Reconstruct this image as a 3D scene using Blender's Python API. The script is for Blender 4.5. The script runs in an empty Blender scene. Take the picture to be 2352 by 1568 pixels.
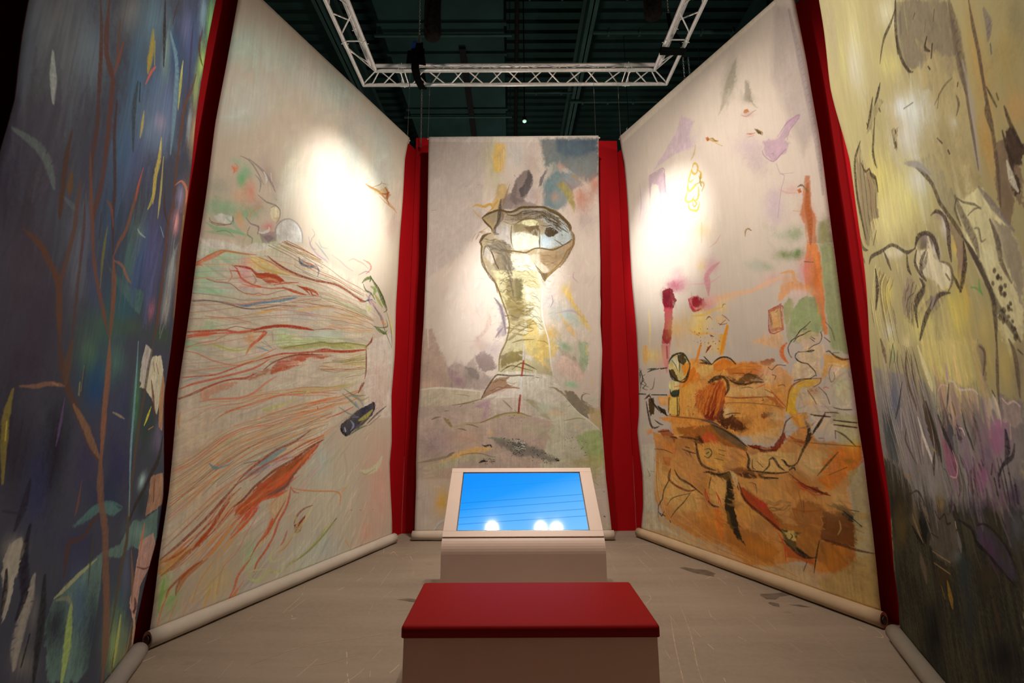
import bpy, bmesh, math, random
import numpy as np
from mathutils import Vector, Matrix

scene = bpy.context.scene
col = scene.collection
R_ = random.Random(7)

# ------------------------------------------------------------------ camera
PITCH, ROLL, EYE = .1663, -.0041, 1.5
cp, sp, cr, sr = math.cos(PITCH), math.sin(PITCH), math.cos(ROLL), math.sin(ROLL)
fwd = Vector((0, cp, sp)); up0 = Vector((0, -sp, cp)); rt0 = Vector((1, 0, 0))
rgt = rt0*cr + up0*sr; upv = up0*cr - rt0*sr
cam_data = bpy.data.cameras.new('camera')
cam_data.sensor_width = 36
cam_data.lens = 965.5/2352*36
cam_data.clip_start = .05
cam = bpy.data.objects.new('camera', cam_data)
m = Matrix((rgt, upv, -fwd)).transposed().to_4x4(); m.translation = (0, 0, EYE)
cam.matrix_world = m
col.objects.link(cam); scene.camera = cam

# ------------------------------------------------------------------ world, exposure
world = bpy.data.worlds.new('dark_hall'); scene.world = world; world.use_nodes = True
world.node_tree.nodes['Background'].inputs[0].default_value = (.5, .75, .7, 1)
world.node_tree.nodes['Background'].inputs[1].default_value = .0
vs = scene.view_settings
vs.view_transform = 'Standard'; vs.look = 'None'; vs.gamma = 1; vs.use_curve_mapping = False
vs.exposure = 0.0

# ------------------------------------------------------------------ lights (theatre spots rigged out of frame, unseen fill lights)
def spot(name, loc, aim, watts, deg, blend, color, radius=.05):
    d = bpy.data.lights.new(name, 'SPOT'); d.energy = watts; d.spot_size = math.radians(deg)
    d.spot_blend = blend; d.color = color; d.shadow_soft_size = radius
    o = bpy.data.objects.new(name, d); o.location = loc
    o.rotation_euler = (Vector(aim)-Vector(loc)).to_track_quat('-Z', 'Y').to_euler()
    col.objects.link(o); return o
def area(name, loc, aim, watts, sx, sy, color):
    d = bpy.data.lights.new(name, 'AREA'); d.energy = watts; d.shape = 'RECTANGLE'; d.size = sx; d.size_y = sy
    d.color = color
    o = bpy.data.objects.new(name, d); o.location = loc
    o.rotation_euler = (Vector(aim)-Vector(loc)).to_track_quat('-Z', 'Y').to_euler()
    col.objects.link(o); return o
WARM = (1.0, .84, .70); NEUT = (1.0, .93, .85)
# three lamps hang side by side above the kiosk (their glints show in its screen); each crosses the booth to one painting
LK, CK, RK = (.86, 2.65, 6.1), (.55, 2.67, 6.1), (-.41, 2.67, 6.1)
spot('left_painting_spot', LK, (-1.80, 4.32, 3.7), 1350, 24, 1, NEUT)
spot('centre_painting_spot', CK, (-.02, 5.35, 3.1), 1150, 25, 1, NEUT)
spot('right_painting_spot', RK, (1.86, 4.8, 3.6), 1350, 23, 1, NEUT)
spot('far_right_painting_spot', (-1.5, 4.9, 6.1), (2.2, 2.2, 4.0), 800, 58, 1, WARM)
spot('far_left_painting_spot', (1.6, 4.9, 6.1), (-2.2, 2.5, 4.6), 60, 34, 1, NEUT)
# wide washes and downward spill from the same positions
spot('wash_left', LK, (-2.0, 4.1, 1.2), 420, 92, 1, WARM, .08)
spot('wash_right', RK, (2.1, 4.2, 1.1), 420, 92, 1, WARM, .08)
spot('wash_centre', CK, (.45, 5.2, 3.0), 330, 116, 1, WARM, .08)
for k, p in enumerate((LK, CK, RK)):
    spot('floor_spill', p, (p[0]*1.2, 3.3, 0), 6, 75, 1, WARM, .026)
# unseen dim green-blue area light facing up, to brighten the roof deck
area('roof_fill', (0, 8, 5.6), (0, 8.5, 9.6), 28, 8, 8, (.45, 1, .85))
# unseen fill lamps added outside the red walls to brighten truss and roof
for x, y in ((-6.5, 2.5), (6.5, 2.5), (0, 9.5)):
    d = bpy.data.lights.new('truss_fill_lamp', 'POINT'); d.energy = 380; d.color = (1, .80, .72); d.shadow_soft_size = .3
    o = bpy.data.objects.new('truss_fill_lamp', d); o.location = (x, y, 4.3); col.objects.link(o)


# ------------------------------------------------------------------ helpers
def lin(c):
    return tuple(((v/255)/12.92 if v/255 <= .04045 else ((v/255+.055)/1.055)**2.4) for v in c)
class NT:
    def __init__(s, name):
        s.m = bpy.data.materials.new(name); s.m.use_nodes = True; s.t = s.m.node_tree
        s.b = s.t.nodes['Principled BSDF']
    def n(s, typ, **kw):
        nd = s.t.nodes.new(typ)
        for k, v in kw.items():
            if k in nd.inputs: nd.inputs[k].default_value = v
            else: setattr(nd, k, v)
        return nd
    def l(s, a, b): s.t.links.new(a, b)
    def ramp(s, fac, stops):
        r = s.n('ShaderNodeValToRGB'); e = r.color_ramp.elements
        while len(e) < len(stops): e.new(.5)
        for i, (p, c) in enumerate(stops): e[i].position = p; e[i].color = (*c, 1)
        s.l(fac, r.inputs[0]); return r.outputs[0]
    def noise(s, scale, detail=4, rough=.5, vec=None, distort=0):
        nd = s.n('ShaderNodeTexNoise'); nd.inputs['Scale'].default_value = scale
        nd.inputs['Detail'].default_value = detail; nd.inputs['Roughness'].default_value = rough
        nd.inputs['Distortion'].default_value = distort
        if vec is not None: s.l(vec, nd.inputs['Vector'])
        return nd.outputs['Fac']
    def mapping(s, scale, coord='Object', rot=(0, 0, 0)):
        tc = s.n('ShaderNodeTexCoord'); mp = s.n('ShaderNodeMapping')
        mp.inputs['Scale'].default_value = scale; mp.inputs['Rotation'].default_value = rot
        s.l(tc.outputs[coord], mp.inputs['Vector']); return mp.outputs[0]
    def bump(s, h, strength=.2, dist=.01):
        b = s.n('ShaderNodeBump'); b.inputs['Strength'].default_value = strength; b.inputs['Distance'].default_value = dist
        s.l(h, b.inputs['Height']); s.l(b.outputs[0], s.b.inputs['Normal'])
    def math(s, op, a, b=0.0):
        nd = s.n('ShaderNodeMath'); nd.operation = op
        for i, v in enumerate((a, b)):
            if isinstance(v, (int, float)): nd.inputs[i].default_value = v
            else: s.l(v, nd.inputs[i])
        return nd.outputs[0]
    def mix(s, fac, a, b):
        nd = s.n('ShaderNodeMix'); nd.data_type = 'RGBA'
        for i, v in ((0, fac), (6, a), (7, b)):
            if isinstance(v, (int, float)): nd.inputs[i].default_value = v
            elif isinstance(v, tuple): nd.inputs[i].default_value = (*v, 1)
            else: s.l(v, nd.inputs[i])
        return nd.outputs[2]
def simple(name, c, rough=.6, metal=0., var=.12, scale=6, bump=0., spec=.5):
    t = NT(name); f = t.noise(scale, 5, .6, t.mapping((1, 1, 1)))
    a = tuple(max(0, v*(1-var)) for v in c); b = tuple(v*(1+var) for v in c)
    t.l(t.ramp(f, [(.3, a), (.7, b)]), t.b.inputs['Base Color'])
    t.b.inputs['Roughness'].default_value = rough; t.b.inputs['Metallic'].default_value = metal
    t.b.inputs['Specular IOR Level'].default_value = spec
    if bump: t.bump(t.noise(scale*12, 4, .6, t.mapping((1, 1, 1))), bump, .004)
    return t.m
def link(name, me, mat=None, parent=None, loc=None):
    o = bpy.data.objects.new(name, me); col.objects.link(o)
    if mat and not me.materials: me.materials.append(mat)
    if parent: o.parent = parent
    if loc: o.location = loc
    return o
def fin(bm, name, mat, parent=None, loc=None, smooth=False):
    me = bpy.data.meshes.new(name); bm.normal_update(); bm.to_mesh(me); bm.free()
    if smooth:
        for p in me.polygons: p.use_smooth = True
    return link(name, me, mat, parent, loc)
def empty(name, loc, label, cat, group=None, rz=0):
    o = bpy.data.objects.new(name, None); o.empty_display_size = .1; o.location = loc; o.rotation_euler = (0, 0, rz)
    col.objects.link(o); return tag(o, label, cat, group)
def tag(o, label, cat, group=None):
    o['label'] = label; o['category'] = cat
    if group: o['group'] = group
    return o
def box(bm, x0, x1, y0, y1, z0, z1, bev=0):
    r = bmesh.ops.create_cube(bm, size=1)
    for v in r['verts']:
        v.co = Vector(((x0+x1)/2+v.co.x*(x1-x0), (y0+y1)/2+v.co.y*(y1-y0), (z0+z1)/2+v.co.z*(z1-z0)))
    if bev:
        es = list({e for v in r['verts'] for e in v.link_edges})
        bmesh.ops.bevel(bm, geom=es, offset=bev, segments=3, affect='EDGES', profile=.5)
def tube(bm, a, b, r, n=12, r2=None, caps=True):
    a = Vector(a); b = Vector(b); d = b-a
    q = d.to_track_quat('Z', 'Y').to_matrix().to_4x4(); q.translation = (a+b)/2
    bmesh.ops.create_cone(bm, cap_ends=caps, segments=n, radius1=r, radius2=r if r2 is None else r2, depth=d.length, matrix=q)
def structure(o): o['kind'] = 'structure'; return o

# ------------------------------------------------------------------ structure materials
def floor_mat():
    t = NT('worn_concrete')
    v = t.mapping((1, 1, 1)); vs_ = t.mapping((.16, 2.2, 1), rot=(0, 0, .03))
    big = t.noise(.9, 6, .6, v, .3); fine = t.noise(28, 8, .7, v); streak = t.noise(2.2, 5, .65, vs_, .4)
    c = t.ramp(t.math('ADD', t.math('MULTIPLY', big, .5), t.math('MULTIPLY', streak, .5)),
               [(.3, (.20, .165, .128)), (.5, (.27, .225, .178)), (.72, (.35, .295, .235))])
    c = t.mix(t.ramp(fine, [(.35, (0, 0, 0)), (.75, (.6, .6, .6))]), c, (.34, .285, .23))
    # fine pale scratches: thin contour lines of a large noise, broken by another noise
    for sc, rot, seed in ((1.1, .3, 3.1), (.8, 1.2, 9.7), (.6, 2.1, 5.3)):
        mp = t.mapping((sc, sc*.22, 1), rot=(0, 0, rot)); 
        n1 = t.noise(2.3+seed*.1, 1, .3, mp)
        lineq = t.math('LESS_THAN', t.math('ABSOLUTE', t.math('SUBTRACT', n1, .47)), .0011)
        msk = t.math('GREATER_THAN', t.noise(1.9+seed*.13, 3, .6, v), .56)
        c = t.mix(t.math('MULTIPLY', t.math('MULTIPLY', lineq, msk), .7), c, (.62, .52, .40))
    sp_ = t.math('GREATER_THAN', t.noise(60, 2, .5, v), .74)
    c = t.mix(t.math('MULTIPLY', sp_, .4), c, (.5, .43, .34))
    dk = t.ramp(t.noise(2.7, 5, .6, t.mapping((1, 2, 1))), [(.66, (0, 0, 0)), (.74, (.45, .45, .45))])
    c = t.mix(dk, c, (.13, .108, .085))
    t.l(c, t.b.inputs['Base Color'])
    t.l(t.ramp(big, [(.3, (.5,)*3), (.7, (.72,)*3)]), t.b.inputs['Roughness'])
    t.b.inputs['Specular IOR Level'].default_value = .35
    t.bump(fine, .12, .004)
    return t.m
M_floor = floor_mat()
M_red = simple('red_painted_wall', (.42, .004, .009), .75, 0, .05, 2, .05, .12)
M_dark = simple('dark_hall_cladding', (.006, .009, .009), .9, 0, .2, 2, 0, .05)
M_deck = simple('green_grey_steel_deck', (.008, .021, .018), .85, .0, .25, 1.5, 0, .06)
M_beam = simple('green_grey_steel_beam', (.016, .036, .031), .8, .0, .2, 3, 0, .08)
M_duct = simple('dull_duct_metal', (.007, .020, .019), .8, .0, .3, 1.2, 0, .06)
M_alu = simple('satin_aluminium', (.80, .72, .68), .42, .25, .12, 20, .04)
M_chain = simple('zinc_chain', (.35, .34, .32), .4, .9, .2, 30)
M_black = simple('black_fabric', (.006, .006, .006), .9, 0, .3, 30, .2, .05)
M_white = simple('white_laminate', (.68, .55, .48), .42, 0, .02, 3, 0, .4)
M_bench = simple('warm_white_laminate', (.88, .66, .57), .45, 0, .02, 3, 0, .4)
M_leather = simple('red_leatherette', (.26, .005, .007), .55, 0, .05, 60, .08, .12)
M_blackgl = simple('black_screen_frame', (.006, .006, .008), .25)
M_tube = simple('dark_roller_tube', (.04, .035, .03), .5, .6)

# ------------------------------------------------------------------ floor, walls, ceiling
bm = bmesh.new(); box(bm, -11, 11, -6, 15, -.2, 0); floor_ob = structure(fin(bm, 'floor', M_floor))
M_scratch = simple('pale_scratch', (.42, .33, .24), .8, 0, .3, 30); M_stain = simple('dark_stain', (.13, .105, .08), .7, 0, .35, 14)
def floor_mark(name, pts, w, mat, closed=False):
    """hair-thin raised mark lying on the concrete"""
    bm = bmesh.new()
    if closed:
        c = bm.verts.new((sum(p[0] for p in pts)/len(pts), sum(p[1] for p in pts)/len(pts), .0008)); vs2 = [bm.verts.new((p[0], p[1], .0006)) for p in pts]
        for i in range(len(vs2)): bm.faces.new((c, vs2[i], vs2[(i+1) % len(vs2)]))
    else:
        P = [Vector((p[0], p[1], .0008)) for p in pts]; Q = []
        for i in range(len(P)-1):
            for k in range(6):
                t_ = k/6; p0, p1, p2, p3 = P[max(0, i-1)], P[i], P[i+1], P[min(len(P)-1, i+2)]
                Q.append(.5*((2*p1)+(p2-p0)*t_+(2*p0-5*p1+4*p2-p3)*t_*t_+(3*p1-p0-3*p2+p3)*t_**3))
        Q.append(P[-1]); prev = None
        for i, q in enumerate(Q):
            d = (Q[min(i+1, len(Q)-1)]-Q[max(i-1, 0)]).normalized(); s = Vector((-d.y, d.x, 0))*w*(.35+.65*math.sin(math.pi*(i+.5)/len(Q)))*(.7+.6*R_.random())/2
            ring = (bm.verts.new(q+s), bm.verts.new(q-s))
            if prev: bm.faces.new((prev[0], prev[1], ring[1], ring[0]))
            prev = ring
    return fin(bm, name, mat, floor_ob)
for pts, w in (([(1.31, 3.60), (1.25, 3.32), (1.19, 3.085), (1.10, 2.80), (1.055, 2.60)], .006), ([(1.17, 3.42), (1.06, 3.05), (.96, 2.66), (.93, 2.5)], .006),
               ([(-.80, 3.215), (-1.05, 3.13), (-1.266, 3.077), (-1.45, 2.97), (-1.62, 2.80)], .006), ([(1.95, 3.95), (1.91, 3.84), (1.90, 3.76)], .008),
               ([(1.25, 5.0), (1.45, 5.12), (1.62, 5.16)], .008), ([(1.30, 4.72), (1.31, 4.45), (1.33, 4.25)], .007), ([(1.42, 4.95), (1.44, 4.70), (1.47, 4.52)], .006),
               ([(1.05, 4.95), (1.10, 4.83), (1.14, 4.80)], .007), ([(-.95, 2.95), (-1.15, 2.84), (-1.32, 2.80)], .005), ([(-1.5, 3.6), (-1.3, 3.75), (-1.22, 3.88)], .004),
               ([(1.5, 3.52), (1.47, 3.42), (1.48, 3.36)], .006), ([(-.75, 4.3), (-.95, 4.2), (-1.02, 4.05)], .005), ([(1.05, 3.62), (1.12, 3.72), (1.13, 3.80)], .008)):
    floor_mark('scratch', pts, w, M_scratch)
for pts in ([(1.62, 4.40), (1.68, 4.42), (1.76, 4.36), (1.86, 4.34), (1.90, 4.24), (1.87, 4.22), (1.85, 4.17), (1.80, 4.20), (1.70, 4.27)],
            [(2.04, 3.77), (2.06, 3.80), (2.15, 3.80), (2.28, 3.83), (2.42, 3.80), (2.28, 3.77), (2.18, 3.74), (2.12, 3.69), (2.05, 3.70)],
            [(2.02, 3.63), (2.05, 3.65), (2.10, 3.62), (2.07, 3.56), (2.03, 3.58)], [(2.16, 3.60), (2.25, 3.60), (2.31, 3.55), (2.24, 3.56)],
            [(-.95, 3.72), (-.85, 3.74), (-.72, 3.70), (-.80, 3.67)]):
    floor_mark('stain', pts, 0, M_stain, True)

def wall_panel(name, a, b, h, th=.1, mat=M_red):
    """upright wall from a to b (floor points), thickness on the outer side (left of a->b)"""
    a = Vector((*a, 0)); b = Vector((*b, 0)); d = (b-a); L = d.length; ang = math.atan2(d.y, d.x)
    bm = bmesh.new(); box(bm, 0, L, 0, th, 0, h, .004)
    o = fin(bm, name, mat); o.location = a; o.rotation_euler = (0, 0, ang); return structure(o)
LN = Vector((-.915, .403)); RN = Vector((.90, .435))           # outward normals of the side canvases
Lf = Vector((-1.404, 5.252)); Ln = Vector((-2.384, 3.027)); Rf = Vector((1.542, 5.456)); Rn = Vector((2.604, 3.257))
def at_y(p, q, y): return p + (q-p)*((y-p.y)/(q.y-p.y))
off = .14
Lw0, Lw1 = Ln+LN*off, Lf+LN*off; Rw0, Rw1 = Rf+RN*off, Rn+RN*off
cwl = at_y(Lw0, Lw1, 5.61); cwr = at_y(Rw1, Rw0, 5.70)
A0 = Vector((-2.31, 2.80)); adir = Vector((.4226, -.9063)); aW = 1.82; AN = Vector((-.9063, -.4226))
B0 = Vector((2.50, 2.96)); bdir = Vector((-.438, -.899)); bW = 2.3; BN = Vector((.899, -.438))
def isect(p, d, q, e):
    # p+s d = q+t e
    det = d.x*(-e.y)+e.x*d.y; s = ((q.x-p.x)*(-e.y)+e.x*(q.y-p.y))/det; return p+d*s
cl = isect(Lw0, (Lw1-Lw0).normalized(), A0+AN*off, adir)
cr_ = isect(Rw1, (Rw0-Rw1).normalized(), B0+BN*off, bdir)
wall_panel('wall_back', cwl, cwr, 5.49)
wall_panel('wall_left', cl, cwl, 5.30)
wall_panel('wall_right', cwr, cr_, 5.30)
wall_panel('wall_front_left', A0+AN*off+adir*3.0, cl, 5.30)
wall_panel('wall_front_right', cr_, B0+BN*off+bdir*3.0, 5.30)
# the dark hall round the booth
for nm, x0, x1, y0, y1 in (('wall_hall_back', -11, 11, 15, 15.2), ('wall_hall_front', -11, 11, -6.2, -6),
                           ('wall_hall_left', -11.2, -11, -6, 15), ('wall_hall_right', 11, 11.2, -6, 15)):
    bm = bmesh.new(); box(bm, x0, x1, y0, y1, 0, 9.9); structure(fin(bm, nm, M_dark))
# corrugated steel deck: trapezoid ribs running across the hall
bm = bmesh.new(); prof = []; y = -6.0
while y < 15:
    prof += [(y, 9.6), (y+.13, 9.6), (y+.15, 9.53), (y+.22, 9.53), (y+.24, 9.6)]; y += .24
lo = [bm.verts.new((-11, a, b)) for a, b in prof]; hi = [bm.verts.new((11, a, b)) for a, b in prof]
for i in range(len(prof)-1): 
    if prof[i] != prof[i+1] : bm.faces.new((lo[i], lo[i+1], hi[i+1], hi[i]))
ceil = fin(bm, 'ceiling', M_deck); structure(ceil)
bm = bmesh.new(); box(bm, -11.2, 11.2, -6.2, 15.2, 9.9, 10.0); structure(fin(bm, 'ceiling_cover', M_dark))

def ibeam(name, x, z0, z1, y0, y1, w, label):
    bm = bmesh.new(); box(bm, x-w/2, x+w/2, y0, y1, z0, z0+.03); box(bm, x-w/2, x+w/2, y0, y1, z1-.03, z1)
    box(bm, x-.012, x+.012, y0, y1, z0, z1)
    o = fin(bm, name, M_beam); tag(o, label, 'beam'); return o
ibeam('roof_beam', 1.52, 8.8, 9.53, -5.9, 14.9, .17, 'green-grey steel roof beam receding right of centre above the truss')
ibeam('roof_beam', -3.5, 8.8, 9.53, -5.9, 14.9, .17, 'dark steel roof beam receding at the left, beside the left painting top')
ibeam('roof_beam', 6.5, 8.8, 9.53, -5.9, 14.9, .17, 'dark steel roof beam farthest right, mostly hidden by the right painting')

def duct(x0, x1, z0, z1, y0, y1, seams, label, cable=None):
    root = empty('ventilation_duct', ((x0+x1)/2, y0, z0), label, 'duct')
    def P(bm, nm, mat): 
        bmesh.ops.translate(bm, vec=-Vector(root.location), verts=bm.verts); return fin(bm, nm, mat, root)
    ys = [y0]+seams+[y1]
    for a, b in zip(ys, ys[1:]):
        bm = bmesh.new(); box(bm, x0, x1, a+.01, b-.01, z0, z1, .02); P(bm, 'duct_section', M_duct)
    for s in seams:
        bm = bmesh.new(); box(bm, x0-.04, x1+.04, s-.03, s+.03, z0-.04, z1+.02); P(bm, 'flange', M_duct)
    for s in seams[::2]:
        for xx in (x0-.1, x1+.1):
            bm = bmesh.new(); tube(bm, (xx, s+.2, z0-.05), (xx, s+.2, 9.52), .008, 6); P(bm, 'hanger_rod', M_beam)
        bm = bmesh.new(); box(bm, x0-.14, x1+.14, s+.18, s+.22, z0-.08, z0-.045); P(bm, 'hanger_rail', M_beam)
    if cable is not None:
        bm = bmesh.new(); box(bm, cable-.06, cable+.06, y0+1.2, y1-1, z0-.06, z0-.001); P(bm, 'cable', M_black)
    return root
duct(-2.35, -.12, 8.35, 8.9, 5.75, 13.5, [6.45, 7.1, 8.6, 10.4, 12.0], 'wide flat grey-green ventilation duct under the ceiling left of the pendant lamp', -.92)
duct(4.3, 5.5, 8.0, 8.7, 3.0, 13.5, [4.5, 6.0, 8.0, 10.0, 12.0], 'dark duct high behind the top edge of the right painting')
def pipe(y, x0, x1, z, r, label, name='conduit', cat='pipe'):
    bm = bmesh.new(); tube(bm, (x0, y, z), (x1, y, z), r, 10)
    x = x0+.3
    while x < x1:
        box(bm, x-.02, x+.02, y-r*1.6, y+r*1.6, z-r*1.3, z+r*1.6); x += .6
    return tag(fin(bm, name, M_beam), label, cat)
pipe(6.55, .05, 5.5, 9.0, .03, 'thin horizontal conduit running right from the roof beam, near the top of the picture')
pipe(7.05, 1.6, 5.4, 8.75, .035, 'horizontal conduit crossing just above the right half of the truss')
pipe(8.9, 1.4, 5.4, 8.75, .03, 'horizontal conduit seen just under the right half of the truss')
pipe(8.9, .3, 1.48, 9.0, .025, 'short horizontal conduit beneath the truss, left of the roof beam')
pipe(6.35, -2.6, .3, 9.3, .04, 'horizontal pipe above the wide duct near the top edge')
# black cable drop behind the duct
bm = bmesh.new(); tube(bm, (.12, 6.5, 9.08), (.12, 12.5, 9.08), .04, 8); tag(fin(bm, 'cable_tray', M_black), 'dark cable run along the right side of the wide duct', 'cable')

# pendant lamp
pl = empty('pendant_lamp', (.25, 7.05, 9.53), 'small round pale glowing pendant lamp on a long rod above the centre painting', 'lamp')
bm = bmesh.new(); tube(bm, (0, 0, 0), (0, 0, -2.62), .012, 8); fin(bm, 'rod', M_black, pl)
bm = bmesh.new(); tube(bm, (0, 0, -2.60), (0, 0, -2.68), .035, 16, .045); fin(bm, 'lamp_housing', M_black, pl)
t = NT('pale_lamp_glass'); t.b.inputs['Base Color'].default_value = (.5, .7, .6, 1); t.b.inputs['Emission Color'].default_value = (.45, .8, .62, 1); t.b.inputs['Emission Strength'].default_value = .75
bm = bmesh.new(); bmesh.ops.create_uvsphere(bm, u_segments=20, v_segments=10, radius=.036, matrix=Matrix.Translation((0, 0, -2.685)) @ Matrix.Diagonal((1.05, 1.05, .7, 1))); fin(bm, 'bulb', t.m, pl, smooth=True)
hk = empty('hanging_hook', (2.45, 7.9, 9.53), 'tiny pale metal clamp on a dark cable near the right painting corner', 'hook')
bm = bmesh.new(); tube(bm, (0, 0, 0), (0, 0, -2.2), .006, 6); fin(bm, 'cable', M_black, hk)
for s in (-1, 1):
    bm = bmesh.new()
    for k in range(6):
        a0 = math.radians(-60+k*20+(180 if s < 0 else 0)); a1 = a0+math.radians(20)
        tube(bm, (s*.012+.035*math.cos(a0), 0, -2.235+.035*math.sin(a0)), (s*.012+.035*math.cos(a1), 0, -2.235+.035*math.sin(a1)), .007, 6)
    fin(bm, 'jaw', M_alu, hk)

# ------------------------------------------------------------------ truss: rectangular ring of triangular aluminium truss
TZ = 6.24; TH = .20
def truss():
    root = empty('lighting_truss', (0, 5.3, TZ), 'rectangular ring of silver triangular lighting truss hung above the paintings', 'truss')
    org = Vector(root.location)
    xl0, xl1 = -2.16, -1.90; xr1, xr0 = 2.28, 2.02; yb0, yb1 = 5.46, 5.20; yf = .7
    def tb(nm, a, b, r, n=14):
        bm = bmesh.new(); tube(bm, Vector(a)-org, Vector(b)-org, r, n); return fin(bm, nm, M_alu, root, smooth=False)
    xlm, xrm, ybm = (xl0+xl1)/2, (xr0+xr1)/2, (yb0+yb1)/2
    z = TZ; zt = TZ+TH; r = .025
    runs = [((xl0, yb0, z), (xr1, yb0, z)), ((xl1, yb1, z), (xr0, yb1, z)), ((xlm, ybm, zt), (xrm, ybm, zt)),
            ((xl0, yb0, z), (xl0, yf, z)), ((xl1, yb1, z), (xl1, yf, z)), ((xlm, ybm, zt), (xlm, yf, zt)),
            ((xr1, yb0, z), (xr1, yf, z)), ((xr0, yb1, z), (xr0, yf, z)), ((xrm, ybm, zt), (xrm, yf, zt))]
    for a, b in runs:
        o = tb('chord', a, b, r, 16)
        for p in o.data.polygons: p.use_smooth = len(p.vertices) == 4
    for c in ((xl0, yb0, z), (xr1, yb0, z), (xl1, yb1, z), (xr0, yb1, z), (xlm, ybm, zt), (xrm, ybm, zt)):
        bm = bmesh.new(); bmesh.ops.create_uvsphere(bm, u_segments=12, v_segments=8, radius=r*1.02, matrix=Matrix.Translation(Vector(c)-org))
        fin(bm, 'corner_weld', M_alu, root, smooth=True)
    # diagonal braces in the three faces of every run
    def brace_run(o_, i_, t_, s0, s1, step, horiz):
        def P(track, s):
            return (s, track[0], track[1]) if horiz else (track[0], s, track[1])
        n = int(round((s1-s0)/step))
        for A, B, ph in ((o_, i_, 0), (o_, t_, 1), (i_, t_, 0)):
            for k in range(n):
                a = s0+(s1-s0)*k/n+.03; b = s0+(s1-s0)*(k+1)/n-.03
                p, q = (A, B) if (k+ph) % 2 == 0 else (B, A)
                tb('brace', P(p, a), P(q, b), .0085, 8)
    brace_run((yb0, z), (yb1, z), (ybm, zt), xl1+.42, xr0-.42, .28, True)
    for xo, xi, xm in ((xl0, xl1, xlm), (xr1, xr0, xrm)):
        brace_run((xo, z), (xi, z), (xm, zt), 1.0, 4.66, .36, False)
        for s in (4.72, 4.1, 3.45, 2.8, 2.1):
            tb('cross_bar', (xo, s, z), (xi, s, z), .0085, 8)
        # corner blocks: braces towards the corner
        sg = 1 if xo < 0 else -1
        for p, q in (((xo, 4.80, z), (xi, yb1+.03, z)), ((xi, yb1, z), (xo, yb0-.02, z)), ((xo, 4.85, z), (xm, ybm-.05, zt)), ((xi, 4.85, z), (xm, ybm-.1, zt)),
                     ((xi+sg*.05, yb1, z), (xo+sg*.12, yb0, z)), ((xi+sg*.28, yb1, z), (xi+sg*.02, yb0, z)), ((xi+sg*.06, yb1, z), (xi+sg*.24, yb0, z)),
                     ((xi+sg*.34, yb1, z), (xi+sg*.34, yb0, z)), ((xi+sg*.40, yb1, z), (xi+sg*.40, yb0, z)), ((xi+sg*.31, yb0, z), (xi+sg*.31, ybm, zt))):
            tb('brace', p, q, .0085, 8)
    # couplers with pins at the module joints
    spots_ = [((x, y, zz), (1, 0, 0)) for x, y, zz in ((xl1+.33, yb1, z), (xr0-.33, yb1, z), (xl1+.33, yb0, z), (xr0-.33, yb0, z), (xl1+.33, ybm, zt), (xr0-.33, ybm, zt))]
    spots_ += [((x, yy, zz), (0, 1, 0)) for x, zz in ((xl0, z), (xl1, z), (xlm, zt), (xr1, z), (xr0, z), (xrm, zt)) for yy in (4.76, 2.9)]
    for c, ax in spots_:
        c = Vector(c)-org; ax = Vector(ax); sd = Vector((ax.y, ax.x, 0))
        bm = bmesh.new(); tube(bm, c-ax*.055, c+ax*.055, r+.003, 16); cp_ = fin(bm, 'coupler', M_alu, root)
        bm = bmesh.new(); tube(bm, c-sd*.048, c+sd*.048, .006, 6); fin(bm, 'pin', M_alu, cp_)
    return root
truss()

# ------------------------------------------------------------------ slings, chains, hoists
def chain_bm(a, b, link_len=.034, r=.0045):
    a = Vector(a); b = Vector(b); L = (b-a).length; n = max(2, int(L/(link_len*.78))); d = (b-a).normalized()
    bm = bmesh.new(); q = d.to_track_quat('Z', 'Y').to_matrix().to_4x4()
    for k in range(n):
        c = a+(b-a)*((k+.5)/n); M = Matrix.Translation(c) @ q @ Matrix.Rotation(math.pi/2*(k % 2)+.3, 4, 'Z')
        pts = []
        for j in range(8):
            t_ = 2*math.pi*j/8; pts.append(M @ Vector((.009*math.cos(t_), 0, link_len/2*math.sin(t_))))
        for j in range(8): tube(bm, pts[j], pts[(j+1) % 8], r*.8, 4, caps=False)
    return bm
def strip(bm, pts, w, th, axis):
    ax = Vector(axis)
    prev = None
    for p in pts:
        p = Vector(p); ring = [bm.verts.new(p+ax*w/2), bm.verts.new(p-ax*w/2)]
        if prev: bm.faces.new((prev[0], prev[1], ring[1], ring[0]))
        prev = ring
hz = -1.33
sl = empty('truss_sling', (hz, 5.3, TZ), 'black fabric sling wrapped round the left part of the back truss', 'sling')
bm = bmesh.new()
loop = [(0, .0, .56), (0, -.10, .25), (0, -.175, .03), (0, -.17, -.035), (0, -.02, -.06), (.03, .20, -.045), (.03, .205, .03), (.0, .10, .26), (0, .0, .56)]
strip(bm, loop, .11, .01, (1, 0, 0)); bmesh.ops.solidify(bm, geom=bm.faces[:], thickness=.02)
fin(bm, 'strap', M_black, sl)
bm = bmesh.new(); strip(bm, [(-.05, -.15, .28), (-.06, -.16, .06)], .14, .01, (1, 0, 0)); strip(bm, [(.0, -.05, .42), (.02, -.13, .24), (.05, -.15, .05)], .2, .01, (.9, .2, 0))
bmesh.ops.solidify(bm, geom=bm.faces[:], thickness=.015); fin(bm, 'strap_wrap', M_black, sl)
bm = bmesh.new(); strip(bm, [(-.045, -.075, .51), (-.06, -.10, .36)], .06, .01, (1, .0, .25)); bmesh.ops.solidify(bm, geom=bm.faces[:], thickness=.006)
tg = fin(bm, 'tag', simple('blue_tag', (.03, .11, .42), .6), sl); tg['label'] = 'blue identification tag'
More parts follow.
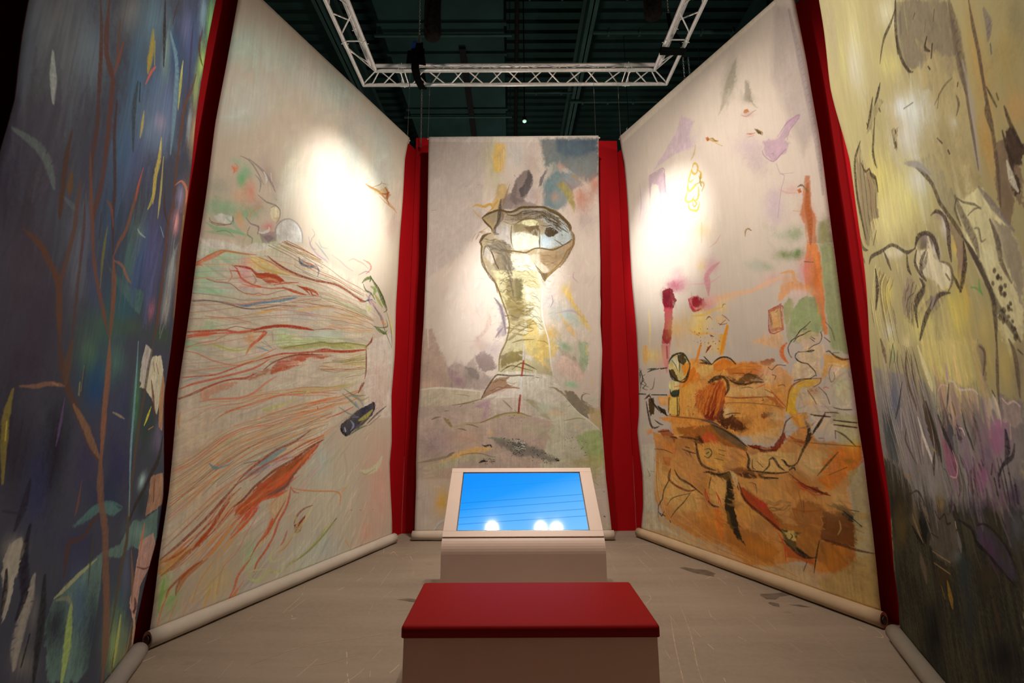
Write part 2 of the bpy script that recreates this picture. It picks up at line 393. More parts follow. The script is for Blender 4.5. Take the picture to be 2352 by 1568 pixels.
bm = bmesh.new(); tube(bm, (0, 0, .54), (0, 0, .64), .03, 10); tube(bm, (0, 0, .62), (0, 0, .68), .018, 8); fin(bm, 'hook', M_chain, sl)
tag(fin(chain_bm((hz, 5.3, TZ+.70), (hz, 5.1, 9.5)), 'hoist_chain', M_chain), 'taut steel chain rising from the blue-tagged left sling', 'chain')
tag(fin(chain_bm((hz+.03, 5.44, TZ-.10), (hz+.02, 5.55, 5.3), .05, .006), 'hanging_chain', M_chain), 'loose steel chain hanging from the left sling down behind the red wall top', 'chain')
def bag(x, y, z0, z1, r, label):
    root = empty('chain_bag', (x, y, z0), label, 'bag')
    bm = bmesh.new(); n = 20; rings = []
    H = z1-z0
    for zz, rr in ((0, .55), (.03, .85), (.10, 1), (.5*H, .96), (H-.05, .9), (H, .75)):
        ring = []
        for k in range(n):
            a = 2*math.pi*k/n; q = rr*r*(1+.05*math.sin(3*a+zz*7)+.03*math.sin(5*a))
            ring.append(bm.verts.new((q*math.cos(a), q*math.sin(a), zz)))
        rings.append(ring)
    for i in range(len(rings)-1):
        for k in range(n): bm.faces.new((rings[i][k], rings[i][(k+1) % n], rings[i+1][(k+1) % n], rings[i+1][k]))
    bm.faces.new(rings[0][::-1]); bm.faces.new(rings[-1])
    fin(bm, 'bag_body', simple('dusty_black_nylon', (.010, .008, .007), .95, 0, .5, 20, .3, .04), root, smooth=True)
    bm = bmesh.new(); tube(bm, (0, 0, H), (0, 0, H+.3), .05, 10); fin(bm, 'hoist_body', M_black, root)
bag(-1.18, 5.45, 7.02, 8.0, .13, 'dark hanging chain bag beside the left hoist chain')
bag(2.10, 5.30, 7.20, 8.3, .13, 'dark hanging chain bag above the right arm of the truss')
sr_ = empty('truss_sling', (2.15, 4.86, TZ), 'black strap wrapped across the right truss arm near its corner', 'sling')
bm = bmesh.new()
strip(bm, [(-.16, 0, .03), (-.165, 0, -.035), (-.02, .01, -.04), (.165, 0, -.035), (.165, 0, .03), (.02, 0, .25), (-.16, 0, .03)], .07, .01, (0, 1, 0))
bmesh.ops.solidify(bm, geom=bm.faces[:], thickness=.02); fin(bm, 'strap', M_black, sr_)
bm = bmesh.new()
for k in range(3): tube(bm, (-.16, -.05+.04*k, -.04), (.16, -.03+.03*k, -.045), .018, 8)
fin(bm, 'strap_wrap', M_black, sr_)
bm = bmesh.new(); strip(bm, [(0, 0, .22), (.0, .06, .62)], .06, .01, (1, 0, 0)); bmesh.ops.solidify(bm, geom=bm.faces[:], thickness=.02); fin(bm, 'lifting_strap', M_black, sr_)
tag(fin(chain_bm((2.16, 4.93, TZ+.60), (2.2, 5.1, 9.3)), 'hoist_chain', M_chain), 'taut steel chain rising from the right sling to the roof', 'chain')
bm = chain_bm((2.33, 4.98, TZ-.02), (2.36, 5.05, 5.25)); tag(fin(bm, 'hanging_chain', M_chain), 'left one of two thin chains hanging at the right truss corner', 'chain')
bm = chain_bm((2.40, 4.98, TZ-.02), (2.45, 5.05, 5.25)); tag(fin(bm, 'hanging_chain', M_chain), 'right one of two thin chains hanging at the right truss corner', 'chain')

# ------------------------------------------------------------------ kiosk
def kiosk():
    y0 = 3.32; w = 1.22; cx = .078
    root = empty('touchscreen_kiosk', (cx, y0+.35, 0), 'white slanted touchscreen kiosk in front of the centre painting, screen lit blue', 'kiosk')
    ox, oy = cx, y0+.35
    # side profile (y,z): vertical front, rounded knee, sloping top
    zk = .525; ys, zs = 3.86, 1.005
    sl_ = Vector((ys-y0, zs-zk)).normalized()
    prof = [(y0, 0), (y0, zk-.06)]
    for k in range(1, 7):
        t_ = k/6; a = Vector((y0, zk-.06)).lerp(Vector((y0, zk)), t_); b = Vector((y0, zk)).lerp(Vector((y0, zk))+sl_*.06, t_); p = a.lerp(b, t_); prof.append((p.x, p.y))
    knee = Vector((y0, zk))+sl_*.06
    ns = Vector((-sl_.y, sl_.x))
    prof += [(ys-.0, zs), (ys+.03, zs-.01), (ys+.05, zs-.06), (ys-.02, zs-.13), (y0+.42, .55), (y0+.42, 0)]
    bm = bmesh.new(); a = [bm.verts.new((-w/2, p[0]-oy, p[1])) for p in prof]; b = [bm.verts.new((w/2, p[0]-oy, p[1])) for p in prof]
    n = len(prof)
    for i in range(n): bm.faces.new((a[i], a[(i+1) % n], b[(i+1) % n], b[i]))
    bm.faces.new(a[::-1]); bm.faces.new(b)
    bmesh.ops.recalc_face_normals(bm, faces=bm.faces[:])
    fin(bm, 'body', M_white, root)
    # bezel plate lying on the slope: local frame u across, v up the slope
    slope = math.atan2(sl_.y, sl_.x); base = Vector((0, knee.x-oy, knee.y)); Ls = (Vector((ys, zs))-knee).length
    fr = Matrix.Translation(base) @ Matrix.Rotation(slope, 4, 'X')
    def plate(u0, u1, v0, v1, z0, z1, nm, mat, par=root, bev=.0015):
        bm = bmesh.new(); box(bm, u0, u1, v0, v1, z0, z1, bev); bmesh.ops.transform(bm, matrix=fr, verts=bm.verts); return fin(bm, nm, mat, par)
    su0, su1 = -w/2+.10, w/2-.10; sv0, sv1 = .055, Ls-.045
    e = .006
    bz = plate(-w/2, w/2, e, sv0, .0, .010, 'bezel', M_white)
    plate(-w/2, w/2, sv1, Ls, .0, .010, 'bezel', M_white); plate(-w/2, su0, sv0, sv1, .0, .010, 'bezel', M_white); plate(su1, w/2, sv0, sv1, .0, .010, 'bezel', M_white)
    scr = plate(su0+.001, su1-.001, sv0+.001, sv1-.001, .0, .003, 'screen_frame', M_blackgl)
    # screen image: blue sky with faint power lines, in u (0..1), v (0..1)
    t = NT('lit_blue_screen'); tc = t.n('ShaderNodeTexCoord'); sx = t.n('ShaderNodeSeparateXYZ'); t.l(tc.outputs['Generated'], sx.inputs[0])
    U, V = sx.outputs[0], sx.outputs[1]
    g = t.math('ADD', t.math('MULTIPLY', U, .42), t.math('MULTIPLY', t.math('SUBTRACT', 1.0, V), .62))
    c = t.ramp(g, [(.15, lin((2, 146, 255))), (.40, lin((24, 156, 255))), (.62, lin((84, 178, 255))), (.98, lin((120, 196, 255)))])
    for v0, k in ((.70, .16), (.44, .15), (.325, .15), (.195, .14), (.09, .13)):
        ln = t.math('LESS_THAN', t.math('ABSOLUTE', t.math('SUBTRACT', V, t.math('ADD', t.math('MULTIPLY', U, k), v0))), .0065)
        c = t.mix(t.math('MULTIPLY', ln, .55 if v0 < .6 else .18), c, lin((18, 116, 214)))
    t.b.inputs['Base Color'].default_value = (.01, .01, .012, 1); t.b.inputs['Roughness'].default_value = .045
    t.l(c, t.b.inputs['Emission Color']); t.b.inputs['Emission Strength'].default_value = 1.0
    sc = plate(su0+.009, su1-.009, sv0+.009, sv1-.009, .002, .005, 'screen', t.m, root, 0); sc['label'] = 'lit blue screen with faint slanting lines'
kiosk()

# ------------------------------------------------------------------ bench
def bench():
    root = empty('bench', (.085, 2.5, 0), 'low white box bench with a red leatherette cushion in the foreground', 'bench')
    w, d0, d1 = 1.27, 2.26, 2.80; oy = 2.5
    bm = bmesh.new(); box(bm, -w/2+.012, w/2-.012, d0+.012-oy, d1-.012-oy, 0, .415, .003); fin(bm, 'base', M_bench, root)
    bm = bmesh.new(); bmesh.ops.create_cube(bm, size=1)
    for v in bm.verts: v.co = Vector((v.co.x*w, (d0+d1)/2-oy+v.co.y*(d1-d0), .4425+v.co.z*.055))
    top = [e for e in bm.edges if all(v.co.z > .45 for v in e.verts)]; vert = [e for e in bm.edges if abs(e.verts[0].co.z-e.verts[1].co.z) > .02]
    bmesh.ops.bevel(bm, geom=top+vert, offset=.018, segments=5, affect='EDGES', profile=.5)
    fin(bm, 'cushion', M_leather, root, smooth=True)
    return root
bench()

# ------------------------------------------------------------------ painted canvases
# every painting is a linen sheet; its picture is painted by the little painter below,
# in the sheet's own plane (x along the sheet, z up, centimetres); slight light and dimness is baked into the colours, mostly A and B
def smooth_noise(h, w, ch, cw, seed):
    rs = np.random.RandomState(seed); g = rs.rand(ch+3, cw+3).astype(np.float32)
    y = np.linspace(0, ch, h, dtype=np.float32); x = np.linspace(0, cw, w, dtype=np.float32)
    yi = y.astype(int); xi = x.astype(int); fy = y-yi; fx = x-xi
    fy = (fy*fy*(3-2*fy))[:, None]; fx = (fx*fx*(3-2*fx))[None]
    a = g[yi][:, xi]; b = g[yi][:, xi+1]; c = g[yi+1][:, xi]; d = g[yi+1][:, xi+1]
    return (a*(1-fx)+b*fx)*(1-fy)+(c*(1-fx)+d*fx)*fy
class Painter:
    PX = .30                                     # cm per texel
    def __init__(s, W, H, base, seed):
        s.x0 = -30.; s.W = W*100+60.; s.H = H*100+6
        s.w = int(s.W/s.PX); s.h = int(s.H/s.PX)
        s.img = np.empty((s.h, s.w, 3), np.float32); s.img[:] = np.array(base, np.float32)
        s.seed = seed
        N = lambda q, k: smooth_noise(s.h, s.w, int(s.h/q), int(s.w/(q*.83)), seed+k)
        s.n1 = .45*N(17, 0)+.35*N(8.3, 10)+.3*N(4.1, 11)+.2*N(2.2, 12)-.65        # 1 to 5 cm blotches
        s.n2 = smooth_noise(s.h, s.w, int(s.h/60), int(s.w/4), seed+1)        # upright streaks
        s.n3 = .6*N(3.1, 2)+.4*N(1.6, 13)-.5
        s.n4 = .6*N(50, 3)+.4*N(27, 14)-.5
    def _win(s, xa, xb, za, zb):
        ia = max(0, int((xa-s.x0)/s.PX)); ib = min(s.w, int((xb-s.x0)/s.PX)+2)
        ja = max(0, int(za/s.PX)); jb = min(s.h, int(zb/s.PX)+2)
        if ib <= ia or jb <= ja: return None
        X = (s.x0+(np.arange(ia, ib)+.5)*s.PX)[None].astype(np.float32); Z = ((np.arange(ja, jb)+.5)*s.PX)[:, None].astype(np.float32)
        return ia, ib, ja, jb, X, Z
    def _put(s, ia, ib, ja, jb, a, c, var=.0):
        t = s.img[ja:jb, ia:ib]; c = np.array(c, np.float32)
        if var:
            sl = np.s_[ja:jb, ia:ib]; c = c*(1+var*(.9*s.n1[sl]+.5*s.n4[sl]+.35*(s.n2[sl]-.5)+.3*s.n3[sl]))[..., None]
        t += a[..., None]*(c-t)
    def dabs(s, n, al, ln, hw, jit, ang, spread, x0, x1, z0, z1, fx=None, fz=None):
        """short brush dabs in slightly shifted versions of the colour already there"""
        rs = random.Random(s.seed*7+n)
        for _ in range(n):
            x = rs.uniform(x0, x1); z = rs.uniform(z0, z1); i = int((x-s.x0)/s.PX); j = int(z/s.PX)
            if not (0 <= i < s.w and 0 <= j < s.h): continue
            c = s.img[j, i]; g = 1+rs.uniform(-1, 1)*jit
            c = tuple(max(0., min(.9, float(c[q])*g*(1+rs.uniform(-.35, .35)*jit))) for q in range(3))
            a = math.atan2(fz-z, fx-x) if fx is not None else math.radians(ang)
            a += math.radians(rs.uniform(-1, 1)*spread); L = ln*rs.uniform(.4, 1.2); b = rs.uniform(-.12, .12)*L
            dx, dz = math.cos(a), math.sin(a); w = hw*rs.uniform(.4, 1.3)
            s.stroke([(x-dx*L/2, z-dz*L/2, w*.4), (x-dz*b, z+dx*b, w), (x+dx*L/2, z+dz*L/2, w*.3)], c, al*rs.uniform(.5, 1), .6, .6)
    def blob(s, cx, cz, ux, uz, vx, vz, c, al, hard=1.):
        ex = 2.2*math.hypot(ux, vx)+1; ez = 2.2*math.hypot(uz, vz)+1
        w = s._win(cx-ex, cx+ex, cz-ez, cz+ez)
        if w is None: return
        ia, ib, ja, jb, X, Z = w; det = ux*vz-uz*vx
        if abs(det) < 1e-4: return
        dx, dz = X-cx, Z-cz; p = (dx*vz-dz*vx)/det; q = (dz*ux-dx*uz)/det
        sl = np.s_[ja:jb, ia:ib]
        d = np.sqrt(p*p+q*q)*(1+.55*s.n1[sl]+.5*s.n4[sl])+.25*s.n3[sl]*hard
        a = min(1, al*1.12)*np.clip(np.exp(-(d**(1.6*hard+.4))*1.3), 0, 1)*(.78+.4*s.n2[sl])
        s._put(ia, ib, ja, jb, np.clip(a, 0, 1), c, .22)
    @staticmethod
    def _curve(P):
        P = np.array(P, np.float32)
        if len(P) < 3: return P
        Q = np.vstack([2*P[0]-P[1], P, 2*P[-1]-P[-2]]); out = []
        for i in range(1, len(Q)-2):
            L = np.hypot(*(Q[i+1, :2]-Q[i, :2])); n = int(min(9, max(2, L/4)))
            t = np.linspace(0, 1, n, endpoint=False)[:, None]
            out.append(.5*((2*Q[i])+(-Q[i-1]+Q[i+1])*t+(2*Q[i-1]-5*Q[i]+4*Q[i+1]-Q[i+2])*t*t+(-Q[i-1]+3*Q[i]-3*Q[i+1]+Q[i+2])*t**3))
        return np.vstack(out+[Q[-2:-1]])
    def stroke(s, P, c, al, soft=.3, dry=.3):
        """P: rows x, z, half width; tapered brush line"""
        P = s._curve(P); P[:, 2] = np.maximum(P[:, 2]*1.35, .33); al = al**.55
        for i in range(len(P)-1):
            x1, z1, r1 = P[i]; x2, z2, r2 = P[i+1]; m = max(r1, r2)*(1.6+soft)+.5
            w = s._win(min(x1, x2)-m, max(x1, x2)+m, min(z1, z2)-m, max(z1, z2)+m)
            if w is None: continue
            ia, ib, ja, jb, X, Z = w; dx, dz = x2-x1, z2-z1; LL = dx*dx+dz*dz+1e-6
            t = ((X-x1)*dx+(Z-z1)*dz)/LL
            # half-open segments, so that neighbours do not cover the same texels twice
            ok = (t >= 0) & (t < 1) if 0 < i < len(P)-2 else ((t < 1) if i == 0 else (t >= 0))
            ok = ok | (((X-x1)**2+(Z-z1)**2 < (r1*.5)**2) if i else False)
            tc = np.clip(t, 0, 1); d = np.sqrt((X-x1-tc*dx)**2+(Z-z1-tc*dz)**2)
            r = r1+(r2-r1)*tc; sl = np.s_[ja:jb, ia:ib]
            r = r*(1+.7*s.n1[sl]*min(1, .35+dry)+.5*s.n3[sl]*dry)
            e = np.maximum(.22, r*soft*1.5); a = np.clip((r-d)/e+.5, 0, 1)
            a = a*ok*al*np.clip(1-dry*(.5-1.6*s.n3[sl]-(s.n2[sl]-.5)), 0, 1)
            s._put(ia, ib, ja, jb, a, c)
    def poly(s, P, c, al, soft=2., rag=1., dry=.12):
        al = min(1, al*1.1); P = np.array(P, np.float32); xs, zs = P[:, 0], P[:, 1]; m = soft+3*rag+1
        w = s._win(xs.min()-m, xs.max()+m, zs.min()-m, zs.max()+m)
        if w is None: return
        ia, ib, ja, jb, X, Z = w; sl = np.s_[ja:jb, ia:ib]
        X = X+rag*4*s.n1[sl]+rag*1.5*s.n3[sl]; Z = Z+rag*4*s.n1[sl][::-1, ::-1]
        ins = np.zeros(X.shape, bool); dm = np.full(X.shape, 1e9, np.float32); n = len(P)
        for i in range(n):
            x1, z1 = P[i]; x2, z2 = P[(i+1) % n]
            if z1 != z2:
                cnd = ((Z < z1) != (Z < z2)) & (X < (x2-x1)*(Z-z1)/(z2-z1)+x1); ins ^= cnd
            dx, dz = x2-x1, z2-z1; t = np.clip(((X-x1)*dx+(Z-z1)*dz)/(dx*dx+dz*dz+1e-6), 0, 1)
            dm = np.minimum(dm, (X-x1-t*dx)**2+(Z-z1-t*dz)**2)
        sd = np.sqrt(dm)*np.where(ins, 1, -1)
        a = np.clip(sd/soft+.5, 0, 1)*al*np.clip(1-dry*(.45-1.3*s.n3[sl]-.9*(s.n2[sl]-.5)-1.2*s.n4[sl]), 0, 1)
        s._put(ia, ib, ja, jb, np.clip(a, 0, 1), c, .45)
    def family(s, A, B, n, cols, al, wmin, wmax, jit, seed):
        """lines interpolated between two guide curves, each with its own colour and wobble"""
        rs = random.Random(seed); A = np.array(A, np.float32); B = np.array(B, np.float32)
        def res(P):
            P = s._curve(np.c_[P, P[:, 0]*0])[:, :2]; L = np.r_[0, np.cumsum(np.hypot(*np.diff(P, axis=0).T))]; q = np.linspace(0, L[-1], 12)
            return np.c_[np.interp(q, L, P[:, 0]), np.interp(q, L, P[:, 1])]
        A = res(A); B = res(B)
        for k in range(n):
            f = (k+.5+rs.uniform(-.45, .45))/n; P = A*(1-f)+B*f
            a0 = 0 if rs.random() < .45 else rs.randrange(0, 7); a1 = 12 if rs.random() < .5 else rs.randrange(a0+4, 13)
            ph = rs.uniform(0, 6.28); gap = np.hypot(*(A-B).T)/max(1, n)
            P = P+np.c_[0*gap, np.sin(np.arange(12)*1.3+ph)*np.minimum(jit, gap*.7)+[rs.uniform(-.3, .3)*jit*.5 for _ in range(12)]]
            wd = rs.uniform(wmin, wmax)*np.array([.4+.6*abs(math.sin(ph+j*.9)) for j in range(12)]); wd[a0] *= .3; wd[a1-1] *= .3
            s.stroke(np.c_[P, wd][a0:a1], cols[rs.randrange(len(cols))], al*rs.uniform(.55, 1), .35, .5)
    def image(s, name):
        g = 1+.05*(s.n2[..., None]-.5)+.05*s.n4[..., None]+.04*s.n3[..., None]
        a = np.clip(s.img*g, 0.001, .93)
        a = np.where(a <= .0031308, a*12.92, 1.055*np.power(a, 1/2.4)-.055)
        im = bpy.data.images.new(name, s.w, s.h, alpha=False, float_buffer=False)
        buf = np.ones((s.h, s.w, 4), np.float32); buf[..., :3] = a
        im.pixels.foreach_set(buf.ravel()); im.update(); im.pack(); return im

def paint_all(W, H, base, seed, text):
    """one line per mark, numbers in tenths of a centimetre and thousandths:
    s alpha r g b  x z halfwidth ...      brush line          p alpha r g b soft rag  x z ...   patch
    b alpha r g b cx cz ux uz vx vz       soft cloud          f n alpha wmin wmax jitter seed | colours | guide A | guide B
    d  short dabs over a region (plain centimetres)"""
    P = Painter(W, H, base, seed)
    pairs = lambda v, n: [v[i:i+n] for i in range(0, len(v), n)]
    for ln in text.strip().splitlines():
        k, rest = ln[0], ln[1:]
        if k == 'f':
            h, c, A, B = ([float(q) for q in g.split()] for g in rest.split('|'))
            P.family([[q/10 for q in r] for r in pairs(A, 2)], [[q/10 for q in r] for r in pairs(B, 2)], int(h[0]),
                     [tuple(q/1000 for q in r) for r in pairs(c, 3)], h[1]/100, h[2]/100, h[3]/100, h[4]/10, int(h[5]))
            continue
        if k == 'd':
            v = [float(q) for q in rest.split()]; P.dabs(int(v[0]), *v[1:]); continue
        v = [float(q) for q in rest.split()]; al = v[0]/100; c = tuple(q/1000 for q in v[1:4]); v = v[4:]
        if k == 's': P.stroke([(x/10, z/10, w/100) for x, z, w in pairs(v, 3)], c, al)
        elif k == 'p': P.poly([(x/10, z/10) for x, z in pairs(v[2:], 2)], c, al, v[0]/10, v[1]/100)
        else: P.blob(*[q/10 for q in v], c, al)
    return P

def linen(name, img=None, c=(.66, .60, .53)):
    t = NT(name)
    v = t.mapping((1, 1, 1), 'UV' if img else 'Object')
    wv = t.n('ShaderNodeTexWave', wave_type='BANDS', bands_direction='X'); wv.inputs['Scale'].default_value = 260; wv.inputs['Distortion'].default_value = 1.5
    wh = t.n('ShaderNodeTexWave', wave_type='BANDS', bands_direction='Y'); wh.inputs['Scale'].default_value = 520; wh.inputs['Distortion'].default_value = 1.5
    t.l(v, wv.inputs['Vector']); t.l(v, wh.inputs['Vector'])
    if img:
        ti = t.n('ShaderNodeTexImage'); ti.image = img; ti.interpolation = 'Cubic'; ti.extension = 'EXTEND'
        t.l(ti.outputs[0], t.b.inputs['Base Color'])
    else:
        nz = t.noise(5, 6, .65, v); t.l(t.ramp(nz, [(.3, tuple(x*.86 for x in c)), (.7, c)]), t.b.inputs['Base Color'])
    t.b.inputs['Roughness'].default_value = .92; t.b.inputs['Specular IOR Level'].default_value = .12
    t.bump(t.math('ADD', wv.outputs[1], wh.outputs[1]), .05, .0015)
    return t.m

def painting(key, p0, p1, H, edge_l, edge_r, roll_c, label, wires, amp, seed):
    p0 = Vector(p0); p1 = Vector(p1); d = (p1-p0); W = d.length; ang = math.atan2(d.y, d.x)
    root = empty('hanging_painting', (p0.x, p0.y, 0), label, 'painting', 'tall paintings on linen hung round the booth', ang)
    # local frame: x along the sheet, -y towards the viewer, z up
    rs = random.Random(seed); ph = [rs.uniform(0, 6.28) for _ in range(8)]
    def prof(e, z):
        return float(np.interp(z, [q[0] for q in e], [q[1] for q in e])) if e else 0.
    def wave(f, z):
        e = abs(2*f-1)**4; fade = min(1, (H-z)/.5)*min(1, z/.25)
        return fade*(amp*e*(math.sin(z*2.9+ph[0]+(f > .5)*2)+.5*math.sin(z*6.1+ph[1])) + amp*.35*math.sin(f*5+ph[2])*math.sin(z*1.1+ph[3]) + amp*.12*math.sin(f*11+z*3+ph[4]))
    NX, NZ = 60, 150; z0 = .085
    bm = bmesh.new(); uvl = bm.loops.layers.uv.new('UVMap'); grid = []
    for j in range(NZ+1):
        z = z0+(H-z0)*j/NZ; l = prof(edge_l, z); r = W+prof(edge_r, z); row = []
        for i in range(NX+1):
            f = i/NX; row.append(bm.verts.new((l+(r-l)*f, wave(f, z), z)))
        grid.append(row)
    pw, ph_ = W+.6, H+.06
    for j in range(NZ):
        for i in range(NX):
            fc = bm.faces.new((grid[j][i], grid[j][i+1], grid[j+1][i+1], grid[j+1][i])); fc.smooth = True
            for lp in fc.loops: lp[uvl].uv = ((lp.vert.co.x+.30)/pw, lp.vert.co.z/ph_)
    me = bpy.data.meshes.new('painted_linen'); bm.to_mesh(me); bm.free()
    P = PAINT[key]()
    mat = linen('painted_linen_'+key, P.image('painted_linen_'+key))
    sheet = link('painted_linen', me, mat, root)
    so = sheet.modifiers.new('thickness', 'SOLIDIFY'); so.thickness = .003; so.offset = 1
    raw = linen('raw_linen_'+key, None, roll_c)
    lt, rt = prof(edge_l, H), W+prof(edge_r, H); lb, rb = prof(edge_l, z0), W+prof(edge_r, z0)
    # top pocket with its batten
    bm = bmesh.new(); box(bm, lt, rt, .002, .028, H-.085, H+.012, .006); fin(bm, 'top_pocket', raw, root)
    bm = bmesh.new(); tube(bm, (lt-.02, .014, H-.02), (rt+.02, .014, H-.02), .012, 10); fin(bm, 'top_batten', M_alu, root)
    # lower end rolled round a tube: a spiral of cloth lying on the floor
    R0 = .052; cy = -.026; cz = R0+.003; ring = []
    bm = bmesh.new(); n = 30; nx = 24
    for i in range(nx+1):
        x = lb-.02+(rb-lb+.04)*i/nx; rr = []
        for k in range(n):
            a = 2*math.pi*k/n; q = R0*(1+.02*math.sin(x*9+a*2+ph[5])+.015*math.sin(x*23+ph[6]))
            rr.append(bm.verts.new((x, cy+q*math.cos(a), cz+q*math.sin(a))))
        ring.append(rr)
    for i in range(nx):
        for k in range(n):
            f_ = bm.faces.new((ring[i][k], ring[i][(k+1) % n], ring[i+1][(k+1) % n], ring[i+1][k])); f_.smooth = True
    inner = []
    for rr, sgn in ((ring[0], 1), (ring[-1], -1)):
        c_ = [bm.verts.new((v.co.x+.004*sgn, cy+(v.co.y-cy)*.55, cz+(v.co.z-cz)*.55)) for v in rr]
        for k in range(n): bm.faces.new((rr[k], rr[(k+1) % n], c_[(k+1) % n], c_[k]))
    bmesh.ops.recalc_face_normals(bm, faces=bm.faces[:])
    ro = fin(bm, 'bottom_roll', raw, root)
    bm = bmesh.new(); tube(bm, (lb-.028, cy, cz), (rb+.028, cy, cz), R0*.56, 16); fin(bm, 'roller_tube', M_tube, root)
    for (wx, top) in wires:
        bm = bmesh.new(); tube(bm, (wx, .014, H-.01), (wx, .014, top), .0022, 5, caps=False); tube(bm, (wx, .014, top-.25), (wx, .014, top-.18), .006, 6); fin(bm, 'suspension_wire', M_chain, root)
    return root
PAINT = {}
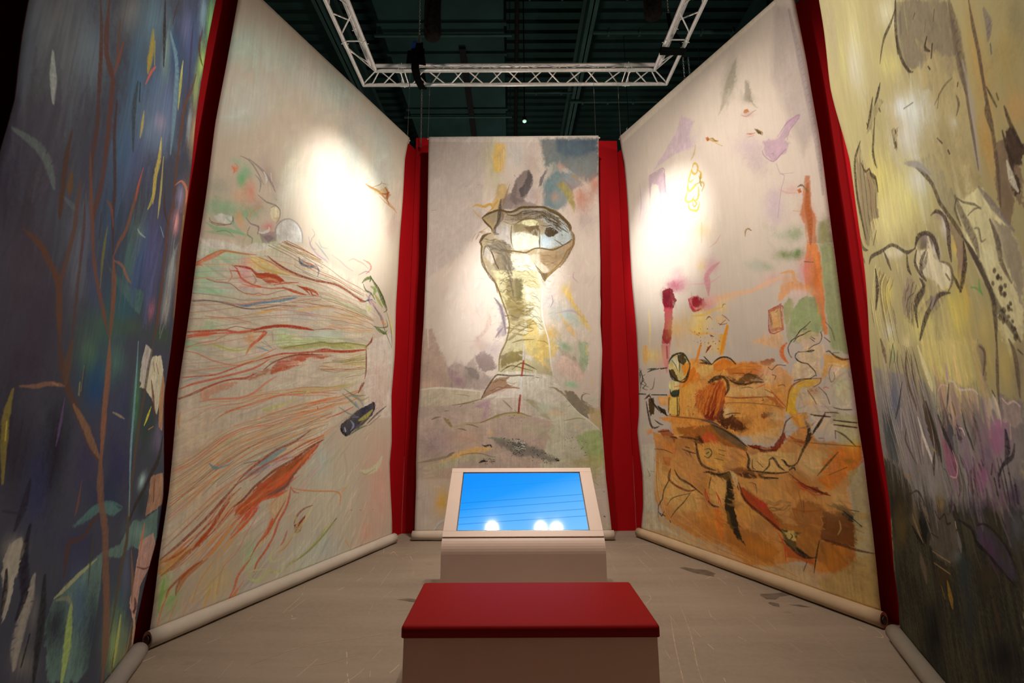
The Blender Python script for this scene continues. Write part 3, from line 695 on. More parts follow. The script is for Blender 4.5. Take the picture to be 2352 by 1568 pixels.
OPS_L = """
b70 590 800 740 206 4668 332 157 -41 -238
b55 620 800 770 877 4875 656 10 -131 -279
b60 650 740 720 250 4244 344 263 21 -209
b45 780 710 710 835 4942 153 -72 -111 -176
b35 580 450 460 1372 4882 128 82 -6 -239
b50 570 800 790 1250 5065 333 0 -107 -202
b50 260 360 360 1458 4341 193 138 142 -507
b45 450 670 680 1926 4520 238 136 39 -558
b40 440 540 550 1745 4895 301 -31 -139 -213
b50 650 800 800 199 3998 165 190 63 -111
b50 630 770 800 152 3978 56 81 20 -21
b55 380 440 390 75 3282 128 14 -19 -102
b50 670 730 600 697 3740 122 59 8 -376
b60 740 800 750 671 3535 89 33 -14 -291
b50 720 600 520 2256 4097 203 94 20 -310
b35 550 390 340 1938 4527 77 34 -19 -126
b40 530 800 780 42 4562 99 46 -29 -181
b75 260 550 350 148 3131 171 63 2 -86
b80 250 530 350 358 3190 137 119 27 -50
b85 150 580 280 268 3449 36 14 -3 -99
b60 250 570 390 309 3538 40 49 43 -46
b50 300 630 440 218 3579 46 8 -7 -35
b70 680 300 220 352 3373 56 28 12 -114
b55 800 490 330 271 3306 70 8 -17 -81
b50 550 320 290 426 3288 77 37 8 -77
b50 370 280 310 488 3624 61 58 70 -122
b60 800 440 220 273 3113 29 13 6 -61
b60 800 260 120 201 3510 29 16 2 -22
p85 800 790 580 8 45 546 3317 585 3357 630 3342 639 3276 614 3202 570 3217 544 3261
p80 730 800 800 7 45 80 3039 142 3079 221 3090 228 3029 173 3000 106 3002
p75 450 310 120 9 45 1667 4141 1798 4163 1898 4176 2020 4298 2107 4224 2033 4109 1900 4139 1752 4120
p60 750 740 630 70 45 20 2818 210 2893 359 2894 512 2963 691 3056 822 3100 1127 3026 1435 2986 1721 2969 1912 2622 1926 2428 1816 2233 1841 1903 1799 1674 1281 1262 740 687 26 345 -16 1093 1 2083 -2 2491
b60 610 800 760 166 2478 220 40 3 -123
b75 460 800 580 71 2739 112 18 -3 -62
b75 360 760 490 71 2564 112 70 20 -53
b55 300 800 530 88 2497 73 21 3 -30
b70 360 800 530 96 2428 151 32 2 -30
b70 280 800 460 37 1993 79 -4 -2 -42
b60 400 800 490 172 2152 76 14 6 -59
b50 340 780 500 170 2438 84 -10 -7 -31
b50 410 800 600 307 2769 218 75 6 -53
b50 480 720 420 547 2982 197 40 -5 -72
p95 680 740 750 11 27 615 3180 672 3254 761 3306 833 3285 882 3227 891 3126 796 3084 703 3067 655 3024 610 3092
b35 480 510 530 709 3144 78 32 7 -72
p70 620 550 390 10 45 571 3235 632 3262 636 3226 601 3192
p70 330 270 320 12 45 457 3042 524 3093 608 3115 628 3038 559 2987 500 2965
p60 240 180 240 9 45 495 3022 551 3068 602 3052 558 2993
b60 650 200 230 544 3137 60 25 5 -46
b60 800 520 310 297 3068 31 13 7 -65
p80 750 800 770 11 45 16 2814 125 2856 244 2862 360 2883 443 2949 583 2984 717 3066 718 3048 519 2901 302 2811 199 2807 106 2762 17 2648 8 2685 18 2719
b55 100 130 210 909 2926 42 14 3 -37
p75 780 670 280 10 45 368 2801 501 2836 602 2799 731 2780 785 2772 658 2734 537 2720 444 2713 374 2747
b60 800 380 490 380 2693 65 11 -5 -144
b60 800 280 330 367 2600 63 -5 -15 -66
p95 520 82 26 6 54 412 2703 471 2682 561 2716 646 2730 726 2700 734 2678 667 2647 582 2628 521 2645 474 2643 448 2680
b50 670 480 480 485 2544 91 25 4 -44
b50 600 560 660 462 2538 79 21 4 -44
b50 730 560 250 1508 2523 222 16 -5 -36
p60 510 610 400 14 45 1205 2685 1407 2668 1627 2663 1785 2655 1850 2609 1633 2592 1412 2613 1241 2641
b50 580 620 690 956 2420 235 50 8 -85
b40 800 620 650 730 2384 25 5 7 -69
p60 800 710 530 9 45 435 2157 521 2183 579 2176 551 2111 489 2058 423 2059
b60 800 400 150 472 2120 44 7 7 -64
b60 520 780 570 772 2215 144 25 6 -58
p75 590 800 440 12 54 736 2197 839 2203 922 2180 1061 2214 1273 2262 1619 2290 1442 2248 1154 2191 981 2146 848 2109 721 2091 692 2132
b60 550 800 760 1239 2282 232 39 4 -52
p85 430 490 150 10 54 722 2080 848 2109 982 2140 1153 2193 1344 2200 1622 2241 1835 2257 1838 2221 1627 2178 1364 2156 986 2092 799 2067
p65 690 800 260 7 68 158 2025 225 2020 285 2008 386 2012 449 2025 357 1992 267 1990 207 2007
p85 540 130 66 11 81 734 1955 832 2001 936 2031 1105 2061 1226 2067 1355 2069 1230 2029 1079 2018 997 1972 1027 1951 905 1927 816 1895 720 1847 673 1832 691 1894
p80 520 220 130 10 68 475 1769 557 1833 645 1879 693 1872 627 1822 540 1778
p70 800 520 420 9 68 824 1942 901 1968 1010 1985 1055 1966 944 1942 839 1920
p60 800 360 220 10 90 128 1641 239 1713 343 1739 434 1755 357 1700 246 1645 160 1595
p60 510 520 180 12 68 1426 2031 1597 2091 1803 2144 1835 1989 1677 2016 1515 2000
p60 550 640 270 11 68 888 1680 1049 1717 1238 1751 1480 1789 1692 1822 1569 1761 1319 1729 1080 1688 930 1665
p60 650 710 260 10 68 610 1531 723 1564 870 1600 973 1637 923 1589 774 1542 658 1509
p60 780 800 800 18 45 1871 2314 2236 2466 2351 1433 1836 1441 1828 1816 1840 2192
b50 800 620 570 2054 1830 200 12 25 -352
b30 450 270 270 2128 3753 95 39 13 -198
b40 800 640 480 169 1291 298 -187 -89 -194
b50 800 680 490 214 884 266 -141 -43 -164
b50 720 800 670 1384 675 499 -89 44 -514
b50 650 800 760 1177 219 348 30 110 -189
b60 800 460 390 2164 681 264 -40 42 -601
b50 800 450 350 1985 222 159 -39 10 -139
b50 530 680 710 1421 238 161 -11 60 -148
b40 520 760 800 1293 1030 123 -13 17 -188
b40 530 630 710 685 111 94 -3 37 -83
b50 800 790 720 783 568 194 -45 21 -216
p50 610 660 340 10 68 292 1246 375 1291 474 1350 556 1367 454 1286 343 1230 262 1187
b60 610 560 800 826 1079 116 37 24 -41
p92 630 130 46 8 72 1295 1235 1182 1180 1059 1114 943 1053 831 1023 759 963 660 910 584 818 508 769 488 711 568 706 621 734 731 792 853 797 931 826 978 861 1005 944 1103 1035 1206 1132
p70 400 150 58 9 72 833 1009 960 1051 1096 1111 1166 1150 1047 1056 966 992 871 948 779 919
p85 780 110 45 7 68 558 671 621 734 702 784 680 709 603 635 540 587 525 603
p90 580 100 43 6 68 320 652 303 598 250 554 202 539 225 584 266 619
p80 800 390 88 8 90 4 526 79 557 150 570 136 509 71 453 26 415 2 454
b80 410 700 220 50 334 41 -20 -2 -112
b75 380 710 260 109 250 48 -28 -9 -88
b50 800 610 200 367 223 75 -26 12 -106
b45 800 700 310 461 248 90 -59 -34 -108
b50 620 800 500 627 403 57 -25 -13 -130
b50 620 790 470 663 317 73 -22 7 -64
p75 800 620 370 10 45 933 812 965 821 944 698 875 574 821 493 739 410 661 343 735 449 806 643 751 735 824 775
b50 460 800 510 657 382 36 -17 -10 -70
p90 280 36 24 6 45 1154 570 1143 500 1121 447 1061 434 1046 508 1096 525
p85 580 630 320 7 45 1537 457 1529 427 1412 347 1320 281 1177 219 1043 175 916 148 806 184 914 175 1041 203 1175 248 1298 316 1388 398
p92 42 46 83 7 45 1646 1455 1737 1525 1884 1581 1988 1620 2015 1545 1972 1470 1848 1380 1705 1314 1592 1259 1531 1321 1536 1389
d400 0.3 24 2.4 0.14 75 35 -26 243 369 468
d700 0.45 26 0.9 0.26 0 14 -16 192 173 278 320 221
d600 0.45 26 0.9 0.26 0 10 -19 197 0 164 298 237
f26 70 16 39 8 101|700 330 170 800 650 380 510 540 330 580 230 110 440 470 400|5 2674 306 2779 769 2941 1216 2932 1669 2865|4 1755 304 1827 734 1955 1290 2068 1821 2175
f9 80 18 44 8 102|390 130 66 240 96 49 150 120 87 460 250 140|403 2893 597 2845 782 2796 1071 2781 1397 2791 1718 2744|730 3065 898 3051 1127 3026 1384 2956 1608 2907 1768 2877
f7 75 17 51 6 103|420 170 57 560 330 130 340 330 200|723 3000 833 2989 1020 3003 1178 2989|632 3003 762 3014 973 3026 1112 3021
f8 70 16 31 6 104|720 330 210 430 270 260 800 540 340 310 220 210|320 2445 502 2481 677 2537 938 2616 1159 2660|350 2356 510 2404 686 2445 878 2502 1163 2608
f8 75 18 36 7 105|690 490 210 620 310 130 730 600 310 460 220 100|483 2336 690 2410 949 2493 1248 2562 1505 2564 1875 2554|1114 2636 1323 2647 1499 2634 1689 2605 1872 2584 1939 2537
f6 70 19 37 6 106|340 360 210 500 260 140 220 220 210|1109 2700 1318 2714 1550 2688 1785 2655|1162 2621 1412 2613 1633 2592 1875 2554
f9 80 19 38 6 107|480 130 55 680 270 110 360 170 120 800 510 200|1331 2554 1598 2556 1794 2538 1920 2503|1268 2326 1521 2358 1707 2375 1906 2410
f12 80 18 55 5 108|480 200 65 310 320 92 670 350 140 210 180 78 800 600 260|1291 2055 1455 2088 1631 2137 1820 2190|1149 1901 1385 1908 1610 1927 1817 1958
f7 70 18 36 5 109|660 230 97 510 550 220 380 280 170|1181 1884 1385 1908 1645 1957 1815 1987|1204 1792 1443 1820 1652 1861 1820 1916
f14 80 15 39 6 110|710 210 94 800 370 160 500 170 78 620 630 280 800 450 240|529 1666 711 1696 885 1715 1162 1753 1480 1783 1805 1858|285 1463 416 1530 582 1583 765 1642 1026 1662 1325 1660
f12 80 16 41 6 111|750 260 110 800 410 180 540 190 79 800 570 270|550 1459 729 1509 900 1554 1174 1618 1439 1663 1792 1772|783 1456 973 1486 1184 1508 1415 1559 1671 1616 1819 1675
f7 65 18 35 5 112|800 340 120 800 500 220 710 240 110|1 1510 195 1584 419 1615 609 1704|218 1374 327 1497 510 1536 771 1639
f11 75 18 45 7 113|800 240 89 800 450 170 690 200 77 510 500 230 800 590 300|17 1187 161 1256 292 1358 492 1442 781 1538 1124 1618|21 1063 186 1135 352 1267 571 1360 877 1391 1500 1559
f16 80 18 44 8 114|800 230 79 620 400 140 800 410 160 800 580 280 530 260 140 760 780 480|13 1042 153 1127 296 1209 504 1323 794 1408 1437 1525|28 830 135 899 286 967 526 1111 812 1222 1266 1332
f10 80 30 70 9 115|670 170 76 800 350 140 800 600 340 360 270 180|557 1082 787 1153 977 1240 1251 1285 1471 1374|602 919 768 1030 925 1069 1094 1126 1275 1236
f26 75 18 53 9 116|790 300 120 800 480 220 550 240 100 800 720 400 390 340 260|28 1006 187 1123 402 1276 732 1395 1430 1609|12 534 162 656 371 856 677 1028 1295 1235
f16 85 25 74 8 117|620 140 53 800 220 87 440 120 48 800 440 150 800 370 130|464 940 351 812 269 699 127 588 12 534|788 822 595 714 448 597 317 467 165 348
f10 75 16 41 7 118|800 420 130 800 610 250 800 300 94 800 630 240|446 622 360 501 257 395 185 265 154 170|709 717 612 545 544 426 450 346 419 182
s80 800 220 92 176 3516 23 203 3492 59 194 3461 16
s70 800 300 150 196 3553 21 222 3542 52 216 3486 15
s60 240 250 240 236 3643 20 311 3647 63 382 3592 64 459 3496 23
s50 250 210 250 310 3660 33 433 3621 99 522 3558 101 572 3485 35
s60 190 180 200 417 3379 19 501 3351 53 584 3363 53 630 3342 20
s50 220 240 260 373 3546 25 430 3509 67 427 3411 20
s80 700 790 800 447 3615 34 478 3576 90 477 3520 27
s70 700 780 800 514 3638 26 529 3561 26
s70 710 780 800 513 3511 26 525 3461 26
s60 250 230 200 546 3317 12 587 3359 41 633 3337 49 637 3268 40 612 3197 13
s60 190 150 98 51 3002 13 76 2976 38 162 2995 35 233 3032 12
s60 200 160 93 227 3092 11 241 3035 11
s70 720 420 200 301 3255 15 359 3177 40 357 3072 13
s60 630 350 150 362 3152 13 405 3238 38 465 3294 14
s90 380 200 47 1667 4141 33 1763 4144 93 1899 4158 107 2006 4115 43
s90 340 100 31 1900 4139 37 2027 4194 101 2073 4246 37
s90 300 77 24 1996 4265 53 2053 4216 145 2032 4128 143 2089 4078 52
s85 390 180 56 1763 4144 16 1917 4272 49 1927 4316 23
s80 510 270 75 1903 4103 26 2036 4072 73 2145 4065 76 2232 4036 29
s70 280 87 41 1941 4295 16 2006 4319 16
s70 510 320 130 1799 4145 19 1951 4146 61 2116 4090 67 2201 4071 23
s70 140 70 47 1951 4146 18 2018 4131 18
s60 280 290 290 625 3073 21 606 3139 53 648 3231 47 735 3297 55 826 3282 70 883 3214 70 894 3121 23
s70 310 600 450 172 3058 38 248 3024 111 306 2981 111 383 2978 38
s80 250 580 330 38 2956 51 116 2936 141 213 2965 140 328 2978 52
s60 310 570 350 36 2882 38 148 2917 116 258 2928 43
s90 710 790 800 450 3051 33 491 3056 86 547 3103 82 544 3132 34
s60 220 180 270 334 3130 20 383 3093 57 451 3099 60 447 3026 17
s60 210 210 200 374 3066 14 360 2991 47 406 2975 51 405 2929 15
s60 620 440 200 341 3064 14 359 3002 37 334 2924 12
s55 200 160 150 54 2974 10 113 2967 26 217 3022 23 231 3084 8
s50 210 210 170 118 2915 8 184 2953 27 247 2935 10
s60 610 380 220 632 3003 9 692 3044 27 735 3079 10
s85 300 120 45 704 3061 17 758 3050 47 898 3051 48 1017 3041 50 1127 3026 18
s70 330 110 46 729 3077 14 868 3066 42 1048 3039 15
s80 800 250 140 -1 2602 39 52 2660 115 129 2728 119 201 2786 43
s70 630 160 68 1 2622 14 92 2715 40 172 2781 44 262 2797 48 367 2818 49 454 2843 17
s70 540 330 95 148 2735 14 202 2784 45 303 2806 49 389 2820 18
s80 780 230 110 -4 2595 22 20 2613 67 43 2611 25
s90 270 55 17 558 2868 27 675 2823 79 851 2793 79 1069 2794 80 1308 2822 85 1486 2801 94 1619 2763 97 1738 2749 34
s80 540 200 83 479 2828 19 599 2822 57 744 2784 58 923 2777 21
s70 72 110 180 870 2964 37 897 2909 103 984 2912 90 1057 2935 31
s80 380 100 51 923 2937 21 1011 2940 62 1072 2934 22
s60 170 140 230 1055 2961 26 1105 2911 73 1096 2841 23
s55 150 130 170 971 2888 19 1058 2922 60 1122 2903 24
s80 640 460 130 415 2783 26 535 2742 74 657 2745 72 786 2760 26
s70 790 560 240 390 2809 20 528 2810 61 654 2780 63 852 2781 23
s95 430 55 20 284 2689 22 357 2702 66 423 2706 71 482 2680 69 585 2717 23
s90 600 110 46 258 2638 18 319 2651 58 345 2604 59 436 2575 58 527 2578 20
s90 460 73 25 472 2665 34 587 2700 104 700 2698 112 733 2690 41
s70 790 380 250 532 2649 23 602 2675 70 665 2664 26
s70 660 190 100 246 2650 15 273 2594 40 248 2543 13
s80 520 110 46 263 2688 16 307 2669 47 321 2630 15
s60 380 280 220 438 2666 26 477 2621 68 448 2567 22
s70 760 210 150 361 2554 23 460 2560 67 551 2579 24
s90 560 97 32 643 2628 18 767 2681 52 886 2718 19
s90 500 94 39 732 2629 30 826 2624 89 909 2621 90 981 2621 32
s90 420 66 22 875 2687 28 961 2673 84 1023 2638 31
s95 470 94 26 896 2680 33 989 2687 98 1080 2679 106 1120 2657 40
s90 430 64 22 918 2680 20 1020 2676 64 1053 2639 64 1098 2651 20
s85 540 120 51 493 2569 16 623 2587 46 733 2623 48 840 2615 51 938 2616 18
s80 800 300 180 -2 2491 8 76 2524 25 161 2518 26 259 2536 27 324 2500 28 401 2482 28 501 2497 27 616 2533 10
s70 250 160 140 86 2517 7 162 2513 21 269 2533 22 335 2498 23 412 2480 8
s60 380 180 170 401 2488 10 467 2494 27 510 2517 28 581 2518 28 674 2571 28 798 2629 10
s60 410 250 180 2 2383 8 99 2399 25 241 2414 26 343 2419 27 472 2439 27 680 2514 28 804 2569 10
s85 100 280 470 327 2377 26 412 2381 74 497 2423 75 611 2462 78 719 2500 80 807 2539 81 886 2571 29
s85 300 180 140 0 2324 13 77 2348 39 178 2362 41 266 2368 42 350 2356 43 458 2364 43 569 2400 44 686 2445 45 893 2493 17
s80 170 160 190 13 2322 8 104 2349 25 188 2360 26 288 2357 27 393 2355 27 480 2369 10
s60 670 280 190 246 2373 11 369 2381 31 563 2461 33 741 2541 12
s70 800 570 210 473 2323 30 573 2361 87 666 2399 31
s60 800 560 200 871 2432 33 1022 2491 98 1248 2562 36
s40 740 400 400 725 2442 22 740 2350 22
s60 660 210 110 108 2230 7 211 2241 20 339 2257 21 469 2251 8
s50 770 390 200 145 2228 9 280 2235 26 427 2232 9
s90 590 88 39 4 2090 21 85 2107 62 175 2128 64 269 2150 66 372 2146 68 476 2181 69 586 2228 71 704 2264 74 831 2287 77 967 2298 80 1098 2299 29
s90 440 56 27 498 2190 34 586 2226 99 704 2264 102 805 2282 106 912 2288 110 1099 2297 40
s85 770 160 84 8 2060 36 71 2080 105 141 2097 107 205 2118 38
s80 750 150 82 9 2046 16 89 2078 48 205 2113 50 321 2138 51 455 2172 19
s80 350 120 74 269 2155 9 346 2195 26 431 2194 27 531 2201 10
s80 340 73 41 1098 2299 13 1235 2334 39 1365 2350 14
s70 710 220 160 21 1981 10 95 2021 28 202 2057 29 292 2122 30 435 2157 11
s80 730 160 75 588 2206 32 581 2160 89 540 2109 86 489 2058 86 453 1978 30
s85 620 130 59 499 2174 23 589 2195 67 614 2188 69 572 2136 66 541 2098 23
s50 470 300 290 660 2207 17 677 2164 49 682 2108 17
s50 350 370 360 597 2118 12 648 2081 35 688 2052 12
s80 240 280 61 1169 2196 20 1328 2197 59 1531 2234 62 1815 2247 23
s70 550 680 270 779 2146 20 839 2197 58 976 2201 21
s70 180 180 67 798 2079 10 928 2120 30 1096 2163 31 1246 2202 11
s70 520 610 160 167 2027 17 235 2016 50 305 2001 51 387 2001 52 491 2036 19
s80 170 450 680 534 2053 17 593 2045 50 653 2031 18
s50 290 300 360 575 2103 12 674 2062 12
s60 800 510 230 453 1978 11 491 2036 32 546 2055 11
s80 740 250 160 8 1947 11 86 1942 33 181 1905 34 278 1886 35 379 1880 36 461 1904 37 609 1997 39 723 2068 14
s60 580 620 250 327 1891 11 419 1900 31 523 1943 32 654 2025 12
s90 530 84 37 546 1935 19 658 1981 56 778 2024 57 921 2047 59 1132 2087 62 1451 2134 67 1819 2204 25
s90 420 54 26 1132 2097 31 1253 2128 90 1334 2126 92 1539 2139 95 1809 2195 35
s90 710 140 43 1254 2109 32 1335 2115 32
s90 280 41 24 1816 2233 34 1893 2303 105 1910 2358 41
s85 240 72 37 622 1866 16 688 1928 45 794 1985 46 922 2030 47 1061 2053 49 1226 2067 18
s80 590 140 61 718 1863 39 816 1889 116 918 1928 42
s85 610 130 68 13 1756 15 122 1774 43 230 1792 44 361 1853 46 461 1904 48 546 1935 17
s85 680 160 85 5 1673 19 85 1714 57 197 1750 59 308 1788 61 426 1828 63 552 1881 65 660 1959 24
s85 510 100 57 118 1650 15 220 1712 44 331 1759 46 473 1789 48 535 1826 17
s85 490 140 73 1 1605 13 68 1634 38 167 1690 39 265 1735 40 350 1765 41 474 1779 42 557 1833 15
s70 310 110 62 5 1600 10 77 1630 28 152 1670 10
s70 790 290 190 143 1585 20 250 1607 59 366 1615 61 468 1628 63 551 1667 66 656 1759 68 747 1821 24
s60 800 280 210 177 1605 15 288 1608 44 386 1615 16
s60 200 450 750 32 1730 10 72 1751 28 141 1765 10
s60 650 760 340 1055 1651 22 1079 1700 56 1124 1678 20
s85 800 250 74 1090 1580 26 1250 1620 76 1439 1663 28
s90 310 93 52 1210 1557 23 1215 1533 23
s85 600 90 40 1327 1448 18 1504 1495 55 1676 1562 20
s85 220 55 35 1816 2233 28 1830 2104 80 1837 1960 79 1823 1873 27
s90 270 58 37 1739 1714 50 1790 1800 142 1819 1830 47
s90 85 140 27 1703 2949 42 1758 3010 116 1839 3049 141 1821 2998 52
s90 66 110 24 1827 3069 45 1907 2992 127 1975 2948 128 2023 2897 47
s85 100 170 31 1954 2942 82 2024 2882 244 2074 2815 251 2112 2760 88
s85 38 54 18 1839 3049 21 1974 2963 65 2072 2846 69 2137 2734 69 2082 2690 17
s80 200 320 65 1846 2944 66 1922 2933 244 1894 2864 72
s80 290 400 60 1915 2869 59 1985 2809 169 2056 2747 60
s80 580 740 220 1782 2699 41 1844 2684 143 1826 2649 43
s60 260 190 320 1852 2868 38 1816 2783 123 1862 2733 43
s90 320 62 25 1638 2768 49 1699 2739 128 1778 2751 42
s90 28 110 230 1758 2746 25 1817 2776 73 1878 2798 26
s80 44 150 260 1868 2796 25 1944 2768 26
s80 48 95 23 1723 2940 33 1768 2877 86 1852 2868 85 1920 2809 33
s60 500 260 360 1772 2832 41 1903 2743 122 1997 2640 45
s55 210 200 310 1904 2728 35 2041 2634 106 2116 2524 39
s70 160 170 140 1926 2718 18 2043 2604 54 2095 2504 56 2171 2392 56 2249 2277 20
s70 150 210 160 2100 2758 20 2206 2572 59 2241 2387 59 2248 2293 21
s80 770 270 79 2022 2599 31 2092 2551 82 2137 2559 24
s70 800 690 100 2176 2663 33 2231 2545 95 2286 2427 33
s60 680 400 81 2066 2593 23 2140 2513 23
s85 130 220 69 1942 2492 58 2010 2458 156 2099 2443 151 2145 2435 53
s80 86 150 57 1921 2488 19 2051 2496 53 2162 2532 65 2134 2606 28
s80 77 140 58 2007 2488 27 2100 2427 64 2153 2483 25
s60 450 160 130 1754 3070 24 1831 3156 82 1806 3210 90 1702 3222 27
s50 430 270 230 1478 3130 16 1548 3184 49 1626 3180 57 1705 3177 62 1790 3143 24
s50 190 140 230 1638 3020 17 1752 3100 50 1814 3104 20
s60 360 350 190 1003 3196 20 977 3146 67 1011 3106 71 1057 3109 22
s50 380 310 530 957 3205 23 994 3126 66 1077 3062 64 1174 3042 63 1208 3026 23
s50 170 310 410 1035 3182 23 1101 3139 67 1169 3095 68 1221 3058 24
s45 230 400 410 1078 3225 24 1115 3158 65 1195 3173 19
s40 380 270 410 1249 3123 17 1372 3095 50 1446 3062 51 1560 3040 18
s45 260 200 160 994 3300 15 1028 3260 37 988 3190 11
s70 220 380 410 257 1127 15 296 1099 45 333 1088 17
s80 170 420 610 263 1127 13 284 1094 38 309 1085 44 395 1100 48 443 1132 18
s70 140 230 310 528 1098 12 583 1105 34 654 1111 12
s80 220 460 550 643 1072 67 730 1103 201 803 1152 205 897 1187 72
s60 320 330 490 551 1004 64 648 1031 189 749 1060 68
s70 300 250 550 872 1103 21 921 1113 21
s85 360 110 76 488 962 26 588 1052 76 698 1120 77 815 1186 78 977 1240 82 1149 1337 30
s85 500 170 93 464 940 20 567 989 59 703 1065 61 918 1142 64 1086 1217 66 1311 1282 24
s90 260 82 36 1314 1242 31 1163 1181 87 1025 1103 84 909 1056 80 801 1013 80 714 955 79 632 901 78 556 823 77 481 774 26
s80 800 200 80 695 851 40 814 873 125 937 939 138 1063 1069 51
s70 800 270 110 1002 973 38 1098 1081 110 1221 1177 39
s70 160 160 170 1083 1052 26 1003 959 73 927 869 68 788 822 62 702 784 22
s60 94 120 150 971 934 22 944 867 62 850 826 56 761 786 19
s85 790 160 55 619 747 37 731 792 104 853 797 105 948 823 39
s90 370 110 62 489 949 31 396 852 87 308 761 84 204 668 81 106 593 78 8 530 26
s90 530 96 43 438 820 36 371 735 100 320 652 99 248 578 97 208 538 33
s85 510 220 65 25 426 31 100 465 92 176 530 94 250 554 33
s85 630 260 86 320 444 39 234 402 111 175 355 108 141 281 36
s90 400 150 59 285 442 24 211 409 68 162 370 67 132 316 60 133 263 19
s85 500 150 55 242 433 22 161 381 61 86 322 59 72 275 19
s80 800 400 120 519 667 38 427 567 104 362 489 102 297 439 35
s70 800 520 200 629 655 33 528 578 93 460 486 91 393 422 31
s80 800 170 63 679 722 29 603 635 79 528 578 77 480 541 26
s70 800 220 83 572 668 22 512 606 62 477 566 21
s70 270 590 160 48 397 33 40 296 94 37 195 32
s70 800 270 88 89 300 15 58 228 40 42 112 13
s60 800 370 120 146 237 13 125 161 36 103 87 12
s60 800 390 140 232 227 11 200 131 31 196 69 10
s50 800 510 130 367 223 29 341 142 82 324 93 29
s90 690 130 60 980 847 28 972 749 80 946 669 82 890 585 80 854 472 79 788 370 78 722 299 76 700 230 25
s85 590 130 69 940 740 25 870 630 71 790 501 69 721 453 67 659 356 23
s85 800 250 110 840 609 34 787 528 95 721 453 32
s85 780 150 75 790 501 41 813 575 118 824 613 42
s85 730 190 100 661 343 29 611 296 82 564 238 78 546 160 76 503 81 27
s80 800 280 110 621 194 20 574 138 56 555 74 18
s80 800 250 95 479 79 31 527 96 95 573 151 34
s70 620 120 67 980 847 17 1018 798 47 1072 782 17
s70 800 310 77 980 840 17 1125 795 50 1317 756 53 1504 722 54 1573 673 68 1570 577 27
s60 800 490 180 1572 690 31 1612 732 84 1657 741 26
s50 800 570 290 1599 620 29 1581 575 29
s50 590 650 670 1210 1085 27 1158 1029 74 1221 961 80 1131 927 77 1156 849 79 1085 830 23
s50 800 450 540 1231 1068 18 1276 1001 61 1187 920 58 1120 840 58 1091 771 20
s90 340 47 33 1155 562 49 1132 516 135 1073 487 133 1060 448 46
s80 400 120 87 1044 522 27 1073 587 76 1140 631 69 1231 643 23
s60 760 800 430 1232 627 43 1166 538 119 1101 466 116 1054 421 40
s60 670 630 360 938 588 31 1038 594 78 1081 500 110 1020 416 113 930 330 109 872 280 38
s70 590 200 110 981 481 32 955 405 92 926 372 32
s60 690 330 160 1038 411 23 978 345 64 915 321 20
s70 670 800 440 894 381 38 838 317 102 859 258 73 969 265 32
s80 340 400 210 1536 465 31 1430 373 85 1337 306 80 1212 237 74 1075 193 24
s80 94 100 110 1507 440 26 1543 464 26
s80 610 720 340 642 262 18 675 201 49 738 143 54 794 162 75 865 204 69 791 189 24
s70 670 800 390 657 244 19 699 243 51 818 219 18
s60 620 800 410 788 215 31 736 156 73 648 198 19
s70 720 800 580 1835 886 71 1964 853 220 2094 891 289 2170 994 115
s70 490 450 300 1861 865 22 1914 832 64 2068 876 26
s40 560 530 450 1583 1100 52 1643 910 159 1608 782 57
s80 610 160 41 1722 504 25 1746 494 25
s80 610 160 41 1857 475 25 1877 467 26
s70 610 160 41 2051 443 21 2068 436 21
s60 800 430 110 1677 217 43 1728 140 43
s60 800 410 120 23 1510 17 20 1440 48 31 1393 16
s60 800 470 140 383 76 15 399 64 15
s95 12 15 30 1536 1389 40 1523 1330 102 1603 1264 84 1670 1298 35
s85 510 600 780 1574 1345 67 1593 1302 67
s80 480 520 150 1770 1418 68 1868 1453 208 1968 1526 78
s80 300 280 51 1797 1391 50 1920 1452 51
s70 330 420 800 1649 1420 32 1701 1367 108 1657 1316 35
s70 340 430 800 1670 1455 21 1767 1454 22
s80 99 210 130 1638 1265 31 1776 1329 88 1900 1361 31
s85 70 87 89 1899 1379 31 2052 1488 90 2202 1575 32
s70 200 200 190 1927 1360 38 2109 1469 39
s90 20 25 38 1961 1619 37 2003 1592 131 1994 1526 47
s70 160 310 370 1478 1559 25 1620 1490 71 1717 1472 25
s70 160 300 240 1511 1696 32 1657 1613 96 1760 1543 35
s70 290 430 610 1705 1614 76 1760 1543 77
s60 230 380 500 1605 1682 37 1752 1651 117 1834 1562 46
s60 400 350 140 1627 1701 33 1778 1634 91 1904 1674 34
s60 120 240 180 1530 1749 26 1676 1685 72 1850 1690 26"""
PAINT['L'] = lambda: paint_all(2.4312599614191814, 5.23, (0.62, 0.58, 0.5), 21, OPS_L)
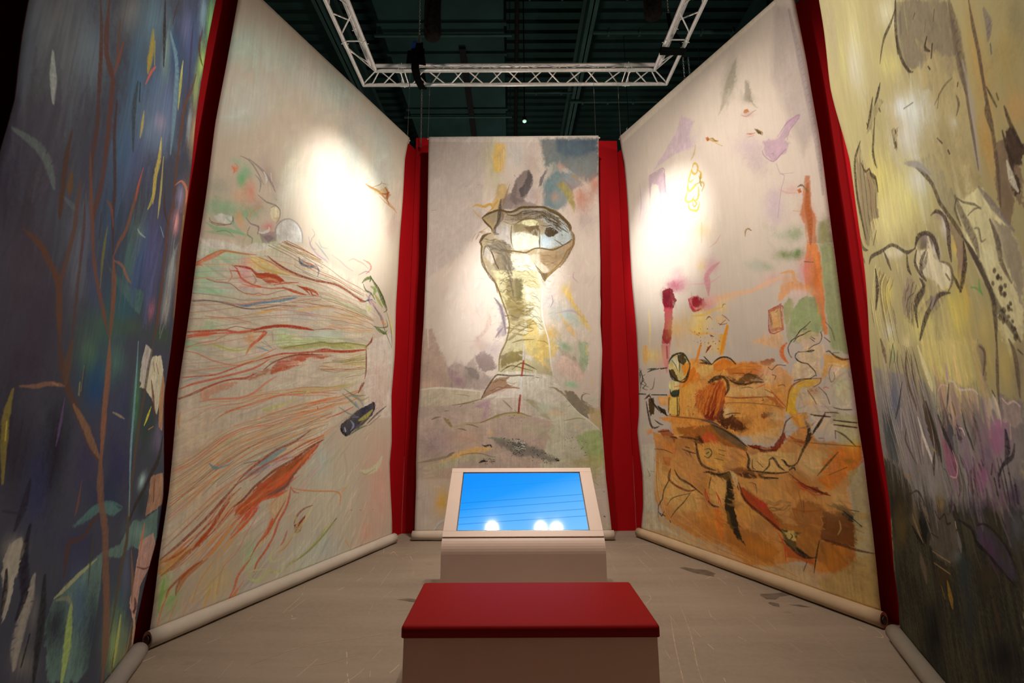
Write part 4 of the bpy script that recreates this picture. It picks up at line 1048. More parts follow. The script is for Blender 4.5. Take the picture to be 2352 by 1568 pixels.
OPS_C = """
p50 430 400 410 49 90 19 5326 933 5317 781 4692 786 4039 493 3568 56 3262
p35 770 780 760 10 14 11 5322 2396 5287 2393 5208 14 5240
b60 530 530 320 918 4942 139 -1 1 -433
p80 700 490 120 37 90 949 5214 1089 5196 1104 5025 1057 4773 934 4774 918 5027
p70 500 360 110 29 90 981 4591 1088 4590 1133 4458 1027 4199 906 4167 936 4394
b70 560 590 590 1243 5024 155 -1 -1 -252
b80 500 440 420 1442 4887 108 -1 -4 -333
p85 140 180 200 47 135 1556 5277 2395 5270 2374 4712 2232 4581 1918 4816 1751 4918 1641 4819 1600 5106
p90 85 130 190 51 135 1804 5258 2379 5253 2357 5082 2170 5016 1922 4984 1801 5087
b70 100 150 200 2095 5085 185 -2 -5 -152
b60 220 270 270 2164 4848 138 -1 -5 -150
b70 140 220 240 1795 4817 135 -27 -48 -261
p85 150 240 280 43 135 1623 4652 1794 4784 2038 4732 2156 4582 2001 4484 1904 4257 1781 4193 1602 4259
p70 140 230 270 33 90 1607 4619 1730 4651 1753 4258 1586 4259
b60 230 300 330 1785 4355 106 -1 -3 -130
b60 300 320 350 2005 4632 153 -1 -4 -132
b75 450 200 140 2119 4369 151 -1 -7 -211
b70 500 170 120 2323 4580 91 -1 -5 -131
b60 430 280 240 2273 4449 91 -1 -6 -163
b50 360 310 320 2183 4029 165 -1 -6 -191
b60 510 310 270 1857 4850 57 -23 -17 -47
b60 460 300 220 1755 4388 61 0 -1 -65
p85 330 300 100 23 68 1790 4585 1882 4617 2000 4451 2041 4288 2022 4159 1965 4289 1878 4452
p85 200 170 170 23 135 1210 4639 1334 4771 1411 4787 1456 4720 1423 4489 1330 4326 1209 4294 1148 4360
p85 78 68 75 16 135 1347 4588 1426 4787 1455 4654 1407 4456 1315 4391 1270 4490
p80 110 110 130 17 112 1547 4636 1657 4818 1664 4785 1592 4586 1560 4521
p75 170 140 140 29 135 1042 4361 1148 4458 1300 4359 1511 4292 1511 4243 1238 4229 1027 4215
b70 400 370 420 1452 4423 106 -1 -2 -147
b50 530 420 350 1543 4390 76 -1 -2 -146
p95 310 270 170 9 45 771 4096 846 4160 1012 4215 1072 4198 1163 4178 1253 4213 1314 4248 1601 4246 1691 4210 1840 4112 1957 3983 1970 3903 2005 3840 2002 3729 1947 3620 1885 3512 1809 3404 1704 3312 1644 3251 1606 3198 1549 3298 1499 3406 1382 3515 1304 2999 1027 3000 939 3210 835 3349 775 3473 767 3644 743 3754 788 3848 892 3879 892 3959 801 4039
p85 370 340 270 14 54 1102 4150 1238 4197 1328 4116 1298 4068 1207 3988 1117 3941 1012 3990 1027 4102
p85 380 400 410 13 45 1314 4229 1571 4235 1600 4162 1584 4098 1538 4066 1419 4115 1313 4068
p85 450 570 640 13 45 1616 4210 1780 4128 1912 3999 1968 3856 1981 3777 1890 3699 1771 3684 1681 3653 1562 3670 1535 3843 1685 3874 1805 3889 1717 3985 1598 4034
p85 500 570 530 13 45 1177 3877 1311 3892 1535 3827 1547 3670 1384 3640 1235 3625 1161 3688
p90 570 600 390 13 45 1313 4052 1433 4083 1538 4034 1537 3986 1432 3971 1327 3988
p80 620 660 470 13 45 1221 3798 1341 3813 1534 3796 1533 3701 1369 3640 1235 3641
b60 380 540 660 1638 3779 89 -1 -2 -94
b60 450 630 750 1746 3937 84 -33 -22 -60
p90 190 160 94 10 72 1192 4005 1312 4004 1417 3971 1537 3986 1520 3859 1520 3827 1446 3860 1341 3908 1281 3892 1206 3877
p80 94 80 50 8 54 1417 3971 1537 3978 1535 3875 1460 3844 1431 3907
p90 85 67 39 6 63 1641 3906 1731 3953 1805 3881 1744 3826 1684 3810 1632 3842 1663 3882
b50 450 430 390 1087 3878 90 -1 0 -95
p70 330 330 340 16 68 952 3990 1117 3989 1162 3877 1161 3688 1027 3783 937 3863
p75 120 110 94 13 135 907 3784 1057 3752 1176 3672 1146 3594 1057 3502 953 3596 878 3674
p60 430 300 200 13 68 1890 3699 1981 3777 1994 3698 1902 3589 1814 3621
p75 290 210 130 14 90 1531 3592 1651 3622 1828 3605 1856 3512 1765 3420 1676 3374 1588 3436 1530 3498
p50 230 160 83 14 90 1561 3560 1768 3575 1767 3497 1603 3467
p60 560 510 440 15 90 1383 3562 1531 3576 1559 3467 1632 3390 1675 3343 1586 3298
p90 85 74 56 8 72 1550 3344 1601 3298 1660 3305 1629 3236 1609 3198 1585 3252
p60 400 400 390 12 45 804 3675 878 3674 938 3549 924 3441 849 3503 804 3566
p85 620 670 530 18 90 1160 3579 1383 3577 1556 3267 1581 2997 1202 2999 1160 3408
p75 140 120 83 25 150 968 3580 1160 3579 1204 3362 1231 2999 1056 3000 998 3256 938 3440
p60 90 86 67 24 150 1057 3517 1160 3532 1189 3254 1217 2999 1129 3000 1086 3255
b50 530 450 160 1875 3098 88 -1 -2 -91
p90 120 90 47 5 68 1324 3972 1426 3962 1529 3961 1527 3835 1459 3844 1392 3908
p92 79 60 35 5 72 1631 3951 1699 3960 1800 3887 1730 3824 1662 3816 1612 3852
p85 140 110 67 7 68 1520 3391 1586 3303 1670 3320 1644 3268 1613 3195 1586 3285
p90 460 450 280 27 54 923 3345 1516 3341 1546 3130 1531 3235 940 3239 1531 3235 1560 2922 1572 2665 1634 2429 1662 2147 1691 1951 1769 1837 1543 1822 1268 1807 993 1889 960 1954 992 2019 1009 2216 1091 2382 1132 2516 1133 2685 1058 2890 991 3099
p80 630 690 570 24 90 1344 3131 1546 3095 1548 2716 1603 2513 1486 2413 1322 2481 1359 2889
p75 580 500 190 23 90 1306 2498 1487 2514 1634 2396 1647 2213 1482 2115 1353 2281
p70 570 450 120 20 90 1357 2718 1489 2666 1520 2497 1371 2481
b70 630 510 180 1701 2462 92 -35 -47 -125
p75 150 120 50 31 150 1092 3238 1312 3236 1293 3010 1341 2803 1257 2667 1157 2651 1091 2890
p60 94 90 47 24 150 1210 3237 1295 3237 1310 3010 1242 2889
p80 180 150 47 15 90 1025 2216 1156 2265 1304 2273 1319 2149 1156 2117 1025 2052
p70 540 540 530 10 90 1254 2232 1401 2214 1482 2132 1401 2148 1287 2198
p85 660 680 630 14 68 992 2003 1220 2018 1691 1951 1800 1789 1861 1629 1683 1566 1475 1630 1267 1663 880 1665 783 1665 928 1890
p85 310 180 100 11 68 775 1657 879 1841 960 1922 1155 1945 1090 1889 1154 1808 928 1745
b60 720 620 650 1090 1760 161 -1 0 -64
p85 220 200 92 11 68 1631 1814 1720 1805 1831 1725 1877 1637 1799 1725 1704 1789
p80 470 370 320 30 135 47 2572 147 2555 218 2353 321 2154 358 1957 443 1795 5 1797 6 2288
p80 380 320 310 23 135 340 2055 436 2137 568 2087 681 2201 731 2053 862 1955 928 1890 799 1777 377 1811
p75 200 150 160 23 135 697 2201 811 2284 943 2184 976 2052 830 2004 748 2053
p75 190 180 180 16 135 568 2070 666 2070 765 1955 733 1891 635 1940
p70 370 280 320 20 135 339 2072 438 2022 538 1891 507 1827 392 1892
b60 240 220 210 651 1956 85 -49 -48 -84
b50 320 190 250 506 1892 49 0 1 -81
b50 770 560 450 101 1845 130 -1 2 -65
p75 540 440 400 20 90 875 2754 908 2652 876 2568 728 2384 695 2451 810 2551
b50 480 350 310 778 2350 115 -1 1 -83
p75 300 270 310 17 112 941 2977 1058 2890 1099 2668 1091 2482 992 2433 975 2550 1041 2668 991 2856
b50 380 350 410 926 2283 131 -1 0 -99
p60 610 590 540 30 135 1596 3060 1993 2885 2148 2544 2164 2046 1865 1789 1707 1951 1650 2379
b50 500 510 600 1677 2921 84 0 -2 -103
b60 450 510 500 1707 2750 95 34 43 -128
p85 690 540 160 21 90 1831 3093 1916 3128 1994 2902 2105 2730 2213 2510 2085 2612 1943 2868
p80 710 500 140 17 90 1774 2800 1856 2715 1982 2511 1997 2427 1884 2528
b70 570 410 110 1652 2496 99 -59 -68 -116
b70 450 650 680 1890 2749 75 -66 -66 -78
b60 460 630 590 1987 2663 82 -104 -65 -54
b60 590 560 520 1900 2495 92 -116 -52 -43
p80 650 530 190 17 90 1486 2413 1716 2379 1780 2312 1679 2180 1516 2181
p70 710 560 190 16 90 1451 2231 1549 2214 1676 2016 1579 2082
p70 270 430 260 23 135 2012 2394 2143 2376 2151 2145 2097 1982 2036 2113 2025 2277
b70 220 410 270 1862 2311 112 -67 -43 -72
p65 370 330 280 20 135 1764 2312 1909 2245 2068 2080 2080 1949 1939 2146 1810 2212
p70 690 550 500 20 135 1677 2082 1843 2212 2004 2129 2096 1949 2044 1852 1837 1950
b80 210 590 350 1915 1837 95 -17 -8 -40
p85 600 580 460 13 45 -3 1797 215 1812 443 1792 783 1761 775 1657 671 1618 446 1587 157 1572 -11 1557
p80 530 450 410 22 68 -12 1573 446 1587 768 1633 880 1681 1267 1679 1443 1599 1537 1440 1679 1377 1618 691 -6 695
p75 620 600 550 19 68 896 1665 1251 1679 1411 1647 1569 1472 1663 1377 1441 1441 1249 1489 1057 1474 881 1427
p80 550 600 490 19 68 1251 1671 1683 1582 1861 1629 2110 1407 2263 1250 2273 689 1463 691 1679 1377
p80 480 340 450 13 68 704 1570 800 1609 880 1665 904 1633 865 1506 833 1412 786 1412 817 1506 832 1570 736 1554
p75 440 410 180 13 68 834 1396 993 1474 1249 1492 1393 1441 1153 1465 961 1427
p70 370 330 180 16 68 1315 1663 1443 1646 1570 1503 1679 1377 1553 1440 1474 1535
p80 180 170 120 13 90 1832 1773 1929 1756 2053 1628 2179 1548 2209 1485 2112 1469 2126 1391 2016 1470 1877 1629
p70 470 400 180 16 90 2131 1564 2282 1532 2272 1265 2142 1406
b50 460 540 430 2182 1643 96 0 -3 -79
b60 800 560 350 1697 1487 141 -25 -6 -31
b60 530 660 600 1554 1535 105 -38 -34 -89
p85 310 250 100 8 90 305 1445 337 1437 435 1335 420 1311 371 1335
b70 470 380 430 249 1133 190 -1 3 -138
b60 380 300 330 139 1072 95 0 3 -92
b60 610 420 320 613 1194 222 -1 1 -93
p75 800 560 190 24 112 457 994 646 1055 836 1085 931 1054 773 1008 584 963 365 888 208 873
b60 800 530 210 678 1039 173 14 3 -31
b50 760 600 250 898 1239 32 0 0 -62
p80 230 240 220 21 135 867 1193 1089 1177 1342 1114 1530 1037 1748 914 1622 899 1403 960 1246 961 1089 1053
b70 160 170 160 1231 1068 140 -24 -14 -75
b60 190 200 200 1451 1021 128 -59 -21 -42
b50 470 540 360 1471 1284 249 -44 -15 -76
p75 350 480 210 28 135 1945 1189 2138 1282 2280 1281 2288 882 2125 912 2035 1035
b60 330 490 200 2210 1096 95 0 -7 -183
b60 430 380 140 2030 882 188 -1 -2 -76
p70 560 590 410 18 90 52 828 395 933 678 993 899 977 994 947 679 917 429 842 211 767
b50 730 390 100 556 736 141 0 1 -60
b85 790 530 110 311 435 107 -9 -13 -185
b50 750 620 410 180 692 72 0 5 -171
b60 650 610 580 96 487 107 0 8 -270
b60 800 780 720 140 200 106 0 2 -67
b70 530 590 260 2230 894 108 0 -4 -104
b60 490 510 250 2172 790 90 0 -5 -138
b50 560 530 330 2254 145 70 0 -3 -83
d450 0.35 18 2 0.16 80 40 11 228 276 528
d300 0.35 14 1.6 0.12 60 60 3 229 174 289
d300 0.5 9 0.7 0.28 10 70 76 194 323 423
d350 0.45 8 0.7 0.25 25 50 91 180 175 348
d500 0.4 18 1.2 0.2 8 30 -2 233 4 176
f14 75 33 108 14 101|120 94 56 85 70 47 190 160 110 150 130 83|1117 4166 1238 4149 1359 4212 1540 4195 1720 4145 1897 3999|1057 4037 1177 4005 1298 4052 1433 4067 1599 4098 1806 3936
f9 80 43 129 14 102|50 41 27 94 79 53 150 120 72|1600 4178 1689 4113 1778 4032 1866 3936|1614 4097 1672 4001 1761 3937 1834 3873
f8 70 42 127 14 103|120 100 73 76 67 47 170 140 94|788 3817 907 3816 1027 3783 1161 3751|878 3596 997 3627 1086 3595 1175 3579
f12 60 41 103 14 104|140 110 63 230 200 110 76 67 44|998 3348 1086 3362 1174 3331|1013 3013 1115 3042 1202 3027
f9 60 31 83 11 105|260 230 110 340 310 160 190 160 83|1175 3547 1294 3547 1426 3468|1290 3102 1408 3131 1524 3070
f9 80 37 86 9 106|89 65 35 160 120 65 51 39 25|1618 4216 1737 4151 1855 4068 1954 3940|1565 4143 1667 4051 1768 3995 1935 3850
f7 75 37 74 9 107|140 100 56 230 180 110 87 63 33|1120 4165 1240 4145 1395 4199 1601 4198|1188 4036 1290 4063 1428 4080 1599 4088
f12 55 48 107 14 108|100 94 75 170 150 110 72 63 47|915 3785 1017 3784 1119 3712 1169 3676|1000 3464 1084 3393 1151 3219 1199 2909
f8 60 35 93 10 109|410 350 160 300 230 83 230 160 63|1319 3322 1419 3304 1518 3234|1315 2942 1398 2908 1513 2890
f8 60 36 71 9 110|140 100 47 230 180 96|1557 3584 1691 3566 1826 3547|1554 3425 1655 3390 1739 3407
f16 70 57 149 15 111|120 90 33 180 140 50 240 200 73 280 250 110|1041 3029 1158 2924 1292 2889 1460 2922|1091 2349 1190 2432 1289 2464 1454 2480
f10 60 46 116 16 112|430 380 180 230 180 63 140 110 44|991 3186 1092 3063 1192 2993 1326 2975|1141 2719 1241 2752 1341 2718 1457 2751
f10 65 35 81 12 113|190 160 63 300 250 110 500 510 360|1328 3166 1429 3131 1528 3043|1306 2582 1439 2581 1586 2496
f7 70 44 109 10 114|370 240 150 540 390 280 200 120 68|928 1890 1074 1905 1252 1888|864 1697 993 1760 1154 1792
f8 80 42 83 9 115|670 770 800 72 69 57|1168 1146 1247 1161 1326 1114|1167 1038 1246 1038 1341 1053
s60 420 290 60 2007 4715 86 2097 4648 86
s50 340 170 100 1853 4683 25 1972 4550 71 2028 4386 24
s40 220 290 150 1705 4936 22 1765 4851 62 1732 4751 22
s80 120 110 120 1411 4787 124 1424 4621 352 1377 4456 123
s70 180 150 160 1240 4589 97 1209 4458 274 1224 4327 96
s50 250 180 140 1149 4590 32 1087 4393 92 1057 4263 32
s70 52 46 50 1027 4361 64 1012 4231 182 997 4038 182 937 3943 64
s85 570 360 87 641 4258 45 708 4290 130 785 4257 130 860 4297 130 936 4288 129 996 4345 44
s85 530 340 75 754 4290 33 815 4249 97 875 4297 97 921 4232 91 845 4184 33
s85 530 330 74 981 4361 32 936 4264 93 876 4200 33
s80 530 360 100 652 4218 24 710 4136 70 771 4096 25
s80 460 330 100 763 4120 25 831 4071 70 907 4007 24
s60 400 270 83 876 4071 24 922 3943 67 907 3879 24
s50 450 350 190 847 3959 33 757 3896 93 772 3880 95 892 3879 33
s60 240 190 160 713 3849 21 742 3896 63 817 3896 22
s50 270 200 200 691 3786 32 713 3833 92 742 3865 33
s40 410 290 170 639 3755 21 653 3818 61 712 3896 22
s85 120 97 60 1567 3986 22 1642 3969 64 1702 3985 64 1731 3953 22
s80 130 100 63 1538 4034 21 1507 3986 60 1551 3906 60 1535 3811 21
s90 83 56 22 771 4091 41 846 4155 120 1012 4212 121 1072 4195 121 1163 4175 121 1253 4213 120 1314 4245 121 1601 4246 122 1691 4210 120 1840 4112 118 1957 3983 116 1973 3903 40
s90 120 81 32 1616 4235 56 1781 4169 159 1898 4047 156 1956 3967 152 1955 3903 52
s90 160 100 32 1973 3903 37 2009 3832 105 2000 3714 104 1947 3605 104 1885 3496 104 1808 3388 36
s85 120 74 27 771 4091 32 816 4031 92 892 3959 92 914 3903 32
s90 85 62 27 892 3879 28 795 3845 78 746 3754 75 774 3691 74 767 3628 74 770 3473 74 821 3364 74 939 3210 74 983 3043 26
s90 67 46 22 736 3746 30 758 3770 84 803 3832 85 862 3867 30
s70 33 28 20 848 3675 16 923 3565 45 953 3456 45 998 3378 16
s60 76 70 63 952 3990 58 937 3879 165 997 3863 61
s50 150 85 89 1042 4198 48 1057 4102 136 1027 4038 48
s85 110 83 47 1117 4149 19 1087 4182 55 1042 4207 19
s85 130 90 33 1207 3988 22 1298 4052 63 1373 4083 64 1508 4066 22
s80 140 110 47 1177 3989 21 1161 3814 60 1176 3719 21
s90 52 40 20 1553 3835 18 1541 3748 52 1547 3654 18
s85 150 96 36 1743 3778 22 1816 3731 62 1860 3699 63 1950 3745 61 1974 3777 21
s85 120 80 33 1072 3618 25 1175 3618 70 1279 3609 70 1368 3593 70 1443 3639 70 1532 3662 70 1666 3638 70 1770 3653 70 1860 3699 24
s85 94 70 33 1485 3421 18 1543 3344 52 1571 3267 52 1606 3198 18
s80 140 90 27 1644 3251 21 1719 3328 60 1809 3404 21
s70 100 100 110 938 3658 32 878 3690 94 818 3691 92 790 3566 31
s80 33 28 22 983 3425 23 998 3378 23
s80 33 28 22 1263 3407 21 1269 3398 21
s80 37 32 25 1841 3849 38 1860 3834 38
s80 39 33 26 1968 3853 27 1975 3843 27
s50 340 350 360 1643 3206 59 1687 3190 59
s40 460 270 370 1998 3326 26 1981 3249 74 2052 3173 26
s50 340 170 98 81 4214 14 149 4218 14
s50 340 210 130 538 4562 12 568 4565 12
s50 730 260 160 652 5280 15 699 5276 15
s60 46 40 32 1211 4725 11 1226 4697 11
s50 280 130 96 706 4582 12 729 4580 12
s90 100 71 29 777 4103 28 845 4148 82 913 4185 82 999 4206 83 1085 4187 83 1171 4183 82 1292 4241 83 1395 4236 83 1533 4244 83 1619 4244 82 1703 4179 82 1805 4132 81 1889 4049 80 1955 3967 28
s90 69 44 19 914 3929 21 846 4002 61 785 4085 21
s85 94 70 35 1170 3982 18 1161 3873 51 1169 3747 51 1186 3676 18
s80 76 57 30 1025 4165 18 999 4074 52 965 3983 52 949 3893 18
s90 94 67 30 1552 3834 15 1551 3745 42 1541 3664 15
s90 94 70 33 1000 3624 19 1152 3631 53 1287 3604 53 1372 3603 53 1456 3647 53 1592 3655 53 1726 3628 53 1846 3689 52 1932 3742 52 1975 3786 18
s90 230 140 35 1975 3786 28 2008 3741 77 1990 3688 77 1912 3617 76 1841 3476 76 1755 3389 77 1653 3285 76 1613 3202 26
s90 140 94 33 1487 3417 18 1536 3321 51 1586 3285 51 1601 3216 18
s85 130 94 41 745 3750 24 779 3840 70 846 3866 72 897 3875 25
s90 120 86 38 771 3750 27 763 3625 76 781 3501 76 833 3360 76 883 3255 76 950 3185 76 1001 3064 75 1050 2910 26
s85 45 37 26 864 3696 18 907 3606 51 941 3500 51 992 3377 18
s90 140 100 27 940 3239 27 991 3099 76 1058 2908 75 1133 2668 75 1132 2549 75 1091 2382 74 1017 2216 74 1001 2019 26
s90 700 780 770 1579 3095 24 1560 2922 67 1576 2665 67 1642 2412 66 1662 2147 65 1694 1951 23
s80 170 120 39 1173 2381 26 1288 2414 75 1453 2422 26
s70 240 170 48 1502 2405 20 1585 2396 59 1633 2362 20
s80 90 68 26 1172 2035 26 1286 2116 74 1384 2083 74 1481 2033 26
s80 100 76 29 1025 2003 20 1106 2068 57 1188 2084 57 1302 2051 57 1432 2017 20
s90 36 30 19 1090 2052 29 1139 2076 29
s90 87 48 21 775 1657 25 847 1793 73 960 1954 73 1025 1967 73 1155 1954 73 1269 1961 73 1447 1952 26
s85 280 150 80 864 1713 28 993 1776 81 1090 1808 81 1187 1808 81 1284 1791 28
s95 550 550 570 1327 2356 74 1309 2141 73
s98 290 30 26 1316 2144 90 1291 1940 89
s95 670 750 800 1291 1940 73 1270 1708 73
s98 430 29 31 1272 1708 89 1249 1479 88
s90 140 37 36 1260 1679 40 1246 1489 40
s75 150 140 190 941 2977 41 1025 2856 117 1066 2668 116 1091 2499 40
s60 190 160 210 1058 2584 41 992 2500 117 959 2449 41
s40 760 790 800 80 2555 41 95 2320 40
s50 460 370 510 1740 2766 42 1957 2799 120 2088 2713 42
s70 800 590 140 2125 2343 52 2137 2211 52
s60 800 590 140 2179 1916 51 2179 1836 51
s50 230 140 130 1695 3007 18 1710 2921 50 1676 2852 18
s80 770 800 700 -3 1781 34 216 1806 97 443 1792 96 767 1761 34
s60 340 290 160 460 1723 20 573 1714 56 638 1698 20
s85 210 170 88 414 1587 22 575 1610 64 671 1634 64 783 1665 22
s80 64 56 36 511 1571 20 543 1587 20
s80 59 51 32 671 1610 20 691 1618 20
s80 240 230 150 1049 1651 25 1106 1600 72 1170 1536 25
s70 180 180 130 1202 1528 14 1241 1481 14
s80 260 220 80 578 1366 22 770 1373 63 913 1427 63 1073 1482 63 1249 1492 63 1409 1441 22
s70 720 800 770 961 1672 22 1090 1688 64 1251 1682 22
s80 750 800 720 1861 1645 20 2001 1486 56 2110 1407 56 2264 1265 20
s70 160 160 110 2053 1628 28 2179 1564 28
s80 210 190 120 2105 1723 25 2056 1708 71 2046 1644 73 2117 1612 25
s80 230 210 140 2065 1740 20 2153 1715 20
s70 350 300 140 1823 1392 19 1903 1407 55 1999 1423 55 2078 1407 19
s60 800 490 290 1918 1376 22 1980 1313 64 2041 1251 22
s85 210 180 81 162 1411 28 209 1433 80 273 1445 28
s60 480 440 250 404 1311 44 579 1350 126 770 1373 44
s80 180 160 76 594 1350 19 674 1342 55 746 1313 19
s80 180 160 79 492 1300 22 563 1291 62 599 1272 22
s80 71 63 40 319 1515 25 375 1521 25
s60 250 360 310 867 1178 19 994 1177 54 1105 1153 54 1247 1099 19
s85 220 190 130 348 949 38 410 994 109 457 1013 38
s75 310 280 180 3 889 38 175 919 107 316 949 108 426 979 38
s70 250 190 120 521 979 16 678 1001 46 805 993 46 899 962 46 962 954 16
s60 450 360 440 522 933 25 507 887 70 530 887 24
s90 21 21 17 1114 1130 37 1124 1123 20
s90 21 21 17 1150 1061 23 1151 1063 12
s90 20 20 17 1268 1143 24 1271 1148 13
s90 21 21 17 1202 1066 30 1209 1071 16
s90 21 21 18 1233 1010 26 1238 1004 14
s90 21 21 17 1151 1129 34 1154 1125 19
s90 21 21 17 1244 1083 34 1251 1076 19
s90 21 21 18 1321 1027 23 1324 1026 12
s90 21 21 18 1205 986 31 1214 990 17
s90 20 20 17 1169 1174 31 1174 1168 17
s90 21 21 17 1195 1067 23 1197 1067 12
s90 21 21 18 1158 1021 31 1165 1019 17
s90 21 21 17 1246 1079 37 1258 1077 21
s90 21 21 17 1104 1108 23 1109 1109 12
s90 21 21 18 1295 980 35 1303 985 20
s90 21 21 17 1177 1128 32 1183 1119 18
s90 21 21 18 1216 999 35 1221 996 19
s90 20 20 17 1248 1142 30 1253 1146 17
s90 21 21 18 1227 1025 23 1232 1024 12
s90 20 20 17 1127 1168 23 1130 1170 12
s90 21 21 17 1273 1080 33 1279 1074 19
s90 21 21 17 1338 1135 23 1340 1133 12
s90 21 21 17 1151 1042 35 1156 1035 19
s90 21 21 17 1282 1072 37 1293 1074 21
s90 21 21 17 1251 1076 23 1256 1080 12
s90 21 21 17 1219 1063 23 1225 1061 12
s90 20 20 17 1244 1169 33 1255 1170 19
s90 21 21 17 1171 1126 23 1172 1127 12
s90 20 20 17 1247 1158 30 1256 1165 16
s90 21 21 17 1173 1037 37 1180 1043 21
s90 21 21 17 1131 1127 36 1135 1130 20
s90 20 21 17 1187 1152 23 1192 1152 12
s90 20 21 17 1062 1171 38 1073 1180 21
s90 21 21 18 1275 1027 25 1278 1023 14
s90 21 21 18 1252 1008 30 1262 1008 16
s90 21 21 18 1170 975 23 1173 976 12
s90 21 21 18 1185 1009 23 1191 1007 12
s90 20 20 17 1223 1169 32 1227 1173 18
s90 21 21 17 1197 1096 23 1201 1101 12
s90 21 21 18 1218 968 28 1222 970 15
s90 21 21 17 1255 1121 24 1258 1120 13
s90 21 21 18 1280 973 30 1286 972 17
s90 21 21 18 1177 996 33 1188 994 18
s90 21 21 17 1146 1136 23 1151 1141 12
s90 21 21 18 1275 995 23 1277 995 12
s90 21 21 17 1263 1090 29 1267 1094 16
s90 20 21 17 1077 1177 29 1084 1175 16
s90 20 21 17 1072 1179 31 1076 1178 17
s90 20 20 17 1235 1163 23 1241 1160 12
s90 20 20 17 1256 1163 34 1261 1166 19
s90 21 21 17 1204 1085 31 1212 1091 17
s90 21 21 17 1237 1120 23 1242 1120 12
s90 20 21 17 1189 1137 34 1196 1140 19
s90 21 21 17 1167 1128 29 1171 1134 16
s90 21 21 18 1214 981 23 1221 979 12
s90 21 21 17 1311 1106 27 1319 1104 15
s90 21 21 17 1192 1039 34 1198 1041 19
s90 20 21 17 1206 1126 37 1210 1129 21
s90 20 20 17 1299 1152 23 1304 1146 13
s90 21 21 17 1230 1054 23 1236 1050 13
s90 21 21 18 1253 1018 23 1258 1014 12
s90 21 21 17 1225 1060 23 1229 1063 12
s90 21 21 17 1102 1091 29 1107 1088 16
s90 20 21 17 1215 1135 23 1218 1135 12
s90 21 21 17 1274 1089 23 1280 1095 12
s90 20 21 17 1171 1158 32 1176 1160 18
s90 20 21 17 1206 1132 23 1210 1132 12
s90 21 21 17 1174 1102 23 1178 1102 13
s90 21 21 18 1286 1018 23 1292 1017 12
s90 21 21 18 1159 966 23 1161 968 12
s90 21 21 17 1226 1037 30 1236 1035 17
s90 20 20 17 1205 1172 24 1210 1171 13
s90 20 20 17 1177 1163 31 1180 1161 17
s90 21 21 17 1199 1043 30 1204 1041 17
s90 21 21 17 1280 1110 23 1283 1113 12
s90 20 20 17 1178 1175 23 1184 1173 12
s90 21 21 18 1189 986 32 1194 981 18
s90 21 21 18 1163 967 23 1165 970 12
s90 21 21 18 1192 1006 26 1198 1010 14
s90 21 21 17 1316 1044 23 1318 1043 12
s90 21 21 18 1257 998 23 1261 996 12
s90 21 21 17 1218 1085 23 1223 1081 12
s90 21 21 17 1178 1073 38 1192 1072 21
s90 20 21 17 1128 1160 27 1136 1154 15
s90 21 21 17 1229 1092 25 1230 1089 14
s90 21 21 18 1268 1036 23 1271 1038 12
s90 21 21 18 1229 1027 26 1232 1027 14
s90 21 21 18 1291 1040 24 1299 1039 13
s90 21 21 17 1105 1100 37 1109 1104 21
s90 21 21 18 1311 1030 28 1320 1026 15
s90 21 21 18 1478 980 37 1483 974 21
s90 17 19 16 1564 887 29 1573 886 16
s90 21 21 18 1584 941 23 1590 944 12
s90 21 21 18 1581 1002 23 1586 998 12
s90 15 16 14 1642 877 33 1647 878 18
s90 21 21 18 1487 968 25 1495 971 14
s90 21 21 18 1569 926 23 1573 930 12
s90 21 21 18 1493 967 32 1497 970 18
s90 21 21 17 1439 1068 29 1445 1063 16
s90 18 19 16 1736 904 23 1744 905 12
s90 21 21 18 1578 999 23 1583 999 12
s90 18 19 16 1470 892 23 1473 896 12
s90 21 21 18 1596 986 23 1598 985 12
s90 21 21 18 1623 972 23 1626 974 12
s90 21 21 18 1695 922 23 1699 927 12
s90 21 21 18 1527 1005 25 1535 1007 14
s90 21 21 18 1416 912 35 1422 908 20
s90 18 19 16 1494 880 23 1498 879 12
s90 21 21 18 1509 988 23 1514 985 12
s90 21 21 18 1428 941 23 1434 945 12
s90 21 21 18 1475 984 37 1479 981 21
s90 17 19 16 1549 903 35 1554 910 19
s90 21 21 18 1524 931 28 1529 936 16
s90 21 21 18 1542 937 23 1545 939 12
s90 21 21 18 1416 958 28 1423 962 15
s90 17 19 16 1580 897 29 1589 892 16
s90 21 21 18 1390 1020 23 1396 1022 12
s90 15 16 14 1667 864 23 1669 864 12
s90 18 19 16 1591 881 38 1601 891 21
s90 21 21 18 1552 934 29 1561 938 16
s90 21 21 18 1422 946 38 1431 957 21
s90 21 21 18 1497 918 27 1500 916 15
s90 21 21 18 1441 1009 23 1444 1011 12
s90 21 22 18 1667 956 23 1670 953 12
s90 21 21 18 1547 1002 23 1551 1002 12
s90 21 22 18 1653 976 29 1661 975 16
s90 21 21 17 1420 1035 35 1431 1032 19
s90 21 21 18 1570 996 24 1576 994 13
s90 21 21 18 1477 1032 23 1483 1030 12
s90 21 21 18 1502 939 35 1505 943 19
s90 21 22 18 829 913 26 833 910 14
s90 21 22 18 814 935 38 824 928 21
s90 21 22 18 937 924 36 947 920 20
s90 20 20 17 911 894 42 921 892 23
s90 21 22 18 889 939 38 901 938 21
s90 21 22 18 847 932 27 852 931 15
s90 19 20 17 939 903 44 953 898 25
s90 21 22 18 817 921 26 826 920 14
s90 19 20 17 861 904 25 864 908 14
s90 17 18 15 834 872 25 840 871 14
s90 21 22 18 898 929 23 905 923 13
s90 21 22 18 902 921 29 906 921 16
s90 19 20 17 824 905 41 834 914 23
s90 19 20 17 951 905 23 958 905 12
s90 22 22 18 916 921 23 922 923 12
s90 19 20 17 857 908 40 864 906 22
s90 20 20 17 927 899 42 934 904 24
